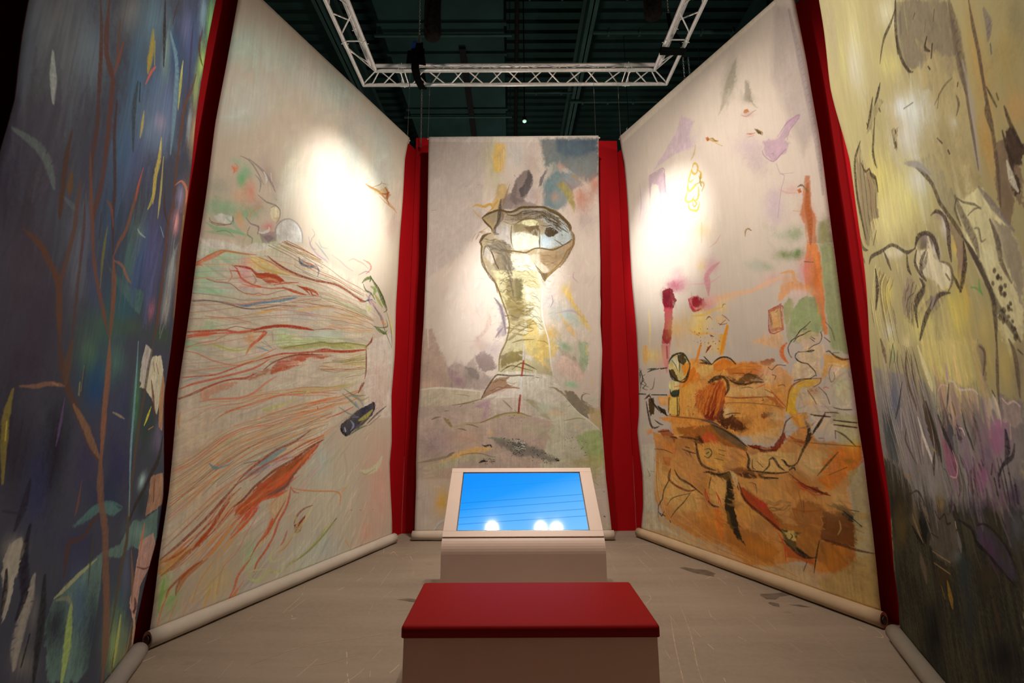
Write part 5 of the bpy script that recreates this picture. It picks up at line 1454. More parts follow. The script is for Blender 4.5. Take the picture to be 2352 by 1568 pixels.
s90 19 20 17 894 899 40 900 897 22
s90 17 18 15 855 872 23 863 873 13
s90 21 22 18 836 925 31 840 929 17
s90 21 22 18 876 929 38 886 929 21
s90 22 22 18 912 908 41 920 906 23
s90 17 18 15 926 876 28 934 876 15
s90 17 18 15 840 879 27 845 885 15
s90 27 26 20 911 1075 40 918 1083 22
s90 27 26 20 904 1088 32 909 1094 18
s90 27 26 20 840 1095 28 848 1094 16
s90 27 26 20 911 1073 30 919 1081 16
s90 27 26 20 829 1084 27 836 1083 15
s90 27 26 20 832 1077 29 840 1074 16
s90 27 26 20 905 1078 38 914 1073 21
s90 27 26 20 859 1098 27 864 1092 15
s90 27 26 20 881 1101 23 884 1100 12
s90 27 26 20 899 1088 23 904 1087 12
s90 27 26 20 849 1077 28 856 1074 15
s90 27 26 20 900 1094 27 905 1092 15
s90 27 26 20 902 1100 31 905 1102 17
s90 27 26 20 899 1100 35 909 1103 20
s90 27 26 20 1852 1175 27 1857 1174 15
s90 27 26 20 1827 1159 26 1831 1154 14
s90 27 26 20 1839 1195 23 1843 1196 12
s90 27 27 20 1891 1147 23 1895 1146 12
s90 28 27 20 1976 1149 29 1981 1150 16
s90 29 28 21 2077 1127 23 2084 1131 13
s90 27 27 20 1910 1184 26 1918 1191 15
s90 27 27 20 1818 1087 30 1824 1089 17
s90 28 28 21 2018 1047 28 2024 1043 16
s90 28 28 21 2040 1070 30 2045 1064 17
s90 29 28 21 2068 1006 32 2074 1000 18
s90 28 28 21 2024 1055 24 2032 1054 13
s90 27 27 20 1879 1173 23 1883 1173 12
s90 28 27 21 2033 1141 23 2041 1142 12
s90 28 27 21 1901 1057 23 1905 1060 12
s90 27 27 20 1847 1138 23 1851 1137 12
s90 28 27 21 2031 1060 23 2036 1064 12
s90 28 27 21 1935 1059 23 1941 1060 12
s90 38 35 25 1146 1424 27 1151 1423 15
s90 39 36 26 1119 1389 23 1121 1390 12
s90 38 35 25 1162 1429 23 1167 1431 12
s90 37 34 25 1192 1457 25 1199 1457 14
s90 39 36 26 1143 1391 23 1148 1394 12
s90 39 36 26 1284 1391 27 1288 1387 15
s90 38 35 26 1284 1437 23 1285 1435 12
s90 37 34 25 1128 1453 23 1133 1455 12
s90 37 34 25 1135 1452 23 1138 1456 13
s90 39 36 26 1204 1391 24 1209 1392 13
s90 38 35 25 1185 1424 23 1188 1423 12
s90 38 35 26 1322 1429 28 1324 1426 16
s90 39 36 26 1020 1415 26 1026 1411 15
s90 38 35 25 1179 1433 25 1184 1440 14
s90 16 16 15 1731 913 38 1740 911 21
s90 16 17 15 1714 934 60 1721 941 33
s90 13 14 14 1704 900 39 1706 897 22
s90 16 16 15 1728 929 36 1739 934 20
s90 16 16 15 1703 918 43 1712 925 24
s90 16 16 15 1715 906 48 1731 914 26
s90 16 16 15 1736 916 44 1745 917 24
s90 16 16 15 1722 912 61 1741 907 34
s90 21 24 23 796 1101 27 836 1085 77 883 1100 77 915 1088 27
s90 16 19 18 766 886 32 821 909 92 852 901 32
s90 15 16 15 1471 1936 23 1520 1927 23
s70 650 760 800 214 100 49 282 183 139 352 233 48
s60 430 390 330 232 83 15 282 166 44 335 200 15
s60 800 330 160 2169 703 27 2242 738 27
s60 200 360 170 2150 669 31 2219 617 31
s90 50 50 35 2267 262 42 2285 254 42
s80 62 59 41 2275 546 28 2287 539 28
s70 79 70 58 2052 968 24 2089 975 24
s90 16 19 18 761 890 34 806 912 96 842 898 34
s90 16 19 18 1699 922 28 1753 909 28"""
PAINT['C'] = lambda: paint_all(2.361047648820328, 5.31, (0.62, 0.575, 0.54), 31, OPS_C)
OPS_R = """
p50 340 310 320 59 90 2253 5306 2421 5138 2475 3905 2326 3703 2148 4617
b55 240 250 210 1736 4948 71 -74 -78 -210
p55 260 250 190 27 90 1573 4625 1674 4885 1765 5054 1843 5117 1776 4806 1654 4679
p60 180 180 140 19 90 1867 4594 1903 4778 1926 4760 1936 4543 1988 4419 1918 4522
b40 230 200 160 1906 4565 91 -67 -5 -48
p60 490 380 520 27 90 1099 4958 1261 4765 1161 4633 1254 4457 967 4532 718 4533 583 4502 833 4676 989 4785
b40 420 350 450 1157 4596 178 -54 33 -132
p55 370 250 390 14 90 527 4489 764 4465 792 4345 786 4123 710 4119 670 4264 571 4358 529 4166 509 4261
b35 400 330 440 385 4105 108 -50 -26 -333
p60 380 240 410 15 90 1995 4047 2139 3988 2236 4098 2332 4102 2333 4054 2254 4008 2203 3931 2239 3878 2191 3815 2073 3790 2010 3892
b50 430 330 440 1869 4059 162 -100 -15 -142
b50 450 360 530 2025 3347 95 -44 -22 -205
b40 380 310 390 1914 3866 116 -67 -13 -124
p95 400 100 10 7 45 1386 4479 1421 4466 1436 4419 1406 4416
p95 450 140 22 7 45 1855 4480 1888 4471 1895 4434 1867 4433 1847 4454
b50 430 310 310 1890 4412 61 -43 -3 -32
p92 85 57 10 6 45 1934 4211 1964 4196 1998 4144 1995 4116 1967 4145
b50 590 450 230 1263 3445 114 -47 -10 -104
p85 510 190 81 12 54 2318 3516 2354 3496 2354 3337 2335 3218 2365 3105 2345 2880 2274 2907 2270 3090 2242 3188 2279 3287 2292 3398
b50 460 170 82 2306 3188 71 -32 -9 -81
b50 550 350 340 2217 3436 75 -38 -6 -56
p95 450 120 16 6 45 2245 3421 2274 3418 2277 3383 2251 3386
b60 200 210 77 2412 2947 44 -18 -18 -156
p60 220 240 89 24 90 2376 3045 2450 3068 2468 2834 2345 2880
b60 340 420 300 2094 3061 153 -61 -6 -57
b55 240 330 190 2198 3033 50 -56 -46 -57
b50 490 500 380 1936 3201 43 -18 -5 -44
b80 180 270 110 2085 2875 121 -42 -5 -50
b90 120 250 91 2193 2854 44 -16 -5 -48
b60 310 410 260 1922 2813 69 -50 -20 -38
b50 370 450 380 1796 2866 104 -34 -7 -71
p90 660 240 69 10 54 2269 2909 2357 2876 2363 2597 2353 2434 2341 2251 2342 2109 2316 2114 2282 2222 2270 2444 2222 2532 2222 2706
b60 670 250 250 2229 2681 57 -18 -15 -137
b60 560 160 36 2304 2573 45 -13 -19 -164
p70 710 320 78 17 90 2014 2623 2110 2618 2244 2558 2308 2445 2236 2485 2123 2548 2044 2502 1974 2463
b50 690 440 420 1944 2700 128 -3 10 -70
b50 680 360 170 2090 2635 70 -20 -7 -65
b50 800 550 530 2178 2500 114 -30 -6 -53
p85 360 410 190 13 68 2075 2494 2109 2430 2090 2347 2050 2268 2016 2252 2001 2411
p90 310 410 200 12 68 2152 2442 2214 2464 2278 2432 2305 2259 2311 2155 2268 2101 2136 2123 2040 2182 2080 2349
p70 370 440 240 15 68 2019 2274 2145 2206 2234 2128 2109 2064 2020 2098
p85 280 350 170 14 68 2367 2872 2463 2836 2475 2273 2468 1934 2347 1999 2352 2351
b60 310 390 180 2400 2080 51 -2 -5 -194
b50 580 640 390 2382 1847 59 3 1 -190
p90 500 190 88 6 45 1876 2411 1993 2435 1996 2212 1873 2200
p80 680 500 250 7 45 1893 2390 1979 2410 1982 2236 1888 2231
b50 680 310 89 1933 2291 32 -6 -6 -55
b60 800 510 270 1827 2151 121 12 7 -45
p60 800 480 220 18 90 1672 2151 1865 2179 1960 2230 1994 2146 1961 2041 1854 2079 1754 2127
b60 480 270 360 833 2970 150 1 29 -91
b70 430 160 230 901 2922 93 -55 -57 -94
b70 400 110 160 795 2951 102 1 25 -76
p94 190 9 24 13 90 632 2936 700 2940 773 2913 818 2798 832 2751 770 2664 641 2692 629 2785 617 2864
b80 120 5 15 692 2845 73 -19 -8 -88
p85 440 54 82 9 68 634 2724 772 2692 748 2523 725 2353 699 2271 568 2290 576 2378 638 2544
p85 290 15 40 10 68 612 2460 723 2440 713 2326 643 2265 574 2363
p75 590 170 200 13 68 559 2292 699 2271 664 2075 614 1937 570 2085
b50 770 350 350 570 2085 112 -12 -11 -129
p80 510 62 110 12 90 997 2739 1105 2747 1197 2703 1220 2617 1152 2565 1042 2589 1014 2651
p95 270 9 27 8 68 1038 2729 1121 2743 1188 2692 1174 2627 1093 2619 1048 2657
b60 650 150 240 1235 2613 88 -21 -7 -78
b60 800 440 450 1314 2647 100 -24 -7 -77
b60 570 320 410 1320 3020 105 19 37 -82
b50 600 260 370 1249 2920 43 -20 -31 -98
b45 500 310 360 862 3094 104 -32 -8 -86
b60 800 550 270 1442 2629 134 -12 5 -52
b60 630 510 230 1199 3059 61 -20 -8 -81
b80 800 650 240 1128 2475 166 -33 -11 -119
b80 800 600 170 1087 2375 138 -25 -7 -80
b70 800 620 220 1406 2547 69 -16 -7 -75
p60 780 550 260 11 90 1311 2464 1412 2469 1446 2386 1345 2367
p95 800 380 23 5 45 1437 2363 1463 2345 1441 2261 1373 2072 1350 2049 1333 2102 1390 2245
p90 800 500 97 6 45 1336 2279 1407 2273 1358 2061 1304 2093
b50 800 680 410 921 2183 193 -26 -7 -81
b60 800 600 200 1237 2166 101 -14 -11 -114
p70 800 440 69 15 90 254 2321 328 2310 360 2199 286 2055 238 2121
b60 800 640 210 419 2161 175 -21 -10 -119
b60 800 510 140 803 2426 154 -28 -12 -140
p88 800 370 67 19 135 875 2052 1043 2073 1220 1988 1341 2038 1524 1956 1771 1953 1923 1893 2046 1775 1978 1621 1896 1359 1835 1285 645 1230 592 1668 783 1798
p70 510 180 32 14 112 1367 1727 1529 1754 1766 1684 1736 1619 1465 1639
p70 350 110 23 14 112 1324 1583 1448 1463 1618 1407 1707 1354 1483 1301 1303 1366
p65 480 180 32 15 112 1731 1574 1884 1539 1903 1422 1776 1356 1691 1419
p60 800 520 220 16 90 1474 1721 1711 1720 1871 1614 1737 1630 1520 1660
p60 800 460 150 18 90 886 1792 1015 1772 1010 1551 858 1486
p80 800 550 180 16 90 964 1921 1160 1994 1281 2007 1210 1887 1117 1856 990 1852
p85 800 260 28 12 90 985 1972 1056 1874 986 1813 814 1756 892 1859
p80 700 220 22 11 90 1248 1972 1370 2047 1474 1986 1510 1946 1414 1931 1300 1904 1243 1922
p85 630 180 27 11 112 1371 1910 1538 1961 1711 1948 1765 1897 1755 1796 1588 1832 1434 1856
b70 800 330 88 1596 1902 110 -10 -5 -47
p85 350 100 19 8 90 1760 1954 1877 1975 1885 1952 1812 1904 1768 1920
b85 800 520 330 1829 1846 120 -10 -9 -88
p92 140 76 19 6 90 1164 1788 1235 1834 1351 1851 1377 1836 1263 1820 1199 1774
p88 130 64 19 7 90 1406 1846 1507 1791 1603 1854 1699 1835 1763 1762 1657 1781 1555 1752 1453 1782
p92 520 100 21 17 135 1201 1786 1346 1802 1378 1702 1338 1582 1297 1450 1194 1412 1079 1461 994 1551 1007 1693
b75 300 37 16 1189 1511 128 -1 -10 -99
p85 180 16 12 15 135 1080 1474 1307 1547 1266 1413 1132 1386
b70 800 450 80 895 1711 114 -5 -11 -119
b60 800 430 90 897 1552 129 -2 -10 -105
p90 94 87 27 5 54 659 1968 709 1989 749 1911 806 1859 759 1850 684 1892
p90 710 230 30 5 68 901 1923 1007 1972 1031 1923 966 1836 828 1762
p90 79 52 20 5 90 1653 1788 1700 1825 1757 1781 1765 1761 1681 1746
p92 72 50 22 5 68 1155 1800 1224 1840 1326 1849 1361 1830 1273 1814 1193 1787
p90 95 60 19 5 54 629 1662 673 1673 642 1589 631 1456 612 1455
p90 140 80 21 5 54 735 1659 777 1669 757 1444 708 1444
p92 35 61 44 5 45 637 1711 685 1721 780 1741 774 1669 681 1666
p92 54 37 19 5 72 326 1646 377 1619 367 1492 310 1441 291 1544
p92 44 32 16 5 72 441 1555 555 1516 581 1443 487 1492
p92 640 560 230 7 54 654 2076 724 2139 832 2147 898 2117 958 2042 932 1937 856 1835 733 1829 667 1904
p92 94 61 21 7 68 646 1977 711 1985 757 1897 787 1839 718 1858 659 1919
p90 65 47 21 7 54 795 2130 882 2133 909 2048 871 2011 823 2043
p90 800 800 540 6 45 702 2099 776 2118 804 2031 779 1951 731 2011
p90 800 310 33 7 54 837 2014 941 2031 931 1924 860 1889
b50 330 560 570 701 2085 36 -4 -2 -28
p85 800 760 330 7 54 644 1849 787 1839 778 1744 634 1737
p90 52 78 48 7 45 671 1735 778 1737 774 1690 684 1679
p85 800 620 160 7 45 638 1667 771 1662 744 1459 612 1473
p92 82 53 19 7 68 296 1649 378 1661 390 1559 362 1458 293 1487
p95 46 37 19 7 68 430 1573 523 1529 574 1459 482 1494
p80 800 420 130 11 90 439 1674 592 1668 582 1556 469 1572
b80 800 330 69 286 1268 81 3 -2 -29
p90 800 350 71 9 68 438 1429 716 1439 982 1422 1162 1381 1273 1341 1067 1335 778 1353 530 1388
p85 800 390 95 10 90 1357 1630 1568 1635 1759 1618 1886 1560 1927 1444 1875 1359 1724 1289 1454 1268 1289 1365 1305 1522
p70 800 550 230 14 112 1395 1738 1654 1746 1812 1693 1898 1571 1642 1633 1385 1642
p88 540 160 35 8 90 1738 1641 1850 1626 1896 1549 1934 1507 1882 1518 1834 1583
p88 260 61 17 9 112 1708 1469 1791 1497 1835 1486 1785 1442 1727 1431
b70 800 660 340 1370 1486 67 0 -6 -60
b60 800 660 340 1843 1464 65 0 -6 -53
p90 82 22 10 12 135 1256 1462 1321 1546 1303 1366 1434 1334 1536 1326 1432 1311 1287 1341
b70 350 110 28 1491 1382 113 2 -6 -58
b60 800 580 360 1775 1773 133 -9 -5 -44
p92 800 490 37 6 68 2008 1704 2124 1759 2247 1761 2235 1732 2175 1695 2087 1690 2038 1609 2010 1537 2059 1445 2051 1374 1987 1424 1934 1507 1957 1622
p92 62 32 13 5 90 2052 1465 2095 1415 2134 1337 2121 1307 2087 1345 2056 1415
b60 800 650 310 2153 1585 101 -3 -14 -120
b75 390 140 34 2181 1665 46 -2 -5 -40
b50 800 330 80 2131 1566 57 -1 -2 -20
p75 800 640 390 9 68 2101 1991 2184 2032 2297 2036 2308 1974 2245 1901 2252 1800 2095 1761 2017 1788 2038 1881 2093 1918
p50 740 550 330 10 90 2099 2150 2220 2172 2307 2115 2282 2058 2182 2011 2101 2086
p85 800 450 100 12 90 2298 1965 2390 1915 2462 1887 2464 1830 2413 1825 2330 1852 2274 1759 2227 1742 2277 1858
p70 800 630 440 9 68 2330 1852 2375 1863 2413 1825 2396 1750 2338 1773
b60 680 710 350 2385 1655 74 -3 -16 -132
b60 800 650 370 2222 1388 106 3 -8 -68
p75 620 460 220 27 68 140 348 429 304 1034 211 1517 165 2043 272 2482 404 2457 57 1506 58 65 53
p90 670 320 81 16 90 340 1256 688 1220 979 1218 1136 1272 1471 1187 1768 1179 1909 1241 1982 1321 2102 1401 2156 1255 2475 1263 2459 1129 2332 902 2356 686 2333 412 2258 283 2096 243 1928 284 1657 155 1436 102 1207 199 845 209 429 304 301 481 371 1028
b70 800 460 140 1574 703 327 -53 -99 -208
b60 800 460 130 532 704 262 37 -20 -235
p70 370 140 30 17 112 1983 774 2144 756 2102 493 1933 547 1870 655
p70 270 94 22 19 112 1493 798 1656 665 1809 568 1800 492 1562 594 1450 681
p65 330 120 27 22 135 1229 415 1542 406 1754 307 1660 181 1460 187 1246 251
p70 280 100 25 16 112 2101 482 2341 478 2301 307 2153 272 2060 322
p60 800 540 200 26 90 424 808 735 781 1000 633 947 473 617 407 446 507
p55 800 560 220 21 90 1617 1114 1847 1159 1952 1054 1827 976 1604 990
p55 800 520 210 22 90 2005 1184 2182 1185 2160 992 2039 953 1989 1045
p50 800 540 220 21 90 2228 908 2344 837 2344 749 2233 772
p60 350 130 26 19 112 695 1304 983 1266 1206 1245 1052 1175 773 1207
p70 200 67 20 14 112 1281 940 1528 981 1742 940 1533 886 1409 898
b60 450 170 27 1573 283 252 -15 -51 -111
b60 480 190 31 1081 324 271 -41 -64 -108
b60 400 140 25 2225 436 115 31 -27 -226
b55 420 150 24 1997 898 108 16 -11 -99
b50 420 170 34 770 1174 244 14 -10 -115
b50 560 260 49 1009 725 112 17 -13 -138
b50 440 180 38 1671 539 146 -49 -51 -78
b60 800 320 45 1602 291 201 -13 -44 -96
b60 800 310 39 1144 425 218 -19 -68 -137
b60 770 300 39 2232 493 94 24 -24 -204
b50 800 290 34 2100 278 100 30 -8 -70
b60 800 400 83 1405 550 185 37 -11 -112
p50 750 800 650 31 68 147 1101 353 1115 285 582 330 250 637 158 418 170 81 91
p90 420 150 28 9 68 697 1321 1030 1347 1236 1368 1352 1311 1474 1215 1545 1150 1527 1120 1369 1151 1132 1226 977 1202 776 1241
p85 170 120 56 12 68 1145 1365 1286 1339 1446 1257 1532 1170 1512 1133 1374 1195 1243 1262
p85 720 130 38 11 90 977 1202 1100 1286 1206 1245 1236 1187 1124 1149 1012 1157
p92 50 31 15 10 90 950 1233 1021 1252 1053 1191 988 1108 943 1153
p92 280 43 16 7 90 1549 1192 1768 1186 1829 1236 1905 1318 1925 1268 1820 1157 1734 1124 1606 1154
p88 83 23 12 10 90 1221 1398 1434 1460 1564 1333 1484 1316 1322 1355
p70 800 530 210 14 90 1574 1277 1843 1369 1913 1397 1845 1263 1756 1199 1597 1209
p85 800 390 67 9 68 1974 1476 2099 1476 2132 1352 2059 1337 1990 1386
p94 42 29 18 6 68 2078 1451 2130 1327 2111 1265 2042 1186 2069 1263 2095 1338
p85 450 97 21 8 90 1928 1293 2038 1261 2082 1226 2019 1203
p85 800 440 110 11 68 973 1155 1165 1197 1301 1146 1324 1031 1281 940 1102 919 995 984
p85 600 470 140 6 45 1063 1099 1121 1118 1134 1058 1076 1030
p88 420 110 28 9 90 416 1277 583 1300 688 1220 660 1151 598 1215 483 1227
p80 730 280 64 12 90 501 1159 660 1151 651 1050 492 1055
p85 620 240 67 9 68 462 975 590 986 572 909 523 870
p80 800 260 54 9 68 239 1271 344 1310 313 1237 248 1216
p80 800 540 200 11 68 1555 1095 1846 1146 1975 1144 1947 1003 1881 982 1601 962 1529 995
p90 96 46 20 7 68 1410 905 1537 928 1683 919 1808 922 1681 899 1486 880
p90 350 49 17 6 90 1904 960 1973 907 2103 890 2210 848 2197 829 2087 851 1983 884
p90 130 84 24 12 112 1044 890 1171 882 1346 918 1348 776 1344 579 1376 420 1423 270 1335 329 1263 423 1243 560 1258 705 1303 827 1168 852
p85 26 23 16 11 135 1250 805 1348 862 1345 663 1355 526 1385 354 1409 280 1321 353 1273 523 1229 586 1282 695
p85 800 480 150 10 68 1093 828 1204 857 1286 824 1258 705 1230 600 1140 569 1073 616
p85 800 250 45 9 90 1119 536 1172 532 1214 440 1201 310 1175 219 1135 337
b60 800 500 160 730 493 124 23 -9 -96
p94 500 88 26 8 68 1431 803 1576 730 1659 692 1744 580 1853 504 1899 467 1798 466 1721 499 1620 593 1493 648 1437 707
p70 690 62 35 7 68 1574 703 1686 684 1682 644 1610 630
p80 460 190 38 10 90 1756 569 1933 547 2106 529 2076 361 1978 310 1828 388
p85 110 100 39 9 90 1774 486 1952 503 1882 426 1914 375 1993 338 1885 343 1814 385
p85 800 620 200 6 68 1812 482 1891 501 1908 433 1832 426
p85 570 130 29 7 90 1801 381 1932 320 2050 331 2031 268 1975 286 1815 275
p92 200 76 24 9 112 2138 708 2252 753 2339 704 2348 620 2343 489 2241 484 2102 493 2128 614
p95 26 34 28 6 112 2167 766 2278 792 2344 749 2393 748 2350 718 2365 677 2396 652 2326 680 2271 735
p80 800 270 53 8 90 2373 744 2460 751 2447 716 2378 702
p80 800 250 49 7 90 2406 691 2446 632 2391 651
p70 670 270 69 9 90 2356 600 2428 565 2349 545
p80 800 240 25 14 112 2295 1205 2464 1251 2459 1129 2345 1016 2225 885 2121 952 2181 1078
b70 800 540 73 2415 1259 45 -16 -29 -66
b60 220 170 33 2368 1120 41 4 -3 -23
b60 800 600 280 2088 1068 104 11 -11 -98
b60 800 520 190 2260 822 84 15 -12 -104
p75 520 460 200 15 68 2348 1038 2466 1107 2467 502 2431 136 2294 85 2333 412 2353 740
p60 510 520 210 21 68 2294 1476 2461 1477 2473 1252 2320 1242
b50 600 660 480 254 1289 77 3 -6 -73
p80 510 360 130 27 68 2265 339 2333 412 2476 505 2460 77 2133 101 2030 154
d250 0.25 22 2 0.1 90 25 24 232 200 512
d500 0.5 12 0.9 0.35 60 80 85 251 132 190
d600 0.5 14 1.1 0.35 -35 50 36 233 36 126
f14 50 34 85 10 101|320 68 16 800 280 50 590 150 25|1106 1741 1000 1616 988 1486|1350 1703 1311 1583 1196 1437
f10 70 41 111 8 102|680 230 27 480 130 19 800 360 77|1431 1931 1527 1953 1638 1952 1764 1938|1426 1878 1543 1889 1652 1879 1754 1850
f16 70 44 118 10 103|510 96 15 730 210 26 320 45 13 800 290 47|1139 1768 1051 1693 985 1582 946 1469|1393 1785 1370 1680 1336 1575 1287 1448
f12 50 29 87 11 104|800 350 74 800 450 140 620 250 50|423 237 877 127 1354 51 1642 14|703 425 1129 278 1521 205 1914 163
f6 40 35 70 10 105|580 530 320 800 750 460|339 937 300 619 363 357|451 982 434 639 501 352
f7 65 35 79 6 106|210 120 47 430 230 76 290 180 60|1634 727 1745 720 1829 747 1904 736|1706 610 1788 614 1857 653 1889 708
s35 240 210 240 2367 5158 63 2410 4564 176 2441 3928 173 2439 3280 60
s40 800 770 650 106 5264 201 1086 5342 484 1721 5355 419 2241 5336 130
s45 300 160 290 527 4489 17 764 4465 38 782 4372 47 780 4207 46 806 4072 35 879 4076 16
s40 300 160 290 545 4371 19 509 4090 19
s35 300 180 310 698 4291 18 691 4046 50 694 3638 17
s35 340 230 360 355 4471 20 360 4160 58 300 3947 21
s50 280 110 230 2194 3844 12 2134 3817 36 2073 3790 27 1995 3900 24 1986 3955 9
s45 320 150 300 2140 4003 13 2220 4077 37 2331 4097 31 2333 4059 34 2246 3998 35 2217 3923 11
s45 300 140 270 2061 3877 11 2082 3872 24 2080 3850 10
s35 330 210 350 2099 3759 9 2117 3656 24 2154 3605 27 2113 3489 30 2086 3379 29 2057 3241 10
s30 340 210 350 2115 3641 10 2234 3591 10
s90 450 270 47 1436 4419 32 1491 4375 88 1535 4334 30
s85 230 150 47 1428 4434 24 1475 4413 58 1500 4369 20
s80 450 310 83 1507 4337 17 1584 4253 17
s80 140 90 27 1500 4369 16 1545 4340 16
s60 400 230 190 1818 4454 14 1872 4399 48 1938 4404 57 1970 4398 19
s80 230 140 22 1935 4222 13 2005 4139 36 2002 4109 16
s80 450 160 63 1853 4222 22 1899 4189 66 1938 4175 25
s60 400 160 83 1865 4177 14 1928 4156 14
s85 450 330 47 1189 4225 39 1215 4268 98 1254 4227 74 1259 4167 102 1224 4130 94 1184 4170 74 1178 4222 31
s85 480 400 47 1177 4212 34 1150 4151 99 1124 4107 83 1154 4072 75 1198 4086 33
s85 450 330 33 1258 4158 24 1295 4109 79 1288 4038 108 1262 4090 25
s80 190 160 47 1284 4097 33 1275 4008 88 1290 3944 28
s85 500 400 33 1122 4088 41 1105 4020 102 1133 3968 93 1190 3996 115 1232 3993 35
s85 380 270 47 1192 4014 31 1295 3997 74 1321 3947 91 1285 3891 37
s85 500 430 33 1102 3983 39 1062 3907 100 1090 3855 74 1154 3843 104 1180 3887 38
s85 480 350 33 1250 3964 36 1240 3858 111 1205 3819 100 1156 3861 28
s85 480 380 33 1101 3850 33 1104 3772 78 1164 3717 73 1215 3703 106 1244 3782 35
s85 450 310 33 1153 3825 26 1168 3762 64 1212 3778 84 1175 3833 23
s80 500 450 47 1155 3731 29 1205 3704 29
s50 430 350 130 1256 4475 37 1225 4378 112 1177 4329 41
s40 530 350 160 1252 3540 43 1230 3314 42
s40 520 300 260 1463 3312 25 1401 3250 71 1322 3227 24
s70 350 100 23 2334 3434 66 2315 3270 185 2315 3099 182 2298 2898 64
s60 540 330 170 2189 3249 27 2257 3210 27
s60 550 350 360 2099 3495 22 2162 3433 64 2239 3395 23
s90 66 46 26 2255 3446 33 2284 3448 78 2301 3422 23
s80 190 120 49 2295 3432 23 2322 3382 66 2325 3352 25
s90 160 83 26 1762 3257 34 1798 3223 33
s85 290 170 46 1730 3189 23 1735 3236 70 1753 3257 71 1785 3248 21
s70 680 360 130 2025 2722 43 2130 2707 109 2132 2634 106 2187 2574 37
s60 610 420 580 2151 2711 17 2191 2699 42 2199 2636 46 2168 2590 17
s80 110 60 34 2233 2762 9 2303 2733 9
s90 430 69 58 1876 2411 23 1993 2435 61 2013 2397 20
s85 420 55 53 1878 2410 18 1873 2202 49 1996 2212 17
s80 710 170 92 2003 2422 22 1996 2217 22
s80 210 150 89 1894 2344 35 1898 2275 35
s70 240 160 85 1943 2379 29 1967 2396 29
s80 99 49 39 1983 2443 18 2003 2447 18
s80 450 59 100 641 2250 85 638 2106 85
s85 440 30 65 997 2739 44 1029 2634 118 1074 2582 106 1155 2591 39
s60 560 260 310 1260 2714 68 1256 2836 193 1249 2920 210 1316 2981 204 1424 3026 68
s50 590 220 320 1271 2751 32 1286 2828 91 1286 2909 31
s40 650 340 400 987 2912 29 1272 2845 82 1424 2881 30
s60 780 500 320 1345 2666 69 1542 2654 189 1747 2637 185 1918 2673 181 2020 2678 61
s80 750 530 140 1020 2538 38 1179 2518 109 1304 2544 108 1406 2547 37
s70 800 470 110 974 2395 39 1066 2325 106 1191 2317 104 1308 2284 35
s80 320 230 81 1406 2547 20 1423 2576 57 1448 2573 18
s80 200 70 39 1205 2460 21 1238 2486 56 1260 2475 18
s80 650 71 40 1260 2475 16 1279 2445 16
s90 130 21 18 1360 2371 24 1435 2413 24
s80 330 71 60 1398 2472 13 1437 2438 37 1474 2393 13
s70 130 51 41 1348 2392 13 1388 2372 38 1445 2374 13
s90 150 30 20 1171 2110 31 1206 2157 87 1235 2173 29
s90 84 16 20 1242 2288 29 1270 2271 29
s90 800 360 25 1119 2209 46 1080 2135 134 1059 2071 47
s85 670 340 46 1059 2071 25 1039 2034 67 988 2012 22
s60 800 660 270 384 2750 51 385 2501 145 350 2200 51
s50 800 610 180 924 2686 24 907 2407 24
s90 47 36 17 1226 1975 24 1297 2024 66 1370 2041 62 1450 2013 62 1497 1953 22
s90 31 27 18 1103 2040 28 1162 2007 79 1220 1982 27
s85 32 27 18 1084 2009 18 1160 1994 52 1212 1976 18
s85 39 31 18 1137 2075 22 1193 2017 62 1220 1988 21
s80 50 35 21 1822 1892 12 1854 1866 33 1902 1906 33 1976 1893 11
s80 53 37 22 1849 1823 12 1881 1809 33 1866 1777 11
s90 73 43 17 1164 1788 30 1251 1846 83 1350 1844 81 1400 1786 88 1399 1713 87 1361 1667 29
s90 74 43 17 1391 1835 31 1479 1769 85 1580 1751 81 1656 1769 80 1763 1762 27
s85 210 91 31 1462 1866 17 1578 1856 47 1623 1806 47 1732 1809 16
s92 37 32 17 652 2044 25 687 2102 65 786 2150 57 877 2141 55 915 2076 61 953 2013 64 933 1944 64 881 1865 60 819 1840 20
s90 33 31 16 652 1981 22 669 1893 60 728 1846 50 819 1834 17
s90 41 40 23 792 2139 18 809 2064 53 810 1991 53 797 1932 19
s90 800 250 30 999 1967 62 925 1862 175 828 1768 61
s85 800 270 37 1043 1911 51 1067 1863 150 1020 1809 50
s95 800 300 18 1449 2351 51 1400 2227 148 1342 2071 52
s90 800 270 21 1113 2215 43 1075 2104 123 1027 2034 43
s95 270 23 28 1172 2115 22 1215 2154 63 1237 2180 22
s95 110 12 16 1241 2287 32 1278 2264 31
s95 25 45 30 301 2014 19 374 2014 52 462 2012 18
s95 24 44 30 479 2008 20 563 2002 57 626 2003 20
s90 47 68 48 181 2038 16 196 1983 47 163 1918 48 173 1810 47 159 1744 16
s90 47 51 34 259 1951 13 201 1929 46 236 1886 46 176 1850 42 302 1796 12
s95 20 100 94 128 1721 47 204 1718 46
s95 17 84 75 345 1701 36 599 1688 34
s90 31 29 17 1084 2045 12 1150 2032 34 1225 1979 12
s90 31 29 18 1080 2011 12 1162 2008 34 1228 1982 12
s90 31 29 18 1148 2072 13 1177 2034 36 1228 1984 12
s90 40 36 20 1235 1983 15 1293 2027 40 1382 2042 38 1451 2014 38 1504 1955 13
s85 790 290 48 1258 1926 66 1335 1940 189 1400 1977 67
s90 56 39 17 1407 1805 17 1496 1763 47 1618 1755 16
s85 72 50 22 1547 1816 11 1617 1852 30 1668 1827 31 1757 1781 10
s90 74 44 17 1338 1842 20 1382 1796 59 1392 1721 59 1356 1659 20
s90 31 32 22 303 1699 23 344 1646 66 407 1555 63 486 1480 21
s90 250 36 18 1034 2254 23 1037 2250 12
s90 260 36 19 1077 2236 24 1083 2237 13
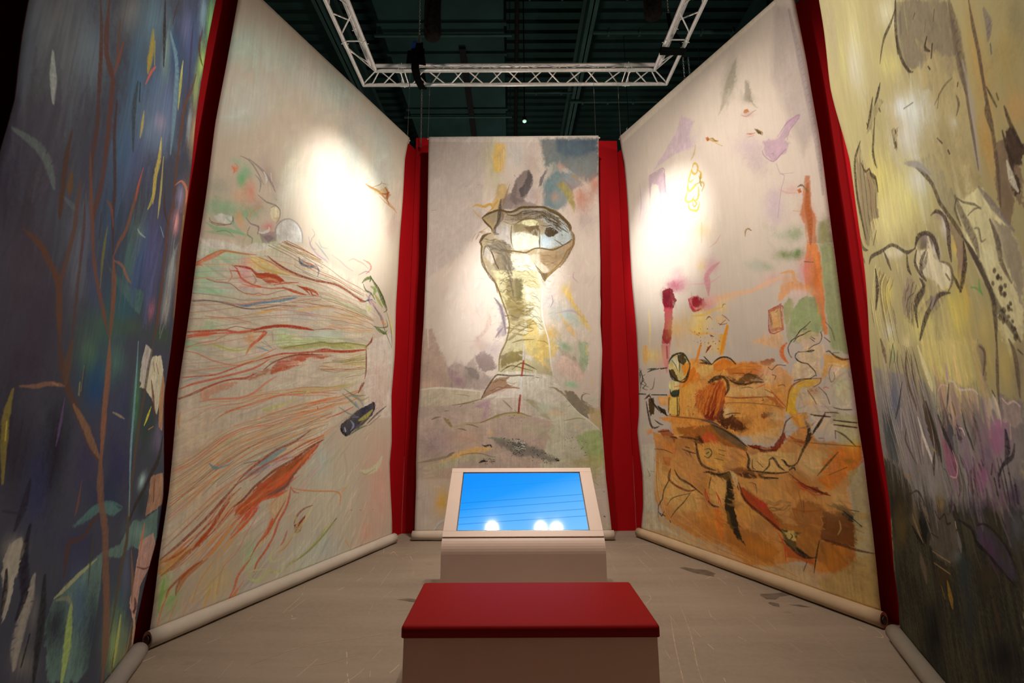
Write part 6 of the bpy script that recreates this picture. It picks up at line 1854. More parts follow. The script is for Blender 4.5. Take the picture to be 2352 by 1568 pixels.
s90 260 36 19 1115 2246 33 1122 2245 18
s90 270 37 19 1232 2166 26 1240 2168 15
s90 250 35 18 1099 2335 23 1108 2338 13
s90 250 36 18 1195 2312 27 1204 2308 15
s90 250 35 18 1073 2321 24 1082 2324 13
s90 260 37 19 1121 2221 23 1124 2216 12
s90 260 37 19 1205 2209 23 1210 2205 13
s90 260 36 19 1338 2206 32 1350 2203 18
s90 250 36 18 1115 2287 25 1122 2281 14
s90 260 37 19 1167 2222 24 1173 2217 13
s90 270 38 19 1203 2145 23 1208 2149 12
s90 260 36 18 1275 2264 23 1279 2267 12
s90 250 35 18 1124 2374 29 1128 2372 16
s90 260 36 19 1257 2251 24 1262 2254 13
s90 250 35 18 1104 2332 30 1113 2326 17
s90 260 37 19 1236 2179 36 1242 2174 20
s90 250 35 18 1207 2359 30 1212 2356 17
s90 260 36 19 1303 2242 23 1305 2243 13
s90 250 36 18 1091 2310 31 1100 2309 17
s90 260 37 19 1208 2199 24 1216 2198 13
s90 270 37 19 1189 2168 23 1196 2168 12
s90 260 37 19 1293 2189 35 1298 2183 20
s90 260 36 19 1340 2215 23 1344 2214 12
s90 260 36 18 1248 2272 26 1251 2272 15
s90 250 35 18 1271 2350 23 1275 2350 12
s90 260 37 19 1272 2214 30 1278 2217 17
s90 270 38 19 1316 2132 34 1325 2130 19
s90 260 37 19 1264 2213 35 1268 2212 20
s90 260 37 19 1211 2211 28 1220 2213 15
s90 260 37 19 1117 2219 34 1120 2216 19
s90 260 36 19 1175 2270 23 1180 2270 12
s90 260 37 19 1114 2193 35 1125 2190 19
s90 250 35 18 1212 2360 31 1220 2356 17
s90 270 38 19 1247 2136 30 1255 2137 17
s90 250 35 18 1334 2309 23 1336 2307 12
s90 250 35 18 1205 2320 23 1209 2317 12
s90 250 35 18 1047 2358 31 1055 2352 17
s90 260 36 18 1245 2273 32 1256 2272 18
s90 380 97 34 1243 1597 23 1247 1593 13
s90 400 100 35 939 1463 38 948 1472 21
s90 380 96 33 1194 1609 35 1202 1613 19
s90 380 96 33 1010 1604 32 1022 1607 18
s90 390 100 35 947 1478 35 956 1472 19
s90 370 95 33 1101 1574 23 1104 1574 12
s90 370 96 33 1192 1661 33 1197 1661 19
s90 370 94 32 1098 1639 29 1107 1635 16
s90 370 93 32 991 1680 38 1001 1686 21
s90 390 99 34 1144 1503 23 1146 1500 12
s90 380 97 34 1123 1548 36 1127 1543 20
s90 400 100 35 815 1479 28 824 1473 16
s90 380 97 34 1089 1535 23 1094 1536 12
s90 380 96 33 1205 1621 23 1209 1620 12
s90 390 100 35 1143 1472 23 1146 1474 12
s90 370 96 33 1146 1603 23 1150 1599 12
s90 370 94 33 971 1656 29 976 1653 16
s90 370 96 33 1201 1632 23 1204 1633 12
s90 390 98 34 1000 1497 26 1006 1498 15
s90 390 100 34 1248 1509 32 1254 1507 18
s90 370 93 32 827 1661 23 829 1662 12
s90 380 98 34 1164 1517 28 1173 1516 15
s90 380 96 33 1089 1540 23 1093 1538 12
s90 370 95 33 1137 1625 27 1141 1627 15
s90 390 98 34 884 1554 36 899 1558 20
s90 370 93 32 936 1681 23 941 1683 12
s90 370 95 33 1176 1639 35 1187 1638 20
s90 390 100 34 1246 1510 23 1250 1510 12
s90 370 95 33 990 1609 25 995 1610 14
s90 380 95 33 969 1627 28 971 1626 15
s90 380 98 34 1053 1497 34 1056 1494 19
s90 380 97 34 1151 1539 29 1158 1539 16
s90 390 99 34 1276 1505 39 1289 1503 21
s90 370 95 33 1101 1606 36 1108 1603 20
s90 370 95 33 1074 1578 23 1079 1578 12
s90 370 95 33 1141 1636 37 1153 1637 21
s90 380 96 33 1307 1624 25 1314 1620 14
s90 390 99 34 1200 1512 23 1204 1508 12
s90 380 96 33 1270 1639 34 1273 1641 19
s90 390 99 34 1095 1480 23 1101 1476 12
s90 380 97 34 1167 1547 23 1169 1545 12
s90 390 99 34 1177 1501 32 1179 1498 18
s90 390 100 35 880 1510 26 889 1514 14
s90 380 96 33 1239 1608 23 1241 1607 12
s90 370 94 32 1084 1650 23 1087 1652 12
s90 390 100 35 945 1476 23 948 1479 12
s90 390 99 34 1114 1489 26 1120 1484 14
s90 380 97 33 1323 1594 37 1331 1587 21
s90 370 94 32 1085 1657 23 1093 1656 12
s90 380 97 34 1046 1525 29 1052 1524 16
s90 390 100 35 1094 1461 29 1098 1463 16
s90 380 98 34 1134 1502 23 1138 1501 12
s90 370 95 33 1083 1584 38 1093 1586 21
s90 380 96 33 1178 1619 23 1183 1621 12
s90 370 94 33 1039 1639 27 1047 1635 15
s90 380 98 34 921 1545 38 929 1547 21
s90 390 100 35 1180 1458 33 1187 1467 18
s90 380 95 33 930 1624 36 936 1624 20
s90 390 100 35 938 1472 26 942 1471 15
s90 370 94 33 986 1658 23 991 1659 12
s95 30 29 17 654 2069 33 724 2136 85 832 2145 76 898 2115 81 942 2044 30
s90 33 25 16 655 1976 34 685 1903 90 769 1841 79 854 1821 76 909 1872 88 952 1976 31
s90 19 21 17 794 2116 30 806 2059 79 871 2011 25
s80 67 59 37 701 2085 20 750 2023 58 779 1951 21
s90 35 40 29 645 1751 44 666 1680 108 755 1677 102 778 1744 42
s80 800 210 63 710 1775 39 799 1784 38
s92 110 59 14 745 1663 74 732 1459 73
s90 160 86 16 618 1654 45 598 1486 45
s92 20 38 30 301 1978 28 385 2000 76 485 1999 26
s92 20 37 30 524 1995 26 624 2000 25
s85 24 31 34 155 2037 24 194 1972 71 211 1909 75 158 1790 26
s85 36 56 52 208 2017 23 161 1974 76 178 1911 26
s80 87 66 36 188 1895 19 268 1829 63 201 1788 63 284 1761 16
s80 170 110 32 418 1901 24 378 1778 65 326 1766 19
s95 21 74 74 126 1719 64 259 1710 63
s95 20 68 67 351 1700 52 597 1689 49
s92 40 31 21 252 1620 44 280 1457 123 330 1313 109 429 1316 30
s92 30 26 19 320 1692 40 391 1573 107 502 1501 97 574 1459 33
s80 180 100 35 245 1665 40 299 1693 104 338 1662 42
s90 30 30 22 222 1651 22 277 1672 67 321 1715 25
s90 24 27 26 377 1400 26 452 1359 70 508 1346 23
s90 24 27 26 389 1315 22 449 1330 22
s85 280 100 35 573 1452 22 786 1435 61 982 1422 59 1191 1387 59 1351 1296 21
s80 82 88 110 1044 1410 32 1191 1381 89 1247 1364 31
s85 320 82 25 1358 1642 19 1490 1626 53 1641 1627 51 1805 1627 17
s70 180 100 57 1366 1582 11 1562 1578 29 1730 1563 28 1884 1539 9
s80 540 100 35 1822 1681 24 1890 1592 67 1937 1538 23
s80 80 32 12 1340 1462 17 1410 1480 47 1501 1480 16
s80 180 71 21 1736 1619 15 1745 1596 39 1727 1597 14
s70 63 44 28 1538 1718 10 1602 1726 29 1650 1712 10
s70 67 47 31 1767 1695 10 1831 1659 10
s70 65 45 29 1893 1721 9 1937 1729 27 1951 1713 10
s70 800 88 30 1686 1710 12 1736 1730 33 1772 1739 12
s85 320 96 25 1938 1496 16 1984 1674 46 2042 1734 45 2134 1764 46 2247 1761 16
s80 760 300 37 1963 1486 23 2016 1414 64 2040 1364 22
s80 180 47 19 2247 1761 10 2234 1722 28 2184 1695 10
s70 80 59 35 2133 1667 11 2173 1595 30 2187 1555 10
s70 82 61 36 2221 1693 10 2269 1631 28 2286 1553 10
s70 800 90 50 2256 1681 12 2275 1690 34 2292 1679 12
s95 16 23 27 2071 2091 11 2106 2128 32 2158 2141 32 2189 2156 31 2218 2161 11
s95 17 23 27 2019 1990 11 2014 2045 32 2052 2104 32 2085 2121 32 2132 2177 32 2174 2201 31 2222 2239 11
s90 16 22 27 2162 2182 17 2187 2183 16
s90 21 26 31 2074 1931 13 2111 1905 36 2159 1890 36 2175 1868 35 2208 1824 34 2213 1783 12
s95 22 27 33 2168 1766 22 2206 1789 22
s90 22 27 33 2034 1755 13 2096 1766 36 2173 1761 12
s90 20 25 30 2102 2001 13 2075 1983 36 2066 1953 36 2093 1918 36 2130 1898 13
s95 17 22 26 2161 1993 29 2199 1993 82 2223 1995 28
s90 20 25 29 2101 1996 11 2161 1993 11
s90 19 24 29 2182 2011 9 2223 2036 25 2272 2050 24 2295 2097 23 2291 2138 8
s80 24 31 32 2202 2102 9 2236 2065 8
s80 24 31 31 2213 2110 9 2243 2085 9
s85 20 25 30 2018 2034 11 2019 1990 31 2036 1956 11
s92 750 170 16 2009 2089 49 1961 2041 141 1959 1976 139 2000 1912 48
s92 58 25 14 2313 2089 26 2352 2043 26
s90 100 35 15 2327 1981 21 2374 1926 61 2422 1896 62 2463 1896 22
s92 60 26 14 2313 1973 35 2344 1974 34
s70 88 82 69 2336 2212 6 2373 2144 18 2384 2053 6
s70 72 64 51 2360 1957 7 2403 1952 7
s80 330 140 57 2340 1861 9 2311 1805 26 2315 1726 28 2345 1753 26 2346 1802 9
s88 85 41 23 2309 1526 15 2367 1509 43 2433 1508 15
s88 86 35 20 2243 1485 15 2305 1487 43 2343 1481 15
s88 85 35 20 2157 1461 16 2230 1458 44 2279 1452 15
s88 89 36 21 2298 1428 15 2381 1415 42 2458 1411 14
s88 90 37 21 2298 1392 17 2377 1383 47 2454 1374 16
s90 140 66 24 2248 1490 21 2209 1427 61 2153 1347 62 2130 1307 22
s90 41 41 30 1146 1373 26 1318 1310 73 1459 1229 72 1547 1164 25
s90 85 40 20 732 1222 30 898 1214 82 1015 1197 29
s90 92 25 14 1549 1185 26 1708 1148 69 1821 1163 23
s85 190 63 20 1856 1238 18 1901 1344 50 1928 1410 49 1984 1450 17
s92 32 32 27 2244 1470 21 2183 1390 60 2141 1328 21
s90 54 38 22 2125 1290 27 2055 1200 79 1978 1056 28
s88 41 32 18 2168 1353 19 2222 1428 19
s90 53 37 22 954 1169 42 964 1060 121 1002 954 116 1102 919 99 1174 912 33
s95 25 24 21 1075 1066 42 1111 1087 42
s90 88 66 30 1055 1106 16 1121 1121 50 1144 1075 52 1094 1025 44 1049 1043 18
s85 63 36 21 1229 1119 24 1306 1110 24
s85 63 37 22 1225 1078 25 1293 1065 24
s80 64 37 22 1167 1031 22 1272 1019 21
s85 63 36 21 763 1092 25 865 1067 68 944 1058 23
s92 25 29 27 808 1119 36 868 1108 36
s85 42 37 28 802 1062 18 840 1025 18
s85 42 37 28 854 1066 18 881 1021 18
s90 24 27 26 598 1215 21 687 1211 62 697 1195 27
s90 83 34 20 426 1260 37 604 1284 36
s80 89 53 30 349 1061 16 493 1063 45 627 1032 16
s80 800 81 40 678 1102 22 647 1000 22
s92 27 27 22 1527 1120 34 1550 1053 93 1528 981 94 1556 957 34
s92 36 32 23 1525 954 22 1644 954 61 1799 960 58 1907 986 19
s95 21 22 20 1682 908 42 1808 920 41
s90 28 26 23 1742 1071 26 1785 1088 88 1819 1027 89 1869 994 30
s90 27 26 23 1673 958 20 1736 1018 57 1742 1071 22
s85 44 34 26 1581 1056 16 1574 987 48 1602 969 16
s85 44 35 26 1625 1046 17 1678 998 16
s90 28 27 23 1852 1082 25 1877 1071 72 1899 1035 70 1951 1041 59 1979 1069 20
s90 28 27 23 1908 998 24 1950 1028 75 1960 1004 29
s85 230 60 24 1905 973 20 1975 920 56 2032 891 19
s85 600 130 47 1980 859 18 2040 856 53 2084 827 51 2142 837 16
s90 100 29 17 2032 891 23 2133 859 64 2209 842 22
s70 680 130 45 1925 925 20 1983 884 56 2015 840 19
s92 45 31 17 1023 872 29 1099 889 85 1205 872 80 1347 926 26
s85 56 39 27 1113 845 18 1089 782 52 1074 720 18
s88 660 47 34 1013 726 21 1056 628 60 1078 572 21
s88 660 47 33 1036 714 19 1021 652 59 1067 555 21
s88 670 48 34 1153 703 20 1191 636 57 1204 595 20
s85 680 49 35 1176 663 16 1177 590 16
s92 29 28 25 1053 597 36 1104 562 93 1175 561 29
s80 800 65 33 1166 559 18 1158 486 18
s90 23 22 17 1410 293 31 1431 269 31
s90 59 56 41 579 860 22 546 739 60 455 609 61 422 503 61 357 423 65 338 285 25
s90 39 39 37 351 355 34 395 313 65 435 371 26
s90 30 31 30 362 340 40 454 326 39
s90 58 56 41 836 645 17 733 525 48 618 424 49 533 326 18
s92 30 31 30 518 290 46 526 272 46
s80 69 55 40 487 448 15 585 547 39 825 635 13
s90 220 58 27 579 860 36 536 754 119 641 686 96 807 656 81 909 687 26
s92 45 32 23 634 858 35 692 775 91 834 730 84 992 647 29
s80 330 170 71 694 791 33 772 722 33
s88 100 27 16 1418 829 36 1466 684 103 1605 590 96 1749 505 92 1798 466 32
s90 67 35 17 1354 919 28 1387 838 78 1411 758 27
s85 800 630 320 1338 925 67 1383 880 192 1391 797 64
s92 23 28 23 1812 482 16 1840 495 16
s92 24 29 24 1863 476 18 1880 462 43 1858 432 13
s94 20 23 21 1901 371 57 1946 342 155 2004 329 51
s90 54 34 21 1792 416 32 1874 352 89 1955 315 77 2051 343 23
s85 740 67 38 1757 457 21 1800 369 57 1799 247 19
s90 33 30 21 2089 479 15 2053 354 42 2020 219 15
s85 54 43 25 1975 286 11 1937 205 11
s94 20 26 24 2292 739 31 2401 653 30
s90 20 26 24 2335 758 16 2393 759 16
s90 120 49 25 2114 496 26 2221 490 72 2341 478 69 2456 484 23
s80 450 120 37 1899 686 20 1996 680 54 2140 720 17
s70 560 420 180 2229 558 15 2256 609 45 2252 664 17
s88 98 74 27 2131 983 22 2215 1081 61 2303 1182 21
s80 140 130 45 2217 999 17 2352 1073 16
s90 78 31 19 2301 1346 22 2360 1313 60 2427 1235 20
s90 79 31 19 2301 1346 17 2298 1281 17
s80 130 44 26 2176 1281 25 2216 1283 25
s60 130 86 42 1974 1245 11 2244 1237 30 2462 1234 10
s88 100 42 21 2299 1426 19 2373 1418 53 2453 1408 18
s88 110 43 21 2295 1391 19 2369 1383 53 2449 1372 18
s88 85 34 20 2134 1470 20 2214 1458 56 2280 1452 19
s70 170 120 72 1529 844 15 1588 839 49 1594 760 16
s70 660 89 44 1559 849 14 1584 798 14
s70 170 120 71 1653 902 12 1737 900 12
s70 240 140 62 1966 845 11 1980 749 32 1979 629 11
s70 170 81 37 2000 765 8 1993 668 8
s50 190 180 120 203 817 22 249 751 65 222 730 16
s50 180 170 110 265 797 16 327 796 16"""
PAINT['R'] = lambda: paint_all(2.442016584710268, 5.37, (0.6, 0.56, 0.51), 41, OPS_R)
OPS_A = """
b80 210 260 320 144 2781 199 166 41 -251
b60 260 300 330 610 3369 125 111 -1 -130
b70 140 200 290 26 2635 88 66 16 -181
b50 240 370 510 367 2933 142 115 31 -194
b80 160 300 430 849 3525 187 170 35 -233
b80 97 220 390 775 3078 118 85 38 -249
b80 130 250 460 1022 3268 181 131 32 -219
b80 170 260 520 1175 3270 204 143 54 -220
b70 210 350 570 1043 3040 281 180 33 -138
b80 83 150 350 1446 3958 170 150 70 -276
b70 190 240 510 1290 3945 93 86 33 -131
b80 63 140 310 1176 3668 133 123 109 -121
b70 270 460 490 1062 3539 60 50 30 -202
b70 330 570 800 1573 4324 82 79 20 -143
b85 340 800 320 1770 4422 94 87 38 -194
b85 470 800 250 1693 4017 98 79 18 -129
b60 490 680 270 1659 3758 75 55 17 -125
b70 590 470 280 1725 3493 107 67 24 -173
b60 490 680 800 1602 3478 44 29 15 -106
b60 150 210 490 850 2732 230 127 34 -146
b80 91 210 390 745 2727 134 78 47 -200
b80 84 88 130 135 2279 162 107 93 -158
b80 47 54 110 52 2262 85 49 57 -192
b80 100 91 140 208 1965 166 52 64 -210
b70 72 66 110 344 1845 165 35 47 -151
b80 50 130 310 1128 2313 249 84 68 -177
b70 140 160 440 1287 2433 173 57 29 -201
b80 45 110 230 723 2386 126 56 46 -130
b70 140 180 270 393 2240 85 43 53 -103
b60 220 270 360 535 2113 85 22 12 -196
b50 170 220 330 539 2208 50 17 22 -142
b80 46 160 240 1005 2019 218 49 54 -147
b70 87 130 290 684 2064 76 25 87 -157
b80 77 180 160 849 1900 212 40 31 -88
b60 310 540 450 1070 2465 107 18 -25 -37
b60 450 400 650 1112 3141 76 52 18 -43
b85 770 410 490 1602 2744 68 27 12 -86
b70 440 440 750 1617 2937 87 41 21 -84
b90 340 200 130 1734 2913 65 29 35 -178
b80 620 730 800 1649 2414 86 23 -1 -103
b70 720 780 800 1630 2189 67 13 8 -84
b80 510 210 340 1399 2108 49 8 -6 -66
b80 94 230 220 995 2268 78 26 39 -104
p85 92 210 230 11 68 742 2204 853 2155 1068 2150 1248 2174 1236 2034 978 2091 803 2161
b70 77 140 100 1142 1955 211 39 21 -55
b70 60 130 79 1626 1989 169 28 27 -66
b80 76 69 120 298 1670 180 19 33 -109
b90 43 44 77 339 1379 155 -12 67 -223
b90 54 75 210 531 1246 93 -22 0 -151
b90 27 30 55 598 1359 101 -12 34 -217
b80 44 120 200 791 1693 150 14 39 -114
b90 27 96 270 855 1629 112 2 20 -127
b70 110 250 180 727 1763 99 13 28 -83
b70 100 260 250 1025 1747 131 14 38 -106
b85 63 90 200 1182 1535 181 -4 27 -178
b80 120 370 150 1368 1562 53 0 44 -182
b90 49 90 92 1620 1409 205 -7 85 -215
b70 170 170 300 1816 1320 137 -14 -2 -81
b85 52 60 170 1234 1244 182 -19 59 -162
b80 35 59 140 1128 1109 225 -37 47 -132
b85 66 70 170 891 1280 136 -23 6 -149
p85 120 280 300 10 68 842 1022 966 1060 1068 1079 1223 1051 1383 988 1276 976 1086 1026 939 1018
b80 61 70 170 936 909 210 -57 40 -121
p90 150 290 290 10 68 782 760 919 789 1050 812 1206 816 1423 800 1518 868 1610 883 1765 850 2000 868 2057 675 1987 585 1597 742 1423 722 1210 804 1239 654 1227 289 1127 276 833 427 737 681
b90 45 58 90 827 644 120 -54 16 -104
b70 92 180 340 1021 655 94 -35 56 -167
b90 53 81 120 1214 457 111 -50 28 -184
b80 78 170 210 1528 434 142 -57 46 -195
b70 140 190 350 1577 585 65 -22 36 -150
b80 300 510 240 1540 244 140 -63 61 -169
b85 410 400 170 1837 15 217 -104 43 -116
b70 220 340 250 1655 248 113 -49 40 -108
p92 480 320 230 6 45 1779 1107 2001 1107 2089 894 1977 873 1775 873 1782 1002
p92 620 420 390 6 45 1738 730 1973 723 2051 636 1977 509 1847 448 1835 292 1821 237 1691 407 1725 538
b70 230 440 430 1717 785 166 -40 21 -55
p92 590 440 320 8 45 1779 350 1885 162 2077 -49 2107 -226 1764 -50 1834 111
p96 750 800 640 6 45 1525 1840 1678 1866 1765 1783 1792 1642 1768 1543 1748 1487 1629 1581 1492 1641 1385 1648 1478 1769
p90 640 680 690 5 45 1392 1895 1510 1878 1514 1773 1447 1664 1371 1685 1361 1796
p90 590 360 200 6 45 1761 1612 1771 1769 1841 1688 1898 1386 1811 1417
b80 200 200 340 1821 1361 62 -3 35 -85
b80 450 730 800 1631 1101 53 -13 -32 -42
b90 46 74 100 1683 967 80 -19 -9 -72
b80 320 350 340 440 1043 67 -28 -6 -39
p90 460 490 450 6 68 398 1068 455 1075 504 1033 494 985 475 927 471 824 444 801 378 1026
b70 240 250 250 625 596 95 -46 21 -68
b70 170 190 210 642 758 49 -22 5 -91
d700 0.4 40 1.6 0.22 88 10 -12 290 216 269
s70 560 710 770 142 2745 51 168 2671 146 194 2588 51
s60 190 270 300 37 2380 42 160 2396 146 234 2367 194 281 2308 72
s50 160 220 280 341 2304 36 422 2298 104 454 2304 33
s90 130 68 62 355 3178 43 410 3043 121 459 2834 117 494 2676 113 490 2573 110 520 2441 40
s95 150 76 66 418 3244 50 437 3100 150 475 3005 174 546 2978 180 568 2853 157 590 2697 153 600 2577 149 604 2475 138 582 2363 132 580 2283 48
s90 260 110 84 586 3193 34 572 3100 95 552 2994 32
s80 170 110 91 528 3253 35 544 3143 98 551 3059 33
s90 94 54 54 616 2911 40 637 2770 118 699 2611 123 732 2519 122 747 2418 122 817 2230 44
s90 220 110 83 474 2563 38 534 2399 109 594 2269 112 645 2150 112 735 2038 110 839 1929 113 896 1867 41
s95 270 130 88 817 2230 59 860 2136 172 898 1995 174 917 1841 61
s85 270 130 89 817 2230 32 855 2321 87 898 2382 95 936 2503 108 968 2651 115 987 2761 41
s80 250 120 88 668 2445 27 730 2432 102 769 2363 39
s85 360 190 130 830 2218 20 930 2224 75 997 2188 91 1060 2171 29
s90 120 69 52 326 2564 42 323 2453 120 330 2360 123 340 2259 123 346 2219 43
s85 210 120 47 370 2417 51 378 2358 143 376 2330 47
s90 170 100 82 441 2419 37 444 2308 107 453 2230 104 439 2098 98 424 1998 96 421 1971 34
s80 130 81 88 486 2376 30 522 2249 84 547 2024 83 565 1865 82 573 1788 29
s95 170 91 60 166 2101 34 271 2080 112 356 2028 129 413 1986 152 446 1892 158 493 1775 56
s70 84 59 75 641 2370 41 660 2255 41
s70 240 250 86 717 2341 35 716 2215 100 738 2059 35
s90 46 34 30 941 3782 66 1000 3612 190 1050 3457 67
s80 63 89 110 781 3138 57 786 2989 174 846 2801 64
s80 50 66 72 806 3151 56 830 3058 56
s80 87 68 81 1130 3977 28 1096 3851 87 1089 3768 34
s80 84 75 160 1410 4093 54 1437 3916 160 1498 3667 153 1477 3536 43
s90 170 86 57 1610 3859 47 1566 3703 113 1477 3536 123 1467 3385 154 1466 3165 159 1489 2949 164 1512 2840 150 1465 2685 147 1493 2465 155 1509 2272 153 1518 2052 150 1508 1932 51
s80 94 60 51 1331 2851 46 1370 2728 132 1470 2672 41
s90 130 58 38 1600 4205 54 1597 4041 204 1723 4024 58
s60 220 440 610 1077 3698 95 1242 3619 307 1307 3366 271 1338 3087 91
s95 470 420 76 856 3505 80 872 3426 208 866 3315 195 869 3266 72
s85 520 480 130 896 3475 43 933 3358 44
s95 780 190 130 953 3369 21 906 3297 70 866 3193 27
s85 620 580 180 897 3057 40 901 2983 112 899 2908 38
s95 660 610 180 1169 3075 70 1183 2966 185 1165 2846 178 1172 2756 190 1180 2680 67
s95 730 800 410 1167 3053 53 1176 3003 53
s85 580 570 230 1240 3000 43 1274 2794 121 1288 2636 42
s85 630 590 140 1170 2768 35 1157 2669 89 1126 2615 25
s90 550 630 200 1330 3724 54 1337 3620 155 1350 3504 156 1360 3404 55
s80 740 800 340 1326 3689 45 1344 3626 45
s70 650 160 140 992 2789 24 964 2661 71 962 2587 26
s80 800 320 190 1489 2949 19 1598 3037 53 1708 3030 163 1727 2927 59
s60 290 610 800 1350 2607 41 1428 2569 42
s80 800 710 110 1726 2845 50 1744 2710 50
s80 260 140 83 1756 2924 257 1818 2546 723 1826 2174 244
s70 430 720 730 1039 2464 21 1074 2454 48 1153 2460 15
s70 100 260 280 862 1017 35 1007 1061 91 1196 1056 74 1379 1000 27
s80 500 590 330 782 760 27 855 767 82 958 785 86 1140 805 32
s80 290 340 250 794 747 26 907 714 70 965 649 36
s75 470 710 220 941 667 83 956 566 235 971 465 249 968 364 90
s80 280 120 83 1855 1070 101 1890 930 101
s80 690 260 130 1776 822 59 1768 747 168 1760 674 58
s70 500 320 230 1781 253 71 1776 91 208 1750 -11 74
s90 350 100 85 1556 1810 34 1599 1754 35
s90 350 100 85 1609 1809 32 1676 1747 32
s90 190 74 59 1563 1698 44 1643 1595 133 1707 1488 49
s90 770 800 100 1625 1541 41 1589 1488 115 1545 1431 39
s90 680 310 130 1623 1403 26 1714 1420 26
s95 53 47 41 1917 1343 82 1885 1204 210 1773 1121 169 1690 1042 157 1575 975 156 1509 893 58
s90 130 110 82 1508 1932 57 1483 1757 160 1476 1590 159 1460 1366 155 1468 1172 152 1476 982 148 1508 812 152 1488 704 156 1472 509 152 1452 335 52
s90 120 110 86 1509 893 54 1515 753 157 1497 678 56
s60 250 560 770 1273 1895 38 1339 1597 110 1389 1298 108 1495 931 38
s95 120 79 67 484 1774 58 543 1679 166 599 1606 156 669 1547 150 744 1484 156 855 1387 157 965 1311 153 1038 1264 54
s95 150 100 80 581 1789 80 574 1682 227 585 1622 78
s95 310 190 140 581 1609 24 502 1613 65 446 1609 65 395 1598 63 298 1593 20
s70 480 290 200 487 1616 11 533 1610 12
s95 300 190 130 672 1538 49 779 1465 151 903 1365 161 991 1299 57
s95 330 170 110 917 1841 72 952 1708 209 971 1553 209 991 1430 206 1026 1266 72
s95 250 150 110 1006 1308 85 1047 1172 234 1101 1063 215 1198 910 232 1246 774 252 1342 536 264 1412 301 293 1435 126 109
s95 110 70 64 1086 1026 43 1029 999 127 978 963 110 904 949 74 827 960 120 831 894 123 836 824 43
s85 440 390 300 1073 1507 19 1157 1491 57 1234 1473 21
s80 300 380 190 696 1629 51 705 1575 50
s60 390 340 140 708 1704 26 717 1594 26
s85 290 270 77 267 1580 51 257 1503 142 269 1419 137 303 1279 48
s70 750 690 120 266 1475 22 276 1412 22
s60 180 130 350 597 1562 29 598 1460 81 593 1376 28
s70 240 120 95 855 1209 29 853 1100 82 846 1066 29
s80 93 100 75 1067 951 29 1071 844 82 1086 706 28
s80 67 66 66 714 1686 26 736 1567 26
s85 420 440 420 597 901 96 583 817 275 565 752 265 561 683 238 571 608 79
s95 24 23 45 510 1098 76 505 989 191 556 863 207 529 787 82
s95 30 30 40 413 981 39 429 908 118 433 839 43
s90 24 31 37 676 876 63 706 732 188 714 614 193 727 481 67
s90 21 24 29 637 685 42 615 587 41
s80 31 32 58 459 1264 64 448 1177 182 420 1111 62
s80 35 41 79 330 1186 23 429 1159 24
s70 570 670 220 1576 382 62 1573 228 178 1554 87 63
s80 300 180 110 1607 716 40 1696 523 125 1729 392 48
s90 110 52 46 1777 399 45 1816 323 193 1769 329 26
s80 110 48 42 1740 587 14 1890 529 43 1974 516 19
s80 120 87 54 1781 253 46 1794 129 153 1730 44 53
s80 140 110 64 1549 218 41 1552 130 91 1618 24 25
s70 350 230 110 1491 816 37 1469 754 37"""
PAINT['A'] = lambda: paint_all(1.8199731093013436, 5.28, (0.078, 0.096, 0.15), 51, OPS_A)
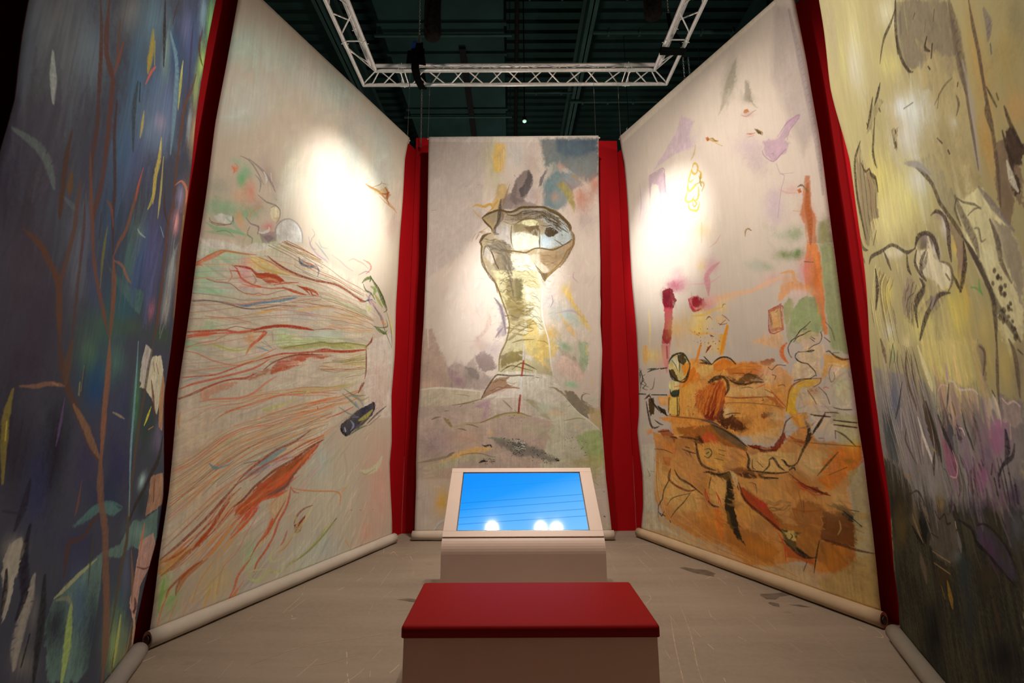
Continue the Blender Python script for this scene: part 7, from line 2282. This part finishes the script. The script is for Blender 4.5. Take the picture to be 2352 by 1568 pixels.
OPS_B = """
b70 380 360 240 313 4245 212 -184 -9 -388
b70 560 580 320 712 3797 129 -110 -61 -341
b60 560 590 530 657 3685 134 -105 -22 -171
b60 500 540 230 462 3933 56 -45 -8 -263
b60 670 720 550 1192 3553 107 -105 -32 -76
b70 670 670 270 1117 3303 112 -93 -25 -59
b80 730 750 320 1036 2597 256 -125 -67 -165
b80 740 730 360 778 2589 265 -115 -58 -136
b80 660 640 230 745 2850 173 -92 -61 -137
b90 700 800 770 1271 2912 168 -101 -1 -125
b80 680 770 800 1151 3021 107 -76 -24 -58
b60 710 790 800 1141 2855 127 -80 -36 -88
b70 500 370 130 1789 2745 56 -39 -13 -253
b80 530 360 120 1749 2462 46 -24 -16 -161
b70 420 350 140 1943 2658 70 -60 -53 -163
b60 610 390 150 1927 2468 53 -38 -21 -65
b60 260 260 160 2012 2733 48 -47 -28 -87
p92 230 210 150 14 90 1291 3533 1695 3121 1707 3008 1701 2896 1664 2888 1540 3015 1416 3032 1302 3119 1251 3229 1236 3330 1263 3432
p80 430 390 210 15 112 1339 3083 1537 3007 1677 2877 1699 2705 1677 2553 1668 2395 1663 2291 1526 2358 1464 2488 1396 2630 1404 2710 1518 2739 1479 2851 1389 2963
b70 720 800 760 1573 2661 28 -19 -9 -24
p75 240 210 120 8 68 900 3284 968 3192 862 3199 731 3173 655 3193 746 3251
p90 170 140 80 5 90 1032 2989 1092 2949 1060 2907 1039 2856 1006 2889
p85 250 220 140 9 81 446 3199 532 3225 499 3105 562 2993 637 2966 698 2875 699 2790 647 2717 654 2643 511 2691 398 2543 331 2598 348 2839 352 3059
p85 360 350 220 13 90 1101 2757 1275 2669 1378 2641 1411 2558 1449 2446 1481 2380 1539 2296 1570 2199 1464 2281 1381 2368 1343 2490 1254 2613 1179 2678
b70 720 800 770 1198 2598 118 -62 -22 -57
p80 790 800 490 10 90 1648 2334 1702 2238 1779 2122 1796 1991 1717 1730 1593 1749 1597 1928 1534 2095 1486 2243 1469 2347
p80 300 270 220 11 90 1674 2199 1777 2115 1796 1991 1746 1837 1720 1976 1678 2088
p90 230 180 120 6 90 1789 2437 1828 2421 1841 2348 1883 2261 1852 2153 1821 2214 1790 2117 1747 2176 1744 2285
p92 67 46 35 5 90 1837 2448 1882 2435 1911 2337 1895 2285 1852 2309 1865 2193 1832 2209 1826 2340
b70 760 800 520 1613 2060 38 -13 -13 -39
p85 380 310 280 9 68 1261 2390 1324 2383 1371 2341 1392 2262 1378 2198 1344 2241 1329 2339
b80 770 800 800 1352 2289 25 -8 -3 -39
b70 800 660 140 1408 2177 32 -12 -19 -52
p90 300 230 170 7 68 1385 2325 1452 2248 1488 2176 1469 2099 1407 1996 1381 2051 1420 2134 1417 2203
b60 800 550 72 1416 1947 32 -6 -16 -89
b80 760 800 660 790 2375 162 -57 -14 -34
p92 190 160 130 7 68 1069 2334 1149 2343 1230 2306 1270 2238 1259 2179 1214 2205 1188 2257 1076 2286
b70 300 270 260 1186 2312 60 -23 -7 -19
p90 800 800 610 7 68 1061 2280 1188 2257 1230 2189 1349 2119 1341 2043 1289 2007 1195 2094 1075 2151 1029 2233
b70 690 720 800 1244 2226 36 -3 20 -34
p90 200 160 160 7 81 1295 2025 1307 2003 1192 1970 1087 1929 991 1870 919 1850 964 1998 1077 2029 1197 2041
p85 310 260 220 8 81 901 2190 972 2158 943 2084 875 1982 789 1987 788 2098
p70 250 190 87 11 90 491 2366 612 2287 641 2186 567 2097 447 2040 485 2171
b80 800 740 210 604 2182 77 -20 -31 -73
b70 800 790 290 983 1915 177 -32 -37 -95
b70 800 740 170 1327 1901 99 -20 -52 -145
b70 620 520 190 1516 1818 55 -10 -28 -82
b70 690 800 780 548 1968 79 -14 -21 -50
p75 770 710 280 21 90 933 1856 1440 1779 1391 1635 1250 1588 1145 1628 998 1659 929 1742
b70 670 600 190 1016 1706 90 -8 -24 -63
b70 800 730 320 1250 1748 107 -13 -22 -62
b80 510 450 180 1494 1683 50 -5 -31 -92
b80 610 520 190 1604 1672 44 -5 -26 -79
p85 320 270 190 6 90 1448 1778 1482 1737 1472 1686 1445 1627 1471 1591 1402 1572 1411 1647
b80 330 280 200 1660 1627 29 -2 -37 -115
p88 250 250 270 22 150 231 1779 648 1696 916 1642 1021 1593 1201 1614 1368 1569 1507 1547 1664 1527 1534 1123 -5 796 66 1306
b70 330 300 280 681 1583 172 9 19 -147
b70 470 420 320 976 1600 47 3 16 -73
b80 130 160 280 454 1557 104 1 -24 -131
b80 97 140 190 381 1471 91 1 -43 -102
p85 58 84 100 15 135 233 1491 376 1458 394 1326 393 1196 259 1182 182 1278
b60 750 730 290 552 1875 99 -14 -21 -51
b60 790 770 420 764 1864 84 -12 -19 -47
p90 70 52 39 7 90 856 1588 916 1509 941 1411 948 1305 904 1280 857 1353 830 1452
p90 470 370 290 5 68 1026 1608 1077 1622 1129 1614 1187 1630 1231 1589 1278 1586 1349 1588 1376 1569 1359 1470 1326 1497 1272 1442 1227 1497 1165 1458 1097 1497 1023 1477 991 1497
p92 67 78 92 7 90 991 1482 1094 1518 1124 1457 1122 1393 1092 1367 1030 1373 1004 1424
p90 90 93 120 5 90 1014 1450 1095 1377 1083 1287 1037 1333
p88 390 150 260 7 81 988 1381 1037 1333 1090 1278 1073 1202 991 1207 968 1266
p92 60 46 70 5 68 1148 1438 1192 1425 1209 1392 1173 1343 1143 1370
p80 290 230 300 5 90 1191 1420 1227 1365 1256 1294 1186 1222 1162 1285 1153 1341
p95 29 26 34 5 68 1329 1499 1326 1434 1295 1370 1263 1326 1242 1357 1266 1400
b90 410 180 350 1432 1387 93 5 -26 -78
b80 480 220 420 1474 1447 56 2 -8 -25
b80 350 120 300 1290 1244 67 8 -29 -84
b80 170 150 260 1368 1331 32 3 -18 -53
p85 550 500 450 5 68 1435 1532 1483 1560 1502 1530 1504 1472 1493 1439 1483 1472 1467 1514 1428 1463 1407 1471
p85 440 370 350 6 68 1526 1538 1562 1525 1598 1534 1629 1512 1621 1451 1572 1434 1513 1456
b80 83 56 120 1493 1191 80 13 -19 -58
b70 140 100 190 1242 1104 134 26 -15 -43
b70 120 130 170 1148 1086 76 14 -12 -35
p90 41 36 21 20 135 126 1196 425 1148 537 1029 452 893 40 805 58 1089
b70 160 140 120 649 1164 88 11 -22 -55
b80 170 160 120 565 987 62 12 -22 -57
b70 200 180 61 856 1057 62 11 -17 -45
p93 23 26 21 39 150 125 968 1547 1142 1331 466 -26 -248 -108 219
b85 110 89 31 248 791 118 27 -56 -135
b70 84 68 34 240 864 119 25 -31 -75
b70 180 150 98 511 932 67 14 -32 -82
p95 11 13 14 6 68 597 955 655 955 649 866 604 785 543 817 540 889
p90 100 95 76 16 135 708 983 966 1014 988 952 1005 881 909 793 850 754 656 775 682 880
b70 310 220 81 857 1035 52 10 -13 -35
b80 150 180 180 942 823 43 12 -10 -28
p90 62 56 93 7 90 1177 1011 1244 1026 1312 1007 1369 970 1396 920 1383 859 1321 872 1253 903 1147 952
b80 100 46 100 1251 947 34 18 37 -35
b80 110 120 150 1460 1075 65 15 -23 -70
b70 80 82 100 1134 1078 118 23 -11 -31
b70 140 56 120 1371 1136 71 13 -9 -28
b80 64 43 16 749 675 82 26 -21 -56
b80 30 48 57 985 766 67 21 -40 -112
b80 50 39 22 1190 817 88 50 39 -33
b90 10 13 14 506 305 156 67 -78 -207
b70 29 42 50 957 570 68 27 -50 -142
b80 12 14 16 1205 519 169 79 -33 -100
b70 40 52 52 -4 467 69 22 -55 -131
d500 0.35 34 1.6 0.12 92 12 23 171 171 461
d600 0.45 26 1 0.28 95 12 17 146 94 174
f8 70 27 72 8 101|87 63 36 160 120 59 340 160 98 68 53 33|446 3199 354 3010 333 2705 359 2557|631 2955 705 2829 657 2740 654 2643
f7 80 31 78 9 102|74 55 44 190 140 95 120 96 64|922 2172 834 2099 779 2001|1085 2114 926 2041 884 1934
f12 75 37 100 12 103|130 99 52 230 170 78 78 58 41 680 660 300|402 2452 282 2340 263 2150 301 1942|757 2219 663 2154 680 2034 699 1882
f26 75 27 71 9 104|130 100 82 460 420 420 290 240 240 93 79 76 570 530 460 160 170 260|290 1911 268 1668 279 1456 374 1194|855 1833 908 1620 953 1412 930 1225
f14 85 32 83 9 105|42 29 42 68 44 38 26 20 30 200 110 210|1106 1294 1152 1203 1165 1136|1533 1314 1527 1235 1521 1158
f10 70 29 72 10 106|88 61 46 300 220 130 49 35 37 230 150 250|930 1225 985 1130 920 1012|1287 1333 1241 1202 1242 1104
s75 140 110 86 1705 3100 69 1706 2959 199 1699 2820 200 1696 2698 68
s90 55 41 30 1301 3522 48 1259 3436 132 1243 3348 111 1251 3229 84 1302 3119 58 1339 3083 16
s90 40 32 27 1241 3363 68 1227 3274 68
s60 140 130 130 1319 3428 77 1292 3329 77
s60 400 390 360 1710 2829 46 1703 2628 133 1676 2462 134 1676 2373 45
s70 130 100 69 1690 2914 20 1698 2772 59 1685 2622 60 1679 2515 60 1668 2395 21
s85 64 49 35 1599 3170 29 1575 3134 29
s90 45 36 25 1506 3121 39 1474 3095 81 1510 3047 15
s90 33 26 19 1535 3057 50 1507 3011 51
s90 33 26 19 1472 3002 28 1484 2976 28
s80 76 55 34 1450 3300 28 1422 3292 28
s60 130 98 65 1523 3194 23 1496 3153 23
s70 110 86 50 1514 2835 28 1479 2787 28
s70 140 120 71 1623 2823 14 1553 2836 50 1466 2818 21
s90 53 42 27 1655 2777 30 1646 2765 30
s80 120 100 65 1628 2740 18 1633 2697 64 1603 2670 24
s90 50 36 27 1434 2675 19 1467 2629 18
s95 37 24 22 1497 2579 33 1504 2556 33
s60 78 62 44 1185 2997 15 1289 2957 14
s85 50 38 23 1272 3487 33 1220 3473 85 1091 3473 103 1009 3406 41
s90 36 31 24 966 3310 50 918 3284 140 852 3262 48
s85 35 30 19 837 3316 51 772 3262 144 687 3216 50
s90 36 30 19 692 3246 51 706 3211 50
s85 51 38 21 820 3192 51 718 3036 145 739 2924 40
s90 37 32 21 900 3200 46 915 3168 46
s90 41 32 21 1052 2962 51 1058 2939 51
s90 41 33 21 1036 2902 53 1036 2871 53
s70 170 150 100 1015 2987 36 1014 2910 36
s90 53 45 27 539 3220 48 382 3172 182 327 3008 177 335 2813 160 363 2616 53
s90 58 42 25 493 3092 35 544 3003 61 622 2982 54 626 2943 81 698 2875 95 699 2790 45
s90 53 53 34 236 2712 59 277 2586 121 373 2537 24
s85 58 44 24 572 2593 39 479 2528 40
s80 44 51 37 254 2517 64 267 2482 64
s90 94 74 50 1200 2666 26 1254 2613 79 1328 2508 92 1356 2410 92 1419 2311 81 1464 2233 81 1496 2173 28
s70 320 330 330 1097 2748 48 1224 2664 135 1327 2562 48
s80 220 200 200 1648 2334 38 1702 2238 104 1785 2103 34
s90 120 88 65 1817 2997 25 1810 2891 71 1809 2782 70 1800 2673 71 1795 2597 69 1793 2511 70 1782 2416 71 1770 2322 72 1745 2209 25
s50 150 140 190 1882 2895 44 1889 2817 144 1871 2781 61
s80 60 89 150 1876 2758 20 1870 2720 20
s92 46 35 28 1872 2516 27 1882 2435 70 1911 2337 23
s92 47 35 28 1837 2448 25 1840 2381 69 1854 2316 22
s90 60 49 34 1809 2639 15 1827 2573 41 1836 2541 14
s80 770 800 660 1826 2340 36 1829 2274 98 1846 2218 32
s80 61 49 38 1850 2582 14 1853 2554 14
s90 110 78 52 1793 2590 27 1777 2566 66 1784 2483 21
s80 170 150 110 1481 2380 53 1512 2270 144 1556 2160 143 1562 2086 53
s90 97 78 63 1491 2185 35 1525 2117 100 1568 2014 100 1597 1928 104 1591 1846 107 1567 1753 37
s90 89 75 60 1496 2173 39 1554 2062 112 1590 1947 111 1628 1855 103 1678 1773 96 1701 1733 33
s85 110 100 62 1494 2364 13 1533 2327 35 1600 2286 34 1634 2252 12
s80 100 94 58 1494 2364 20 1463 2330 57 1486 2243 17
s70 140 130 89 1544 2265 13 1595 2270 33 1636 2256 10
s70 150 140 95 1570 2199 10 1597 2188 41 1595 2136 40 1624 2134 11
s80 68 150 230 1697 2122 20 1702 2079 20
s80 140 110 84 1672 2192 32 1692 2108 95 1685 2028 93 1719 1937 30
s90 73 55 38 1681 1937 70 1690 1935 39
s90 77 58 40 1686 1779 64 1692 1775 35
s90 72 54 37 1667 1968 65 1675 1967 36
s90 73 55 38 1652 1935 86 1663 1927 48
s90 74 56 38 1668 1908 85 1680 1910 47
s90 75 57 39 1691 1869 74 1698 1869 41
s90 72 54 37 1652 1975 78 1660 1978 43
s90 78 58 41 1681 1750 92 1695 1753 51
s90 76 57 39 1636 1816 92 1640 1813 51
s90 75 57 39 1675 1852 71 1685 1851 39
s90 77 58 40 1674 1786 53 1677 1785 29
s90 73 55 38 1660 1937 84 1667 1938 47
s90 73 55 38 1654 1918 83 1658 1919 46
s90 74 55 38 1668 1909 61 1675 1910 34
s90 72 54 37 1658 1978 71 1662 1979 40
s90 75 57 40 1665 1827 64 1675 1826 35
s90 76 57 40 1682 1807 62 1688 1808 34
s90 71 53 37 1640 2005 90 1644 1998 50
s90 75 57 40 1692 1846 52 1695 1845 29
s90 72 54 37 1656 1982 69 1661 1983 39
s90 71 54 37 1648 1978 75 1659 1981 42
s90 74 56 39 1639 1856 53 1641 1854 29
s90 75 57 39 1676 1861 75 1683 1862 41
s90 71 53 37 1615 1964 77 1620 1956 43
s90 74 56 38 1620 1832 87 1626 1830 48
s90 75 56 39 1648 1853 96 1654 1846 53
s85 180 400 130 1533 2002 21 1528 1964 57 1539 1939 18
s85 170 400 130 1472 1988 11 1508 1974 34 1537 1944 13
s95 77 53 42 1261 2390 27 1315 2387 62 1371 2341 84 1386 2274 113 1369 2201 117 1364 2134 40
s95 67 47 36 1480 2179 39 1466 2100 113 1416 2022 111 1387 1992 38
s90 66 46 35 1354 2078 31 1375 2033 88 1396 1989 30
s95 62 49 40 357 2452 62 413 2478 105 606 2447 86 777 2425 73 905 2347 76 965 2314 68 1057 2304 25
s95 61 47 40 1053 2306 54 1100 2346 111 1182 2336 72 1246 2289 99 1267 2218 126 1269 2176 47
s90 59 45 38 1065 2290 41 1024 2235 118 1073 2146 33
s85 61 47 40 1163 2255 35 1105 2231 124 1071 2174 136 1111 2118 35
s80 220 190 150 1170 2241 50 1130 2200 127 1060 2178 39
s85 140 110 83 1265 2167 16 1349 2119 61 1344 2052 79 1292 2016 24
s90 140 110 62 1301 2094 40 1327 2057 39
s95 58 43 43 1309 2007 27 1211 2022 90 1109 1988 122 1015 1932 148 934 1856 57
s90 56 41 41 1048 2147 46 1078 2094 149 951 2036 160 934 1924 62
s70 390 360 350 1170 2027 67 1105 1979 68
s90 54 41 32 948 2308 42 935 2240 113 960 2196 31
s90 67 50 37 639 2435 40 680 2360 114 707 2299 41
s90 48 38 30 454 2377 80 446 2265 229 369 2141 78
s90 150 110 78 1451 1750 16 1479 1729 59 1469 1686 58 1440 1636 20
s90 140 110 76 1571 1759 24 1548 1678 68 1524 1596 69 1507 1514 24
s90 140 110 83 1642 1748 28 1658 1698 80 1651 1620 79 1639 1543 28
s90 96 81 60 1679 1707 23 1702 1685 22
s90 110 81 58 747 1823 33 699 1742 106 701 1631 105 741 1545 99 751 1498 35
s90 120 95 65 796 1792 25 773 1699 72 788 1626 25
s80 800 800 470 895 1827 57 925 1732 156 966 1639 152 976 1600 54
s80 800 800 600 941 1640 24 972 1589 23
s85 91 150 77 577 1891 22 527 1838 66 488 1789 69 462 1751 25
s85 91 210 77 569 1872 27 570 1813 74 537 1777 22
s80 120 110 42 624 1839 21 590 1778 66 597 1713 23
s80 130 100 74 387 1940 68 416 1866 199 424 1795 71
s90 65 60 56 618 1660 28 511 1524 79 425 1445 26
s70 500 420 370 540 1511 57 504 1383 57
s85 110 81 65 576 1398 23 534 1334 84 574 1275 72 638 1209 24
s80 800 790 760 752 1463 40 781 1360 110 827 1274 106 845 1221 37
s80 530 440 400 767 1393 33 749 1312 97 745 1266 34
s92 44 35 27 878 1542 49 912 1432 139 941 1315 136 940 1252 47
s90 71 56 42 887 1300 33 849 1232 102 834 1176 38
s80 390 350 83 866 1310 39 898 1296 38
s70 800 710 650 1146 1633 13 1195 1625 46 1231 1589 42 1287 1586 33 1348 1583 35 1375 1564 16
s60 800 590 510 1032 1592 15 1076 1619 32 1137 1608 11
s85 120 180 160 1021 1603 17 985 1497 18
s90 73 100 99 1151 1617 21 1119 1558 61 1090 1508 21
s60 470 360 500 1153 1709 33 1150 1658 94 1145 1628 32
s90 190 170 43 1148 1537 23 1159 1497 67 1160 1473 23
s90 200 170 44 1220 1502 13 1233 1459 38 1229 1422 13
s94 31 29 34 989 1476 40 1019 1404 111 1059 1334 107 1090 1278 37
s80 760 440 450 1073 1316 15 1092 1253 42 1066 1197 24 1008 1194 7
s85 790 660 690 1172 1422 10 1199 1418 44 1209 1392 19
s92 32 33 35 1222 1483 20 1229 1422 57 1249 1376 56 1262 1335 19
s70 520 220 220 1145 1458 16 1139 1428 16
s80 800 730 560 1481 1556 18 1496 1514 51 1498 1464 18
s90 61 66 55 1480 1573 20 1493 1547 20
s60 800 690 660 1534 1542 12 1561 1521 25 1598 1532 25 1629 1512 11
s70 590 470 460 1551 1449 25 1539 1393 25
s92 41 31 50 1516 1424 48 1508 1359 129 1480 1316 40
s92 31 29 42 1554 1378 25 1525 1329 59 1460 1298 58 1415 1248 24
s92 26 23 31 1412 1260 34 1403 1200 34
s92 26 23 30 1385 1290 30 1362 1245 31
s85 420 210 49 441 1147 23 479 1118 36 548 1133 9
s70 330 240 46 121 1210 28 141 1184 28
s90 41 32 26 490 1027 14 579 1060 39 632 1045 84 668 995 33
s80 270 190 100 470 911 51 508 845 139 560 785 46
s80 210 170 110 614 1001 41 668 952 120 684 921 44
s90 11 12 12 443 842 62 504 795 154 558 778 44
s90 26 21 18 778 992 20 817 961 26 881 1002 33 888 955 51 928 969 8
s90 28 25 23 690 864 16 767 861 16
s85 470 420 280 978 985 34 978 955 34
s80 180 180 190 984 941 47 987 891 131 985 855 45
s85 350 250 130 669 773 7 746 770 19 856 772 6
s85 360 260 140 666 713 8 750 713 23 835 713 8
s90 15 15 17 1006 1002 21 1086 994 63 1129 981 94 1142 936 88 1215 915 71 1286 883 69 1385 844 23
s90 21 17 18 1179 1016 11 1238 1034 37 1308 1019 50 1360 989 57 1392 952 61 1408 916 21
s90 290 190 35 793 662 64 798 596 180 798 549 62
s85 200 130 31 714 614 50 731 561 49
s85 150 120 91 501 709 94 508 651 268 522 572 93
s80 65 48 31 1193 725 55 1207 669 147 1202 607 48
s80 48 37 23 1134 753 69 1127 683 69"""
PAINT['B'] = lambda: paint_all(2.3000517494178254, 5.3, (0.43, 0.41, 0.22), 61, OPS_B)

painting('L', (-2.384, 3.027), (-1.404, 5.252), 5.23,
         [(0.128, 0.002), (0.537, 0.001), (0.964, 0.011), (1.617, -0.004), (1.989, -0.001), (2.323, -0.001), (2.672, -0.001), (3.199, 0.01), (3.805, 0.019), (4.354, 0.04), (5.017, 0.069)],
         [(0.084, -0.029), (0.48, -0.07), (0.906, -0.114), (1.151, -0.098), (1.688, -0.141), (2.157, -0.124), (2.807, -0.124), (3.482, -0.116), (3.908, -0.107), (4.442, -0.095), (4.871, -0.075), (5.141, -0.026), (5.229, 0.007)],
         (0.6, 0.56, 0.5), 'pale painting of layered red-brown rock strata with green at the left, second from the left', [(0.05, 7.2), (2.41, 6.24)], 0.006, 11)
painting('C', (-1.171, 5.351), (1.19, 5.336), 5.31,
         [(0.049, -0.007), (0.609, -0.005), (0.876, -0.014), (1.414, -0.016), (1.733, -0.004), (2.222, 0.008), (2.638, 0.023), (3.018, 0.028), (3.886, 0.031), (4.533, 0.024), (5.327, 0.014)],
         [(0.078, -0.007), (0.567, -0.039), (0.699, -0.049), (1.171, -0.067), (1.566, -0.085), (2.278, -0.035), (2.626, -0.043), (2.916, -0.026), (3.004, -0.029), (3.477, -0.01), (4.348, -0.0), (5.285, 0.035)],
         (0.6, 0.53, 0.46), 'painting of a mushroom-shaped rock pillar, centre, directly behind the screen kiosk', [(-0.0, 6.24), (2.36, 6.24)], 0.008, 12)
painting('R', (1.542, 5.456), (2.604, 3.257), 5.37,
         [(0.08, 0.041), (0.377, 0.097), (0.736, 0.118), (1.246, 0.078), (1.456, 0.113), (2.067, 0.144), (2.467, 0.143), (2.956, 0.131), (3.742, 0.105), (4.213, 0.105), (4.92, 0.082), (5.359, 0.015)],
         [(0.064, 0.005), (0.347, 0.015), (0.711, 0.022), (1.141, 0.028), (1.386, 0.019), (1.838, 0.022), (2.178, 0.021), (2.835, 0.024), (3.129, 0.026), (3.835, 0.025), (4.495, 0.013), (5.199, -0.016)],
         (0.56, 0.43, 0.28), 'pale painting with orange-brown collapsed figures in its lower half, right of centre', [(0.02, 6.24), (2.4, 7.2)], 0.006, 13)
painting('A', (-1.5409, 1.1505), (-2.31, 2.8), 5.28,
         [(2.279, 0.006), (2.383, 0.02), (2.48, 0.029), (2.671, 0.004), (2.805, -0.008)],
         [(0.22, 0.043), (0.419, 0.113), (0.669, 0.261), (0.954, 0.254), (1.282, 0.145), (1.616, 0.051), (1.896, 0.047), (1.997, 0.033), (2.642, -0.045), (3.08, -0.079), (3.577, -0.074), (4.237, -0.065), (4.691, 0.003)],
         (0.3, 0.28, 0.27), 'blue and violet painting of bare twigs, far left, nearest the camera on that side', [(0.1, 7.0), (1.7, 7.0)], 0.006, 14)
painting('B', (2.5, 2.96), (1.4926, 0.8923), 5.3,
         [(-0.001, -0.077), (0.258, -0.045), (0.459, -0.038), (0.894, 0.091), (1.296, 0.101), (1.482, 0.14), (1.958, 0.194), (2.087, 0.207), (2.655, 0.26), (3.233, 0.276), (3.912, 0.158), (4.713, 0.131)],
         [],
         (0.26, 0.24, 0.2), 'yellow painting of knotted tree bark turning dark purple below, far right', [(0.1, 7.0), (2.2, 7.0)], 0.008, 15)
